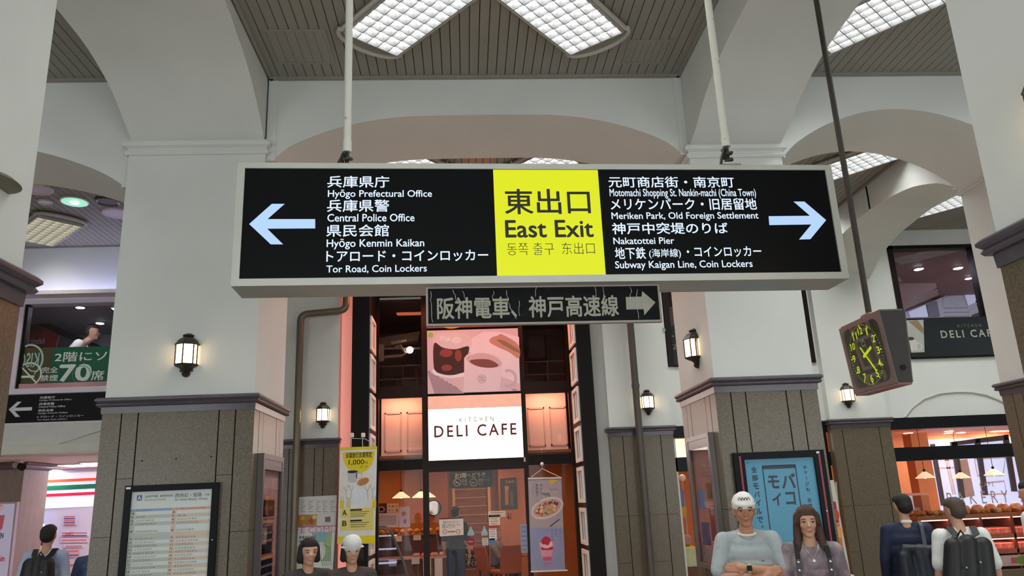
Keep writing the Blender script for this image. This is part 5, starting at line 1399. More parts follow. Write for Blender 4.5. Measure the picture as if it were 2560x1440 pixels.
def mz(x, y): return 1480 + x / 2, 720 + y / 2
poly(NP, 'pale_corner', [NP.uv(*mz(*q)) for q in ((335, 190), (390, 215), (335, 218))], pr_('#9aa0a0'), nb2, .001)
for s, a, b_, c, d in (('コー', 380, 235, 412, 250), ('ドリ', 398, 282, 420, 292), ('テイクア', 380, 297, 430, 308)):
    text_px(NP, s, *mz(a, b_), *mz(c, d), pr_('#c4c6c0'), nb2, h=.001, res=2)
# upper room contents behind window 1
ur = thing('room_window', 'pale curtained street window at the back of the upper room', 'window', at(2440, 760, 16.0))
UP = Plane((0, 16.5, 0), (1, 0, 0))
def uz(x, y): return 2140 + x / 4.5, 600 + y / 4.5
M_DAY = glow('daylit_glass', '#c9d9ff', 1.0, '#d0d8e8')
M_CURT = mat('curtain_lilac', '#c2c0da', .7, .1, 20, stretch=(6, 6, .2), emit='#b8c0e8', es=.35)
M_PWALL = mat('upper_lilac_wall', '#b8b4c8', .6)
quad(UP, 'wall_field', [uz(*q) for q in ((430, 860), (1330, 500), (1420, 860), (560, 880))], M_PWALL, ur, 0, .02)
quad(UP, 'curtain', [uz(*q) for q in ((580, 815), (770, 735), (800, 870), (600, 875))], M_CURT, ur, .02, .03)
quad(UP, 'curtain', [uz(*q) for q in ((1190, 560), (1340, 500), (1380, 690), (1250, 740))], M_CURT, ur, .02, .03)
quad(UP, 'dark_column', [uz(*q) for q in ((780, 735), (890, 690), (925, 865), (800, 870))], pr_('#6c6a78'), ur, .02, .05)
for pts in (((965, 660), (1185, 575), (1250, 765), (980, 772)), ((985, 818), (1270, 815), (1260, 862), (990, 862))):
    stroke(UP, 'panel_bead', [UP.uv(*uz(*q)) for q in pts], .03, pr_('#8f8ca4'), ur, .021, closed=True)
cl = thing('ceiling_slope', 'mauve sloping ceiling with a dark seam in the upper room', 'ceiling', at(2300, 700, 15.0))
b0, b1, b2, b3 = at(2170, 652, 14.6), at(2440, 640, 14.6), at(2460, 690, 16.4), at(2200, 800, 16.4)
B().extrude([b0, b1, b2, b3], (0, 0, .05)).obj('slope', mat('mauve_ceiling', '#a58a90', .6), cl)
B().extrude([at(2236, 767, 16.2), at(2432, 679, 15.4), at(2432, 682, 15.4), at(2236, 769, 16.2)], (0, .02, 0)).obj('seam', M_DARKWOOD, cl)
# bakery interior
orp = thing('wall_pier', 'orange interior pier beside the dark door frame in the bakery', 'pier', (at(2325, 1200, 15.6).x, 15.6, 0))
x0, x1 = at(2295, 1200, 15.6).x, at(2338, 1200, 15.6).x
B().box(x0, x1, 15.6, 15.9, .006, 2.7).obj('pier', mat('orange_pier', '#e8975c', .6), orp)
B().box(x0 - .02, x1 + .02, 15.58, 15.92, .006, .12).obj('skirting', M_DARKWOOD, orp)
do = thing('street_door', 'dark framed glass street door with daylight behind the bakery', 'door', (at(2420, 1300, 16.9).x, 16.9, 0))
DP = Plane((0, 16.9, 0), (1, 0, 0))
rectuv(DP, 'daylight_glass', *(DP.uv(2330, 1200)[0], .1), DP.uv(2545, 1100)[0], 2.62, glow('street_daylight', '#c8d4ff', .85, '#b0b8cc'), do, 0, .02)
def dzz(x, y): return 2200 + x / 3.69, 1050 + y / 3.69
for pts in (((455, 225), (490, 222), (590, 790), (555, 790)), ((645, 205), (695, 200), (770, 720), (725, 720)), ((860, 180), (905, 175), (980, 690), (940, 690)), ((1120, 140), (1165, 135), (1250, 660), (1205, 660)), ((640, 205), (1160, 135), (1165, 185), (645, 240))):
    quad(DP, 'door_frame', [dzz(*q) for q in pts], pr_('#3c3a42'), do, .02, .05)
for pts in (((520, 370), (680, 365), (690, 440), (530, 445)), ((600, 365), (620, 365), (690, 690), (670, 690)), ((865, 360), (1150, 345), (1130, 510), (895, 515)), ((920, 585), (1140, 565), (1160, 680), (930, 690))):
    stroke(DP, 'street_facade_line', [DP.uv(*dzz(*q)) for q in pts], .04, pr_('#e4e8f4'), do, .021, closed=True)
quad(DP, 'street_facade', [dzz(*q) for q in ((720, 370), (800, 360), (870, 700), (780, 715))], pr_('#b8a8a4'), do, .0205)
cs = thing('bread_shelf', 'long three-tier bread shelf with glass lids behind the bakery window', 'shelf unit', (8.6, 13.6, 0))
ys0, ys1 = 13.3, 14.1
zt_ = at(2420, 1285, 13.4).z; zm_ = at(2420, 1338, 13.4).z; zl_ = at(2420, 1376, 13.4).z
x0s, x1s = at(2285, 1290, 13.4).x, 10.4
for z, m in ((zt_, '#a8643c'), (zm_, '#b06a50'), (zl_, '#a66a58')):
    B().box(x0s, x1s, ys0, ys1, z - .07, z).obj('shelf', mat('shelf_' + m, m, .5, .1, 5), cs)
B().box(x0s, x1s, ys1, ys1 + .03, .05, zt_).obj('back_panel', mat('shelf_back', '#d87a64', .5, .1, 5), cs)
for k in range(6):
    x = x0s + (x1s - x0s) * k / 5
    B().box(x - .02, x + .02, ys0, ys1, .006, zt_ - .07).obj('upright', mat('shelf_upright', '#6a4038', .5), cs)
B().box(x0s, x1s, ys0 - .01, ys0, .3, zl_ - .1).obj('front_panel', mat('shelf_front', '#c9b8b8', .5, .25, 3), cs)
for z in (zt_, zm_):
    B().box(x0s + .05, x1s - .05, ys0 + .02, ys0 + .07, z - .085, z - .071).obj('shelf_lamp', mat('shelf_lamp', '#ffffff', .5, 0, emit='#ff9c86', es=9), cs)  # lamp strips added to redden and brighten the trays
for k, (c, d) in enumerate((('#9a5a7a', '#d8a0b0'), ('#c8543c', '#e8c090'), ('#b85a70', '#6a9a4a'), ('#c07848', '#e0d0a0'))):
    xk = x0s + .25 + k * .62
    rectuv(Plane((0, ys0 - .012, 0), (1, 0, 0)), 'food_print', xk, .34, xk + .45, zl_ - .14, pr_(c), cs, 0, .002)
    ell(Plane((0, ys0 - .012, 0), (1, 0, 0)), 'food_print_dish', xk + .22, (.34 + zl_ - .14) / 2, .15, .07, pr_(d), cs, .003)
rnd = random.Random(21)
for k in range(54):
    x = x0s + .1 + (x1s - x0s - .2) * (k % 27) / 27
    bread(x + rnd.uniform(-.02, .02), ys0 + .12 + .24 * (k // 27) + rnd.uniform(-.03, .03), zt_, k, 'golden bread roll heaped on the top bakery shelf', 'rolls on the top bakery shelf', rnd.uniform(.95, 1.15), rnd.uniform(0, 3))
tray = B().bevbox(-.16, .16, -.2, .2, 0, .1, .015).mesh('food_tray'); tray.materials.append(mat('tray_salmon_glow', '#f09a84', .35, scale=16, color2='#c8503e', thr=(.35, .65), emit='#ff8a74', es=.12))  # weak glow puts the pink shelf light into the tray colour
for z, n, wy in ((zm_, 8, 'middle'), (zl_, 8, 'lowest')):
    for k in range(n):
        o = link('food_tray', tray, None, None, loc=(x0s + .25 + (x1s - x0s - .5) * k / (n - 1), ys0 + .25, z))
        tag(o, 'salmon coloured food tray on the %s bakery shelf' % wy, 'food tray', 'trays on the %s bakery shelf' % wy)
bag = B().rings([[(s * .11 * math.cos(a), s * .08 * math.sin(a), z) for a in [2 * math.pi * i / 12 for i in range(12)]] for s, z in ((.85, 0), (1.0, .03), (.95, .08), (.6, .125), (.2, .135))]).mesh('bread_bag', True)
bag.materials.append(mat('bag_film', '#d9a070', .2, .4, 24))
for k in range(9):
    o = link('bread_bag', bag, None, None, loc=(at(2400, 1270, 13.7).x + k * .24, 13.95, zt_)); tag(o, 'clear bag of bread standing at the back of the top bakery shelf', 'bread bag', 'bags on the top bakery shelf')
fc = thing('chiller_case', 'pale glass chiller with packaged food behind the navy-suited man', 'showcase', at(2300, 1290, 14.6))
a0, a1 = at(2262, 1240, 14.6), at(2330, 1290, 14.6)
B().bevbox(a0.x, a1.x, 14.6, 15.2, .006, a1.z, .02).obj('base', mat('chiller_base', '#d9958a', .5), fc)
B().box(a0.x, a1.x, 15.15, 15.2, a1.z, a0.z).obj('back', mat('chiller_back', '#dfe8ee', .4, emit='#ffe0e0', es=.5), fc)
B().box(a0.x, a1.x, 14.6, 15.2, a0.z, a0.z + .04).obj('lid', mat('chiller_lid', '#f0c0b8', .4), fc)
B().box(a0.x, a1.x, 14.6, 14.606, a1.z, a0.z).obj('glass', glass('case_glass2'), fc)
for k in range(6):
    w = (a1.x - a0.x - .1) / 6
    o = B().bevbox(a0.x + .05 + k * w, a0.x + .02 + (k + 1) * w, 14.8, 14.95, a1.z, a1.z + .1 + .05 * (k % 2), .01).obj('food_pack', mat('pack_%d' % k, ('#e86a5a', '#f0f0e8', '#58a868', '#f2c8b8', '#d84a4a', '#e8e0d0')[k], .4), None)
    tag(o, 'small food pack in the pale chiller, %s one' % ('red', 'white', 'green', 'pink', 'crimson', 'cream')[k], 'food pack', 'packs in the chiller')
# entrance bay glimpses
mp = thing('menu_stand', 'white upright menu banner with food photos beside the poster pillar', 'banner', at(2100, 1435, 11.6))
MS = Plane((0, 11.6, 0), (1, 0, 0))
def msz(x, y): return 1780 + x / 4.363, 1110 + y / 4.363
quad(MS, 'sheet', [msz(*q) for q in ((1265, 395), (1325, 393), (1510, 1425), (1430, 1432))], pr_('#d4d2ca'), mp, 0, .006)
for pts, c in ((((1305, 628), (1345, 628), (1385, 860), (1340, 862)), '#a8244c'), (((1342, 870), (1388, 868), (1428, 1118), (1385, 1120)), '#e07a1e'), (((1388, 1128), (1430, 1126), (1475, 1378), (1425, 1380)), '#5a9a2c')):
    quad(MS, 'photo_field', [msz(*q) for q in pts], pr_(c), mp, .006)
for x, y, c in ((1350, 770, '#d0502a'), (1385, 960, '#f0b060'), (1415, 1240, '#d06a30')):
    uu, vv = MS.uv(*msz(x, y)); ell(MS, 'print_dish', uu, vv, .05, .08, pr_(c), mp, .007)
text_px(MS, 'し', *msz(1292, 560), *msz(1322, 590), M_TXT, mp, h=.007)
quad(MS, 'foot', [msz(*q) for q in ((1420, 1430), (1515, 1422), (1516, 1432), (1422, 1440))], M_WHITE, mp, 0, .1)
B().cyl((at(2110, 1440, 11.65).x, 11.66, 0.006), (at(2090, 1205, 11.65).x, 11.66, at(2090, 1205, 11.65).z), .012, n=8).obj('pole', M_ALU, mp)
rk = thing('leaflet_rack', 'small rack of coloured hats and leaflets in the bakery entrance', 'rack', (at(1700, 1300, 13.4).x, 13.4, 0))
RK = Plane((0, 13.4, 0), (1, 0, 0))
def rz_(x, y): return 1660 + x / 2.25, 800 + y / 2.25
q = at(*rz_(103, 888), 13.4); B().ellipsoid((q.x, 13.4, q.z), .06).obj('round_dial', M_WHITE, rk, smooth=True)
B().cyl((q.x, 13.42, .006), (q.x, 13.42, q.z), .012, n=8).obj('post', M_ALU, rk)
for k, (a, b_, c, d, col) in enumerate(((62, 950, 90, 1020, '#c8485c'), (88, 955, 112, 1050, '#7a86c0'), (85, 1050, 125, 1110, '#d8b03a'), (62, 1000, 80, 1040, '#a84a3a'))):
    quad(RK, 'leaflet', [rz_(a, b_), rz_(c, b_), rz_(c, d), rz_(a, d)], pr_(col), rk, .004 + .01 * k, .006)
dk = thing('order_desk', 'order desk with a pale green box and a folded bag in the bakery entrance', 'desk', (at(1710, 1400, 13.2).x, 13.2, 0))
a_, b__ = at(*rz_(90, 1285), 13.2), at(*rz_(190, 1385), 13.2)
B().box(a_.x, b__.x, 13.2, 13.6, b__.z, a_.z).obj('box', mat('pale_green_box', '#b9c49a', .5), dk)
B().box(a_.x - .05, b__.x + .05, 13.15, 13.7, .006, b__.z).obj('desk_body', M_CTR, dk)
B().box(a_.x, b__.x, 13.2, 13.6, a_.z, a_.z + .02).obj('yellow_lid', mat('yellow_lid', '#e6d42a', .5), dk)
q = at(*rz_(125, 1240), 13.3); B().bevbox(q.x - .1, q.x + .1, 13.25, 13.45, a_.z + .02, a_.z + .2, .04).obj('folded_bag', mat('bag_pinkbrown', '#b08478', .6, .2, 10), dk)

# ------------------------------------------------------------------ convenience store side
sw = struct('window_3', (-5.4, BACK, 3.7))
downlights([(-6.6, 13.4, 5.25), (-5.2, 13.6, 5.25), (-6.8, 14.6, 5.25), (-4.5, 14.2, 5.25)], M_DLW, 'small added cool downlight in the upper store room ceiling', 'added upper store downlights')  # lamps added to brighten the dark upper window
downlights([(4.2, 14.2, 5.8), (10.6, 15.0, 5.8), (12.0, 14.2, 5.8), (9.0, 15.8, 5.8)], M_DLW, 'small cool downlight deep in the upper cafe room', 'deep upper room downlights')
M_VWHITE = mat('store_window_white', '#dcd4e4', .5, .02)
B().box(-7.24, -7.14, BACK - .05, BACK + .18, 3.75, 5.14).obj('window_frame', M_VWHITE, sw)
B().box(-7.24, -3.6, BACK - .05, BACK + .18, 5.14, 5.22).obj('window_frame', M_VWHITE, sw)
B().box(-7.24, -3.6, BACK - .06, BACK + .18, 3.66, 3.75).obj('window_frame', M_VWHITE, sw)
B().box(-7.14, -7.09, BACK - .02, BACK + .1, 3.75, 5.14).obj('window_frame', M_BLACK, sw)
B().box(-7.09, -3.6, BACK - .02, BACK + .1, 3.75, 3.83).obj('sill', mat('sill_pink', '#b98a98', .4, .3, 2), sw)
B().box(-7.09, -5.95, BACK + .02, BACK + .026, 3.83, 5.14).obj('glass_pane', glass('store_glass', .05), sw)
B().box(-5.93, -3.6, BACK + .02, BACK + .026, 3.83, 5.14).obj('glass_pane', glass('store_glass'), sw)
SWP = Plane((0, BACK + .018, 0), (1, 0, 0))
def wz(x, y): return 10 + x / 4.236, 740 + y / 4.236
fm = thing('window_film', 'green window film with white seat count lettering and a no smoking ring', 'window film', at(150, 970, BACK))
quad(SWP, 'green_film', [wz(*q) for q in ((525, 545), (1180, 528), (1150, 940), (480, 960))], mat('film_green', '#0f5a40', .4, .12, 3), fm, 0, .001)
quad(SWP, 'brown_film', [wz(*q) for q in ((180, 550), (525, 545), (480, 960), (130, 975))], mat('film_brown', '#4a4428', .4, .12, 3), fm, 0, .001)
M_FW = mat('film_white', '#d4e2e0', .5)
for s, a, b_, c, d in (('2階にソ', 545, 580, 1085, 700), ('完全', 402, 748, 570, 818), ('禁煙', 388, 832, 568, 905), ('70', 592, 715, 920, 910), ('席', 930, 785, 1055, 895)):
    text_px(SWP, s, *wz(a, b_), *wz(c, d), M_FW, fm, h=.0015, bold=.03 if s == '70' else .012, slant=True)
uu, vv = SWP.uv(*wz(262, 833)); circle_line(SWP, 'no_smoking_ring', uu, vv, .19, .026, M_FW, fm, .0015)
stroke(SWP, 'no_smoking_slash', [(uu - .13, vv + .13), (uu + .13, vv - .13)], .024, M_FW, fm, .0025)
rectuv(SWP, 'cigarette', uu - .11, vv - .05, uu + .09, vv - .015, M_FW, fm, .0015)
stroke(SWP, 'smoke_line', [(uu + .09, vv), (uu + .1, vv + .05), (uu + .03, vv + .06), (uu - .02, vv + .1)], .016, M_FW, fm, .0015)
lg = thing('window_logo', 'pale green round cafe emblem seen in reverse on the store window', 'emblem', at(73, 932, BACK))
M_LG = mat('logo_pale', '#9fc9c2', .5)
uu, vv = SWP.uv(*wz(262, 680)); stroke(SWP, 'ring', [(uu + .215 * math.cos(t), vv + .25 * math.sin(t)) for t in [-.9 + 3.6 * k / 24 for k in range(25)]], .03, M_LG, lg, .0012, .0002)
text(SWP, 'KISC', uu - .15, vv - .12, uu + .16, vv + .12, M_LG, lg, h=.0015, bold=.01, mirror=True)
u2, v2 = SWP.uv(*wz(820, 830)); circle_line(SWP, 'faint_emblem', u2, v2, .14, .012, mat('logo_faint', '#4d8a78', .5), lg, .002)
# store room seen through that window
inn = thing('interior_wall', 'red and dark partition with white lettering in the upper store room', 'partition', at(100, 860, 14.6))
IP = Plane((0, 14.6, 0), (1, 0, 0))
quad(IP, 'red_field', [wz(*q) for q in ((200, 230), (440, 300), (600, 370), (540, 620), (160, 620))], mat('partition_red', '#8a1420', .5, .15, 3), inn, 0, .03)
quad(IP, 'brown_top', [wz(*q) for q in ((240, 215), (410, 280), (395, 390), (220, 345))], mat('partition_brown', '#4a2018', .5), inn, .03)
quad(IP, 'dark_edge', [wz(*q) for q in ((240, 185), (1100, 560), (1100, 600), (600, 420), (240, 235))], M_BLACK, inn, .035, .02)
text_px(IP, 'Authentic Kobe', *wz(200, 450), *wz(440, 510), pr_('#d8d0d0'), inn, h=.032, res=2, mirror=True)
rectuv(IP, 'brass_handle', *IP.uv(*wz(308, 530)), *IP.uv(*wz(328, 405)), mat('brass', '#b07a3a', .3, metal=.6), inn, .032)
stl = thing('strip_light', 'white strip light in a dark channel at the top of the store window', 'strip light', at(270, 765, 13.6))
B().tube([at(255, 755, 13.6), at(300, 785, 13.6)], .05, 6).obj('channel', M_BLACK, stl)
B().tube([at(258, 755, 13.55), at(302, 784, 13.55)], .02, 6).obj('tube', glow('cool_tube', '#f0ecff', 4, '#ffffff'), stl)
wl_ = thing('added_wash_lamp', 'added lilac-white lamp trough over the store window, tinting the wall above', 'wall washer', (-5.4, 12.6, 5.24))
B().box(-7.2, -3.6, 12.42, 12.7, 5.225, 5.245).obj('trough', M_VWHITE, wl_)
B().box(-7.2, -3.6, 12.42, 12.435, 5.245, 5.285).obj('trough_lip', M_VWHITE, wl_)
B().box(-7.18, -3.62, 12.5, 12.62, 5.246, 5.256).obj('tube', glow('added_lilac_tube', '#c3c4ff', LILAC, '#ffffff'), wl_)  # lamp added to give the wall above its lilac light
# arrow board under the window
AP = Plane((0, BACK - .06, 0), (1, 0, 0))
ab = thing('direction_sign', 'unlit black arrow board fixed under the store window', 'sign', at(130, 1058, BACK - .06))
quad(AP, 'board', [wz(*q) for q in ((38, 1054), (1200, 1016), (1175, 1314), (5, 1352))], M_BLACKP, ab, 0, .02)
quad(AP, 'bottom_strip', [wz(*q) for q in ((5, 1352), (1175, 1314), (1173, 1330), (2, 1370))], M_VWHITE, ab, 0, .03)
M_ABW = mat('board_white', '#d8dae0', .5)
poly(AP, 'arrow', [AP.uv(*wz(*q)) for q in ((58, 1203), (150, 1122), (195, 1120), (125, 1185), (305, 1178), (303, 1213), (118, 1220), (178, 1280), (130, 1283))], M_ABW, ab, .021)
for s, a, b_, c, d in (('兵庫県庁', 388, 1060, 548, 1092), ('Hyōgo Prefectural Office', 385, 1088, 722, 1118), ('兵庫県警', 378, 1127, 540, 1160), ('Central Police Office', 375, 1157, 655, 1186), ('県民会館', 370, 1197, 530, 1228),
                       ('Hyōgo Kenmin Kaikan', 368, 1225, 680, 1256), ('トアロード・コインロッカー', 360, 1255, 850, 1295), ('Tor Road, Coin Lockers', 360, 1295, 672, 1322)):
    text_px(AP, s, *wz(a, b_), *wz(c, d), M_ABW, ab, h=.021, bold=.012, res=2, slant=True)
# canopy edge over the store entrance
cn = struct('trim_3', (-5.4, 12.6, 2.7))
B().box(-7.5, -3.02, 12.4, BACK, 2.70, 2.83).obj('canopy_edge', mat('canopy_white', '#dcdcd4', .5), cn)
B().box(-7.5, -3.02, 12.6, BACK, 2.83, 3.17).obj('canopy_face', mat('canopy_white2', '#d0d0d0', .5), cn)
B().tube([(-6.3, 12.6, 2.85), (-5.4, 12.59, 3.12), (-4.8, 12.59, 3.17)], .012, 6).obj('arched_bead', mat('bead_shadow'), cn)
# stone pier at the store entrance and its camera
sp = thing('pillar', 'mauve granite pier at the store entrance carrying a security camera', 'pillar', (-7.9, 14.0, 0))
B().box(-8.6, -7.42, 13.8, 14.6, 0, 2.6).obj('stone_panel', mat('mauve_stone', '#8c7a70', .5, .15, 14, stretch=(3, 3, .4)), sp)
B().rect(-8.6, -7.42, 13.8, 14.6, [(0, 2.56), (.03, 2.57), (.05, 2.6), (.05, 2.63), (.09, 2.64), (.1, 2.67), (0, 2.68)]).obj('moulding', mat('mauve_trim', '#6a5158', .4), sp)
cm = thing('security_camera', 'white bracketed security camera with a black dome on the granite pier', 'camera', at(58, 1165, 13.6))
q = at(58, 1162, 13.6)
B().box(q.x - .14, q.x - .05, 13.6, 13.8, q.z - .05, q.z + .1).obj('bracket', M_WHITE, cm)
B().cyl((q.x - .1, 13.55, q.z), (q.x + .06, 13.45, q.z - .04), .05).obj('body', mat('camera_grey', '#b0a8a8', .4), cm, smooth=True)
B().cyl((q.x + .03, 13.47, q.z - .03), (q.x + .09, 13.43, q.z - .05), .058).obj('lens_hood', M_BLACK, cm, smooth=True)
B().cyl((q.x, 13.5, q.z), (q.x, 13.6, q.z + .14), .018).obj('arm', M_WHITE, cm)
# lit store poster on the pier
lp = thing('poster_stand', 'lit white poster case with a pink cup and multilingual lettering at the picture edge', 'poster', at(20, 1438, 13.2))
LPp = Plane((0, 13.3, 0), (1, 0, 0))
def qz(x, y): return x / 4.5, 1120 + y / 4.5
quad(LPp, 'panel', [qz(*q) for q in ((-120, 612), (225, 605), (125, 1500), (-180, 1500))], mat('stand_frame', '#b9a8b0', .4), lp, 0, .08)
quad(LPp, 'lit_sheet', [qz(*q) for q in ((-120, 632), (200, 627), (112, 1460), (-180, 1460))], pm('#d8cfe8', .35), lp, .08)
quad(LPp, 'print_cup', [qz(*q) for q in ((-10, 760), (88, 752), (60, 900), (25, 940), (-20, 930))], pm('#c85a70', .35), lp, .082)
uu, vv = LPp.uv(*qz(25, 672)); ell(LPp, 'print_swirl', uu, vv, .07, .06, pm('#e8b8c8', .35), lp, .082); stroke(LPp, 'print_swirl_line', [(uu - .03, vv - .04), (uu, vv + .02), (uu + .04, vv + .045)], .014, pm('#c85a70', .35), lp, .083)
text_px(LPp, 'VEN', *qz(0, 955), *qz(70, 1015), pm('#3a3038', .2), lp, h=.083, bold=.03, res=2)
text_px(LPp, 't-in', *qz(-5, 1210), *qz(82, 1272), pm('#c02a48', .35), lp, h=.083, bold=.03, res=2)
quad(LPp, 'print_red_block', [qz(*q) for q in ((-40, 1040), (14, 1038), (8, 1150), (-50, 1155))], pm('#c02a48', .35), lp, .082)
# store wall stripes, posters, shelves
ZP = Plane((0, 16.18, 0), (1, 0, 0))
sb = thing('stripe_board', 'white store fascia with orange, green and red stripes', 'fascia', (-7.5, 16.18, 1.95))
for (ya_, yb_), (yc_, yd_), c, es in (((370, 402), (335, 366), '#f0562a', .5), ((438, 490), (403, 455), '#0a7a58', .3), ((527, 560), (492, 525), '#d81c48', .5)):
    quad(ZP, 'stripe', [qz(290, ya_), qz(1200, yc_ - 6), qz(1200, yd_ - 6), qz(290, yb_)], mat('stripe_' + c, c, .5, .02, emit=c, es=es), sb, .002, .01)
quad(ZP, 'lit_band', [qz(285, 300), qz(1200, 265), qz(1200, 650), qz(280, 690)], mat('stripe_ground', '#f4eefc', .5, .01, emit='#f4eeff', es=.5), sb, 0, .002)
dw = thing('store_opening', 'red-framed glass opening of the store with bright shelves behind', 'window', at(85, 1400, 15.9))
OP = Plane((0, 15.95, 0), (1, 0, 0))
quad(OP, 'opening', [qz(255, 690), qz(485, 665), qz(455, 1500), qz(190, 1500)], mat('store_inside', '#aab4d4', .5, .3, 4, emit='#c8d0ff', es=.35), dw, 0, .01)
stroke(OP, 'red_frame', [OP.uv(*qz(255, 672)), OP.uv(*qz(490, 660)), OP.uv(*qz(455, 1500))], .04, mat('frame_maroon', '#6a2430', .4), dw, .012)
for k in range(6):
    quad(OP, 'shelf_line', [qz(335, 930 + k * 36), qz(455, 925 + k * 36), qz(453, 940 + k * 36), qz(333, 946 + k * 36)], pr_('#eef0fa' if k % 2 else '#7a7a90'), dw, .014)
quad(OP, 'store_banner', [qz(260, 700), qz(445, 690), qz(440, 745), qz(255, 755)], mat('store_banner', '#6f7c90', .5, .4, 12), dw, .014)
quad(OP, 'door_leaf', [qz(250, 800), qz(330, 795), qz(310, 1120), qz(230, 1130)], pr_('#c4ccf0'), dw, .014)
uu, vv = OP.uv(*qz(435, 880)); ell(OP, 'ceiling_globe', uu, vv, .12, .07, glow('globe_white', '#ffffff', 1.2, '#ffffff'), dw, .016)
yc = thing('store_counter', 'yellow topped store counter under the red-framed opening', 'counter', (at(60, 1400, 14.9).x, 14.9, 0))
a_, b__ = at(*qz(215, 1120), 14.9), at(*qz(345, 1195), 14.9)
B().box(a_.x - .3, b__.x, 14.9, 15.4, b__.z, a_.z).obj('yellow_top', mat('counter_yellow', '#e8c860', .5), yc)
B().box(a_.x - .3, b__.x, 14.92, 15.4, .006, b__.z).obj('body', mat('counter_lilac', '#c8c4e0', .5, .15, 4), yc)
for pts, c, nl, lb in (((700, 760, 865, 870), '#e6dcf0', 5, 'pale store price sheet with pink marks on the white wall'), ((680, 940, 1000, 1000), '#f2e6f0', 2, 'tobacco sticker strip on the white store wall'), ((680, 1010, 995, 1065), '#f4d8dc', 1, 'pink notice strip on the white store wall'),
                       ((715, 1085, 945, 1120), '#f0f0f4', 1, 'green lettered service strip on the white store wall'), ((735, 1135, 905, 1230), '#f2c4c8', 2, 'pink square notice low on the white store wall'), ((740, 1310, 840, 1330), '#e87858', 0, 'orange strip low on the white store wall')):
    x0_, y0_, x1_, y1_ = pts
    o = thing('wall_notice', lb, 'notice', at(*qz((x0_ + x1_) / 2, y1_), 16.17))
    quad(ZP, 'sheet', [qz(x0_, y0_), qz(x1_, y0_ - 4), qz(x1_, y1_ - 4), qz(x0_, y1_)], pr_(c), o, .003, .003)
    for k in range(nl):
        yy_ = y0_ + (y1_ - y0_) * (k + .4) / nl
        quad(ZP, 'print_line', [qz(x0_ + 20, yy_), qz(x1_ - 20, yy_ - 3), qz(x1_ - 20, yy_ + 10), qz(x0_ + 20, yy_ + 13)], pr_('#e07a88' if k % 2 == 0 else '#6a5a88'), o, .007)
text_px(ZP, 'たばこ', *qz(735, 945), *qz(828, 980), pr_('#e0304a'), bpy.data.objects['wall_notice.001'], h=.008, bold=.03, res=2)
for k, (x0_, x1_, y_) in enumerate(((310, 600, 276), (715, 1070, 190))):
    o = thing('store_light', ('bright ceiling panel light deep in the store over the stripes', 'bright ceiling panel light nearer the store entrance')[k], 'ceiling light', at_z(*qz((x0_ + x1_) / 2, y_), 2.66))
    c0, c1 = at_z(*qz(x0_, y_ + 8), 2.67), at_z(*qz(x1_, y_ - 8), 2.67)
    yy = min(15.9, max(13.3, (c0.y + c1.y) / 2)); s = yy / ((c0.y + c1.y) / 2)
    B().box(c0.x * s, c1.x * s, yy - .3, yy + .3, 2.655, 2.68).obj('frame', M_WHITE, o)
    B().box(c0.x * s + .03, c1.x * s - .03, yy - .27, yy + .27, 2.65, 2.656).obj('panel', glow('store_panel', '#f4ecff', STORE_STRENGTH, '#ffffff'), o)
for k, (x, y) in enumerate(((-4.6, 13.8), (-4.6, 15.2), (-6.2, 14.6))):
    o = thing('store_light', 'square ceiling panel light of the store, hidden side', 'ceiling light', (x, y, 2.66), group='store panel lights')
    B().box(x - .6, x + .6, y - .3, y + .3, 2.655, 2.68).obj('frame', M_WHITE, o)
    B().box(x - .57, x + .57, y - .27, y + .27, 2.65, 2.656).obj('panel', mat('store_panel'), o)
# ceiling fittings of the bay in front of the store
v_ = [at_z(x, y, ZC) for x, y in ((187, 502), (270, 502), (113, 503), (90, 470), (295, 532))]
em = thing('emergency_light', 'round pale green emergency light glowing in the store bay ceiling', 'emergency light', (v_[0].x, v_[0].y, ZC))
B().cyl((v_[0].x, v_[0].y, ZC - .02), (v_[0].x, v_[0].y, ZC), .19, n=24).obj('rim', M_WHITE, em)
B().cyl((v_[0].x, v_[0].y, ZC - .03), (v_[0].x, v_[0].y, ZC - .018), .17, n=24).obj('lens', glow('emergency_green', '#8fd8b8', .9, '#a0e0c0'), em)
B().ellipsoid((v_[0].x, v_[0].y, ZC - .03), (.06, .06, .02)).obj('lamp', glow('emergency_lamp', '#e8fff4', 6, '#ffffff'), em)
for nm, lb, cat, p_, r_, m in (('ceiling_speaker', 'dark round grille speaker in the store bay ceiling', 'speaker', v_[1], .16, pr_('#6a6470')), ('smoke_detector', 'small pale round detector in the store bay ceiling', 'detector', v_[2], .09, M_WHITE),
                               ('round_downlight', 'white round recessed downlight at the pillar edge of the store bay', 'downlight', v_[3], .2, M_VWHITE), ('round_downlight', 'white round recessed downlight beside the dark grille speaker', 'downlight', v_[4], .2, M_VWHITE)):
    o = thing(nm, lb, cat, (p_.x, p_.y, ZC))
    B().lathe([(r_ * .75, -.012), (r_, -.03), (r_ * 1.1, -.02), (r_ * 1.1, .01)], (p_.x, p_.y, ZC), n=24).obj('rim', M_VWHITE if nm != 'ceiling_speaker' else M_TRIM, o, smooth=True)
    B().cyl((p_.x, p_.y, ZC - .014), (p_.x, p_.y, ZC - .01), r_ * .8, n=24).obj('centre', m, o)
c0 = at_z(140, 550, ZC)
louvre_light(-7.0, 12.35, math.radians(-45), 'cream louvred ceiling light with a bowed end before the store', r0=.1, r1=1.35, w=.62, tube=M_TUBEW)
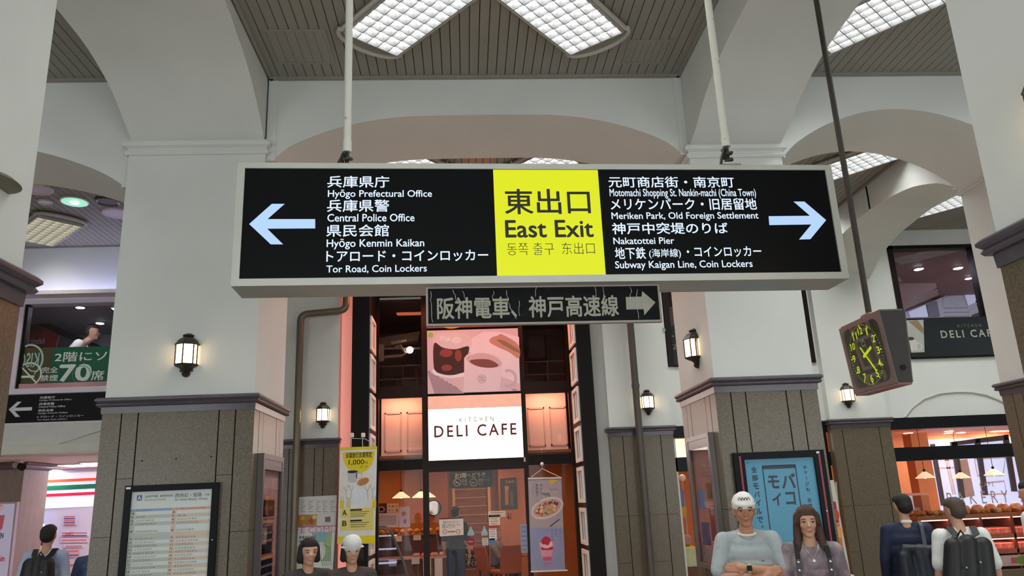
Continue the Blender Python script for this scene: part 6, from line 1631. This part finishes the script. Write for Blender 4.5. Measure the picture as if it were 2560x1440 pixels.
# ------------------------------------------------------------------ people
WORK = bpy.data.scenes.new('work')
def capsule(b, p0, r0, p1, r1, n=12, flat=None):
    """tapered capsule; flat=(axis vector, k) squashes the section along an axis"""
    p0, p1 = Vector(p0), Vector(p1)
    d = p1 - p0; L = d.length
    d = d.normalized() if L > 1e-6 else Vector((0, 0, 1))
    u = d.orthogonal().normalized(); w = d.cross(u)
    rs = []
    for k in range(5):
        t = -math.pi / 2 + math.pi / 2 * (k + .15) / 4.15
        rs.append((p0 + d * (r0 * math.sin(t)), r0 * math.cos(t)))
    for k in range(5):
        t = math.pi / 2 * k / 4.15
        rs.append((p1 + d * (r1 * math.sin(t)), r1 * math.cos(t)))
    b.rings([[c + (u * math.cos(a) + w * math.sin(a)) * r for a in [2 * math.pi * i / n for i in range(n)]] for c, r in rs])
def blob(parts, voxel=.01, smooth=4):
    """fuse overlapping solids into one continuous skin"""
    b = B()
    for p in parts:
        if p[0] == 'e': b.ellipsoid(p[1], p[2], 16, 10)
        else: capsule(b, p[1], p[2], p[3], p[4])
    me = b.mesh('fused')
    o = bpy.data.objects.new('fused', me); WORK.collection.objects.link(o)
    md = o.modifiers.new('remesh', 'REMESH'); md.mode = 'VOXEL'; md.voxel_size = voxel
    vl = WORK.view_layers[0]; vl.update()
    out = bpy.data.meshes.new_from_object(o.evaluated_get(vl.depsgraph))
    bpy.data.objects.remove(o); bpy.data.meshes.remove(me)
    bm = bmesh.new(); bm.from_mesh(out)
    for _ in range(smooth):
        bmesh.ops.smooth_vert(bm, verts=bm.verts, factor=.5, use_axis_x=True, use_axis_y=True, use_axis_z=True)
    bm.to_mesh(out); bm.free()
    out.polygons.foreach_set('use_smooth', [True] * len(out.polygons))
    return out
M_SKIN = mat('skin', '#c99a80', .55, .06, 14)
M_SKIN2 = mat('skin_tan', '#b98467', .55, .06, 14)
M_HAIR = mat('hair_black', '#1a1512', .65, .3, 40, stretch=(6, 6, 1), bump=.6)
M_HAIRB = mat('hair_brown', '#45281b', .5, .35, 40, stretch=(6, 6, 1), bump=.5)
M_SHOE = mat('shoe_black', '#1a1816', .4)
def lerp(a, b_, t): return tuple(a[i] + (b_[i] - a[i]) * t for i in range(3))
def hand_parts(wrist, fdir, up, grip=.5, r=1.0, thumb=1):
    """palm + five bent fingers; fdir = along the fingers, up = back of the hand"""
    w = Vector(wrist); f = Vector(fdir).normalized(); u = Vector(up); u = (u - f * u.dot(f)).normalized(); s = f.cross(u) * thumb
    P = [('c', tuple(w), .026 * r, tuple(w + f * .045 * r), .030 * r)]
    for k, (off, ln) in enumerate(((.030, .070), (.011, .080), (-.009, .075), (-.028, .060))):
        base = w + f * .075 * r + s * off * r
        P.append(('c', tuple(w + f * .03 * r + s * off * .8 * r), .016 * r, tuple(base), .0125 * r))
        d = f.copy(); p = base; l = ln * r / 3
        for j in range(3):
            d = (d * math.cos(grip * .55) - u * math.sin(grip * .55)).normalized() if j or grip > .3 else d
            q = p + d * l * 1.15
            P.append(('c', tuple(p), (.0105 - .0012 * j) * r, tuple(q), (.0095 - .0012 * j) * r)); p = q
    t0 = w + f * .025 * r + s * .03 * r; t1 = t0 + (f * .6 + s * .75 - u * .25).normalized() * .04 * r; t2 = t1 + (f * .95 + s * .1 - u * .3).normalized() * .032 * r
    P += [('c', tuple(t0), .016 * r, tuple(t1), .012 * r), ('c', tuple(t1), .0115 * r, tuple(t2), .009 * r)]
    return P
def head_parts(c, fwd=(0, -1, 0)):
    """c = centre of the head; fwd = facing"""
    c = Vector(c); f = Vector(fwd).normalized(); up = Vector((0, 0, 1)); r = f.cross(up).normalized(); up = r.cross(f).normalized()
    def P(x, y, z): return tuple(c + r * x + f * y + up * z)
    L = [('c', P(0, -.012, .035), .083, P(0, .012, .03), .078), ('c', P(0, -.01, .0), .074, P(0, .026, -.01), .064), ('c', P(0, .012, -.04), .058, P(0, .04, -.078), .034), ('c', P(-.012, .058, -.092), .018, P(.012, .058, -.092), .018),
         ('c', P(-.03, -.005, -.045), .034, P(-.018, .03, -.08), .024), ('c', P(.03, -.005, -.045), .034, P(.018, .03, -.08), .024),
         ('c', P(0, .085, .012), .0075, P(0, .106, -.024), .011), ('c', P(-.012, .094, -.028), .0065, P(.012, .094, -.028), .0065), ('c', P(-.045, .070, .022), .011, P(-.012, .081, .024), .010), ('c', P(.045, .070, .022), .011, P(.012, .081, .024), .010),
         ('c', P(-.042, .056, -.018), .018, P(-.026, .062, -.024), .018), ('c', P(.042, .056, -.018), .018, P(.026, .062, -.024), .018),
         ('c', P(-.014, .082, -.055), .006, P(.014, .082, -.055), .006), ('c', P(-.011, .080, -.064), .0065, P(.011, .080, -.064), .0065),
         ('c', P(-.078, -.012, .012), .012, P(-.077, -.012, -.022), .009), ('c', P(.078, -.012, .012), .012, P(.077, -.012, -.022), .009)]
    return L, P
def person(label, X, Y, top, face, spec, group=None):
    """spec keys: arms {l:(elbow,wrist,fdir,up), r:...}, hair, shirt, trousers, sleeve(0..1), head(fwd), lean, extra(fn), seated, voxel"""
    S = top / 1.715
    t = thing('person', label, 'person', (X, Y, .006 + spec.get('floor', 0)), face)
    t.scale = (S, S, S)
    lean = spec.get('lean', 0.0); vx = spec.get('voxel', .011)
    def Ln(p):  # lean the upper body forward about the hips
        x, y, z = p
        if z > .95: y -= (z - .95) * lean
        return (x, y, z)
    skin = spec.get('skin', M_SKIN); hc = Ln((spec.get('hx', 0), -.015 - spec.get('crane', 0), 1.595))
    hp, P = head_parts(hc, spec.get('head', (0, -1, 0)))
    body = list(hp)
    body += [('c', Ln((0, .012, 1.40)), .062, lerp(hc, (hc[0], hc[1] + .02, hc[2] - .1), 1.0), .05)]
    arms = spec.get('arms', {})
    default = {'l': ((.235, .02, 1.12), (.245, -.05, .87), (0, -.1, -1), (1, 0, 0)), 'r': ((-.235, .02, 1.12), (-.245, -.05, .87), (0, -.1, -1), (-1, 0, 0))}
    sh = {'l': Ln((.175, .005, 1.385)), 'r': Ln((-.175, .005, 1.385))}
    sw_ = spec.get('slim', 1.0)
    shirt = []; sl = spec.get('sleeve', .55)
    for k in ('l', 'r'):
        el, wr, fd, up_ = arms.get(k, default[k])
        el, wr = Ln(el), Ln(wr)
        body += [('c', sh[k], .05 * sw_, el, .039 * sw_), ('c', el, .039 * sw_, lerp(el, wr, .35), .041 * sw_), ('c', lerp(el, wr, .35), .041 * sw_, wr, .026 * sw_)]
        body += hand_parts(wr, fd, up_, spec.get('grip', .5), .95, 1 if k == 'r' else -1)
        loose = spec.get('loose', 1.0)
        if sl <= 1:
            e = lerp(sh[k], el, sl); shirt += [('c', sh[k], .064 * loose, e, .058 * loose)]
        else:
            e = lerp(el, wr, sl - 1); shirt += [('c', sh[k], .062 * loose, el, .052 * loose), ('c', el, .052 * loose, e, .042 * loose)]
    body += [('c', Ln((0, .01, 1.34)), .065, (0, .01, 1.0), .075), ('c', Ln((-.1, .01, 1.37)), .045, Ln((.1, .01, 1.37)), .045)]
    wv = spec.get('wide', 1.0)
    for z, w, d in ((1.36, .125, .075), (1.29, .14, .095), (1.2, .135, .1), (1.1, .125, .098), (1.0, .125, .1), (.93, .13, .103)):
        for sx in (-1, 1):
            shirt.append(('c', Ln((sx * (w * wv - .09 + .03), .008, z)), d, Ln((0, .008, z)), d + .005))
    shirt += [('c', Ln((-.06, .01, 1.415)), .05, sh['r'], .062), ('c', Ln((.06, .01, 1.415)), .05, sh['l'], .062)]
    M = spec
    def put(name, parts, m, v=vx, s=3):
        me = blob(parts, v, s); me.name = name
        return link(name, me, m, t, local=True)
    put('body', body, skin, min(vx, spec.get('bvoxel', vx)), 2)
    put('shirt', shirt, M['shirt'])
    # legs: standing, or seated when spec says so
    tr_ = []
    if spec.get('seated'):
        for sx in (-1, 1):
            tr_ += [('c', (sx * .09, 0, .93), .1, (sx * .11, -.42, .92), .075), ('c', (sx * .11, -.42, .92), .07, (sx * .11, -.4, .52), .055)]
    else:
        for sx in (-1, 1):
            tr_ += [('c', (sx * .085, .01, .92), .105, (sx * .1, .0, .5), .075), ('c', (sx * .1, .0, .5), .072, (sx * .105, .02, .1), .06)]
    tr_ += [('c', (-.07, .01, .95), .105, (.07, .01, .95), .105)]
    put('trousers', tr_, M['trousers'], .014)
    for sx in (-1, 1):
        yy = -.4 if spec.get('seated') else 0.02
        z0 = .44 if spec.get('seated') else 0
        put('shoe', [('c', (sx * .105, yy + .04, z0 + .045), .045, (sx * .11, yy - .13, z0 + .038), .036)], M_SHOE, .012)
    # hair
    hm = spec.get('hairm', M_HAIR); kind = spec.get('hair', 'short')
    H = []
    if kind != 'none':
        H += [('c', P(0, -.03, .055), .084, P(0, .015, .07), .073), ('c', P(0, -.045, .01), .078, P(0, -.03, .05), .082), ('c', P(-.04, .035, .085), .032, P(.04, .035, .085), .032)]
    if kind == 'crop':
        H = [('c', P(0, -.02, .045), .085, P(0, .012, .055), .076), ('c', P(0, -.03, .0), .079, P(0, -.02, .04), .083)]
    if kind == 'long':
        for sx in (-1, 1):
            H += [('c', P(sx * .062, .005, .05), .04, P(sx * .083, -.005, -.07), .034), ('c', P(sx * .083, -.005, -.07), .034, P(sx * .095, .015, -.2), .03), ('c', P(sx * .03, .055, .09), .026, P(sx * .075, .035, .0), .022)]
        H += [('c', P(0, -.05, .0), .08, P(0, -.06, -.17), .065)]
    if kind == 'bob':
        for sx in (-1, 1):
            H += [('c', P(sx * .06, .0, .05), .042, P(sx * .078, -.005, -.06), .034)]
        H += [('c', P(0, -.05, .0), .08, P(0, -.05, -.07), .06)]
    if H: put('hair', H, hm, min(vx, .01), 2)
    if spec.get('eyes', True):
        for sx in (-1, 1):
            B().ellipsoid(P(sx * .033, .0765, .004), (.0135, .009, .0062), 12, 8).obj('eye', mat('eye_white', '#d9d2c8', .25), t, smooth=True, local=True)
            B().ellipsoid(P(sx * .033, .083, .004), (.006, .0045, .0062), 10, 6).obj('iris', mat('eye_dark', '#1e1712', .2), t, smooth=True, local=True)
            B().tube([P(sx * .019, .083, .007), P(sx * .033, .088, .0115), P(sx * .047, .08, .008)], .0022, 6).obj('eyelid', hm, t, local=True)
            capm = [P(sx * .018, .09, .026), P(sx * .035, .088, .031), P(sx * .052, .078, .027)]
            B().tube(capm, .0035, 6).obj('eyebrow', hm, t, local=True)
        B().tube([P(-.017, .085, -.0605), P(0, .0895, -.0595), P(.017, .085, -.0605)], .0032, 6).obj('mouth', mat('lip', '#9a5a50', .5), t, local=True)
    if spec.get('extra'): spec['extra'](t, P, put, Ln)
    return t
def strap(t, pts, w, m, name='strap'):
    """flat webbing through points, width in x"""
    b = B(); rs = []
    for i, p in enumerate(pts):
        x, y, z = p
        q0 = pts[max(0, i - 1)]; q1 = pts[min(len(pts) - 1, i + 1)]
        dy, dz_ = q1[1] - q0[1], q1[2] - q0[2]; L = math.hypot(dy, dz_) or 1
        ny, nz = -dz_ / L * .006, dy / L * .006
        rs.append([(x - w / 2, y + ny, z + nz), (x + w / 2, y + ny, z + nz), (x + w / 2, y - ny, z - nz), (x - w / 2, y - ny, z - nz)])
    b.rings(rs); return b.obj(name, m, t, local=True)

# --- the couple in front of the poster pillar
M_TEE = mat('tee_grey', '#a3adae', .85, .05, 30, bump=1.0, bscale=11)
def cap_extra(t, P, put, Ln):
    put('cap', [('c', P(0, -.025, .062), .088, P(0, .01, .072), .08), ('c', P(0, -.03, .05), .089, P(0, .015, .055), .085)], mat('cap_white', '#e6e4de', .7, .04, 20), .009, 2)
    B().rings([[P(.085 * math.cos(a), .06 + s * .075 * math.sin(a), .062 + z - .02 * math.sin(a)) for a in [math.pi * i / 12 for i in range(13)]] for s, z in ((.2, 0), (1, 0), (1, .008), (.2, .008))], closed=False).obj('cap_brim', mat('cap_white'), t, local=True)
    for dx in (-.03, -.01, .012, .034):
        B().tube([P(dx - .012, .093, .085), P(dx, .094, .105), P(dx + .012, .093, .083)], .0035, 6).obj('cap_print', M_TXT, t, local=True)
    B().tube([Ln((.07 * math.cos(a), .004 + .072 * math.sin(a), 1.445 + .022 * math.sin(a))) for a in [2 * math.pi * i / 24 for i in range(25)]], .009, 8).obj('neckband', mat('cream_rib', '#ddd6c4', .8), t, local=True, smooth=True)
    B().box(.07, .095, -.118, -.108, 1.24, 1.25).obj('chest_mark', mat('print_dim', '#6f7378', .7), t, local=True)
    # wrist watch on the upper forearm
    w = Vector((-.03, -.192, 1.2)); d = Vector((-1, -.06, .06)).normalized()
    B().cyl(w - d * .012, w + d * .012, .034, n=18).obj('watch_strap', mat('watch_tan', '#b7a88e', .5), t, local=True)
    B().bevbox(w.x - .018, w.x + .018, w.y - .044, w.y - .03, w.z - .012, w.z + .026, .005).obj('watch_face', M_BLACK, t, local=True)
q = at(1856, 1240, 5.9)
person('man in a white cap and grey tee with folded arms and a watch', q.x, 5.9, q.z, math.radians(-14), dict(
    shirt=M_TEE, trousers=mat('trousers_dark', '#2c2d33', .8, .1, 20), hair='crop', sleeve=.8, loose=1.1, wide=1.0, voxel=.009, bvoxel=.0062, skin=M_SKIN2, grip=.35,
    arms={'l': ((.25, -.06, 1.145), (-.05, -.2, 1.205), (-1, .05, .1), (0, -1, .3)), 'r': ((-.25, -.06, 1.13), (.07, -.17, 1.13), (.9, .12, .55), (.2, -.9, .3))}, extra=cap_extra))
def woman_extra(t, P, put, Ln):
    m = mat('strap_black', '#17161a', .4)
    for sx in (-1, 1):
        strap(t, [(sx * .1, .09, 1.3), (sx * .105, .05, 1.425), (sx * .108, -.0, 1.455), (sx * .11, -.06, 1.42), (sx * .115, -.105, 1.33), (sx * .118, -.112, 1.2), (sx * .12, -.1, 1.08)], .034, m)
        for z in (1.31, 1.25):
            B().ellipsoid((sx * .116, -.125, z), .011, 8, 6).obj('stud', mat('steel_stud', '#d8d8d8', .2, metal=.8), t, local=True, smooth=True)
    B().tube([(.06, -.03, 1.45), (.045, -.09, 1.4), (.0, -.115, 1.335), (-.045, -.09, 1.4), (-.06, -.03, 1.45)], .0025, 6).obj('necklace', mat('silver_chain', '#cfcfcf', .3, metal=.7), t, local=True)
    B().ellipsoid((0, -.122, 1.315), (.014, .006, .016), 8, 6).obj('pendant', mat('silver_chain'), t, local=True, smooth=True)
    B().cyl((.085, -.19, 1.09), (.1, -.175, 1.095), .036, n=16).obj('white_cuff', M_WHITE, t, local=True)
    put('held_pouch', [('c', (-.03, -.24, 1.04), .035, (.0, -.235, .94), .045)], mat('pouch_cream', '#d8cdb8', .7, .1, 15), .01)
q = at(2012, 1269, 5.75)
person('woman with long brown hair, tie-dye blouse and black straps, hands clasped', q.x, 5.75, q.z, math.radians(-16), dict(
    shirt=mat('blouse_mauve', '#a69698', .7, scale=7, color2='#6f626a', thr=(.38, .6)), trousers=mat('skirt_black', '#1c1b20', .7), hair='long', hairm=M_HAIRB, sleeve=1.85, loose=1.05, slim=.85, wide=.92, voxel=.009, bvoxel=.0062, grip=.8,
    arms={'l': ((.22, -.03, 1.14), (.075, -.2, 1.085), (-.9, -.35, -.1), (.2, -.9, .4)), 'r': ((-.22, -.03, 1.14), (-.07, -.205, 1.075), (.9, -.35, .05), (-.2, -.7, .7))}, extra=woman_extra))

# --- passers-by seen from behind
M_PACK = mat('backpack_black', '#131315', .55, .15, 14, bump=.2)
def pack(size=1.0, x=0.0, z=1.18, tilt=0.0, name='backpack', both=True, m=None):
    def fn(t, P, put, Ln):
        mm = m or M_PACK
        hx, hz = .135 * size, .2 * size
        parts = []
        for sx in (-1, 1):
            parts += [('c', (x + sx * (hx - .06) + tilt * .12, .19, z + hz - .08), .075, (x + sx * (hx - .05) - tilt * .12, .2, z - hz + .06), .095)]
        parts += [('c', (x + tilt * .12, .19, z + hz - .06), .08, (x - tilt * .12, .21, z - hz + .06), .1)]
        put(name, parts, mm, .013, 3)
        put('front_pocket', [('c', (x - .06, .285, z - .08), .04, (x + .06, .285, z - .08), .04)], mm, .012, 2)
        B().tube([(x - .03, .15, z + hz), (x, .17, z + hz + .05), (x + .03, .15, z + hz)], .009, 8).obj('grab_handle', mm, t, local=True)
        for sx in ((-1, 1) if both else (1,)):
            strap(t, [(x + sx * .06, .15, z + hz - .02), (sx * .085, .11, 1.4), (sx * .1, .03, 1.462), (sx * .115, -.055, 1.43), (sx * .125, -.115, 1.3), (sx * .15, -.09, 1.12), (sx * .16, .03, 1.05)], .055, mm, 'shoulder_strap')
        for k, (dx, dz_) in enumerate(((-.07, .06), (.05, .02), (.08, -.1))):
            B().ellipsoid((x + dx, .285, z + dz_), .009, 8, 5).obj('zip_puller', M_ALU, t, local=True, smooth=True)
    return fn
BACKF = math.pi
q = at(2252, 1240, 7.3)
def tote_extra(t, P, put, Ln):
    m = mat('tote_navy', '#1e2430', .45, .12, 16)
    put('shoulder_bag', [('c', (-.2, .2, 1.2), .05, (.08, .22, 1.22), .05), ('c', (-.22, .2, 1.15), .07, (-.2, .22, .86), .1), ('c', (.1, .22, 1.15), .07, (.1, .23, .86), .1), ('c', (-.05, .2, 1.2), .07, (-.05, .24, .86), .1)], m, .014, 3)
    strap(t, [(-.1, .2, 1.24), (-.12, .1, 1.42), (-.125, .02, 1.46), (-.13, -.06, 1.43), (-.14, -.1, 1.25)], .035, m, 'shoulder_strap')
    put('collar', [('c', (-.035, .05, 1.462), .022, (.035, .05, 1.462), .022)], M_WHITE, .01)
    for sx in (-1, 1):
        B().cyl((sx * .243, -.035, .9), (sx * .245, -.045, .87), .036, n=14).obj('shirt_cuff', M_WHITE, t, local=True)
person('dark-haired man in a navy suit with a shoulder bag, back turned', q.x, 7.3, q.z, BACKF + math.radians(-18), dict(
    shirt=mat('suit_navy', '#1d2440', .75, .08, 18, bump=.7, bscale=9), trousers=mat('suit_navy2', '#1b2036', .7), hair='short', sleeve=1.92, loose=1.12, wide=1.1, eyes=False, extra=tote_extra, head=(.35, -1, -.12)))
q = at(2386, 1246, 6.5)
person('close-cropped man in a white shirt with a black backpack, head turned', q.x, 6.5, q.z, BACKF + math.radians(-12), dict(
    shirt=mat('shirt_white', '#e0e0dc', .8, .03, 20, bump=.8, bscale=10), trousers=mat('trousers_black', '#151517', .7), hair='crop', hairm=mat('hair_cropped', '#4a3d33', .7, .15, 60), sleeve=.9, loose=1.1, wide=1.12, eyes=False, extra=pack(1.35, .06, 1.12, -.25), head=(.45, -1, -.15), lean=.05))
q = at(2572, 1206, 7.4)
person('dark-haired person in a white shirt cut by the picture edge near the bakery', q.x, 7.4, q.z, BACKF + math.radians(30), dict(
    shirt=mat('shirt_white'), trousers=mat('trousers_black'), hair='short', sleeve=.8, eyes=True))
q = at(123, 1316, 9.2)
person('man in a pale blue and white shirt with a black backpack before the store', q.x, 9.2, q.z, BACKF + math.radians(8), dict(
    shirt=mat('shirt_paleblue', '#d6dbe6', .75, scale=3, color2='#a9b6d6', thr=(.4, .6)), trousers=mat('trousers_black'), hair='short', sleeve=1.3, loose=1.1, wide=1.08, eyes=False, extra=pack(1.1, 0, 1.17), crane=0))
q = at(246, 1335, 9.6)
person('person in a blue polo shirt half hidden behind the timetable pillar', q.x, 9.6, q.z, BACKF + math.radians(20), dict(
    shirt=mat('polo_blue', '#4a6488', .75, .06, 20), trousers=mat('trousers_dark'), hair='short', sleeve=.75, eyes=False))
q = at(772, 1350, 6.6)
person('short dark-haired person in a dark jacket below the pastel poster', q.x, 6.6, q.z, math.radians(25), dict(
    shirt=mat('jacket_dark', '#38322f', .8, .1, 20), trousers=mat('trousers_dark'), hair='bob', sleeve=1.9, loose=1.05))
def white_cap(t, P, put, Ln):
    put('sun_hat', [('c', P(0, -.03, .055), .1, P(0, .025, .068), .092)], mat('hat_white', '#d8d8d6', .8), .01, 2)
    B().lathe([(.09, .0), (.112, -.02), (.108, -.026), (.085, -.008)], P(0, -.005, .06), n=24).obj('hat_brim', mat('hat_white'), t, smooth=True, local=True)
q = at(880, 1347, 6.6)
person('person in a white sun hat and dark top below the yellow banner', q.x, 6.6, q.z, math.radians(15), dict(
    shirt=mat('top_darkbrown', '#453a35', .8, .1, 20), trousers=mat('trousers_dark'), hair='bob', sleeve=1.9, extra=white_cap))
# --- cafe people and upstairs people
q = at(1138, 1268, 14.5)
person('person in a black top and jeans standing behind the door notice', q.x, 14.5, q.z, math.radians(160), dict(
    shirt=mat('top_black', '#18171a', .8), trousers=mat('jeans_blue', '#3c4a66', .8, .12, 25), hair='short', sleeve=.9, voxel=.014, bvoxel=.011, eyes=False))
q = at(1240, 1346, 15.85)
person('customer in a blue-grey shirt seated at the small cafe table', q.x, 15.85, 1.62, math.radians(62), dict(
    shirt=mat('shirt_bluegrey', '#7f86a0', .8, .1, 20), trousers=mat('trousers_dark'), hair='short', hairm=mat('hair_grey', '#8a8078', .6), sleeve=.9, voxel=.014, bvoxel=.011, seated=True, floor=-.42,
    arms={'l': ((.22, -.2, 1.12), (.1, -.35, 1.25), (0, -.5, .8), (0, -.5, -.5)), 'r': ((-.22, -.2, 1.1), (-.12, -.42, 1.12), (0, -1, 0), (0, 0, 1))}))
q = at(178, 812, 13.9)
person('man in a white shirt bending forward behind the upper store window', q.x - .1, 13.9, q.z - 3.05 + .04, math.radians(105), dict(
    shirt=mat('shirt_white'), trousers=mat('trousers_black'), hair='short', sleeve=.9, voxel=.014, bvoxel=.011, lean=.55, floor=3.02, loose=1.15))
q = at(2450, 750, 14.3)
person('seated person in the upper cafe room behind the black name board', q.x, 14.3, 1.62, math.radians(-60), dict(
    shirt=mat('top_black'), trousers=mat('trousers_black'), hair='short', sleeve=.5, voxel=.014, bvoxel=.011, floor=q.z - 1.62 , seated=True,
    arms={'l': ((.22, -.2, 1.12), (.08, -.2, 1.42), (0, -.3, .9), (0, -.5, -.5)), 'r': ((-.22, -.2, 1.1), (-.12, -.42, 1.12), (0, -1, 0), (0, 0, 1))}))
bn_ = thing('bench', 'dark bench under the seated person of the upper cafe room', 'bench', (q.x, 14.3, q.z - .9))
B().bevbox(q.x - .3, q.x + .5, 14.1, 14.6, q.z - .9, q.z - .82, .02).obj('seat', M_DARKWOOD, bn_)
for dx in (-.25, .4):
    B().box(q.x + dx, q.x + dx + .06, 14.15, 14.55, 3.0, q.z - .9).obj('leg', M_DARKWOOD, bn_)
bpy.data.scenes.remove(WORK)
bpy.data.objects.remove(_txo)
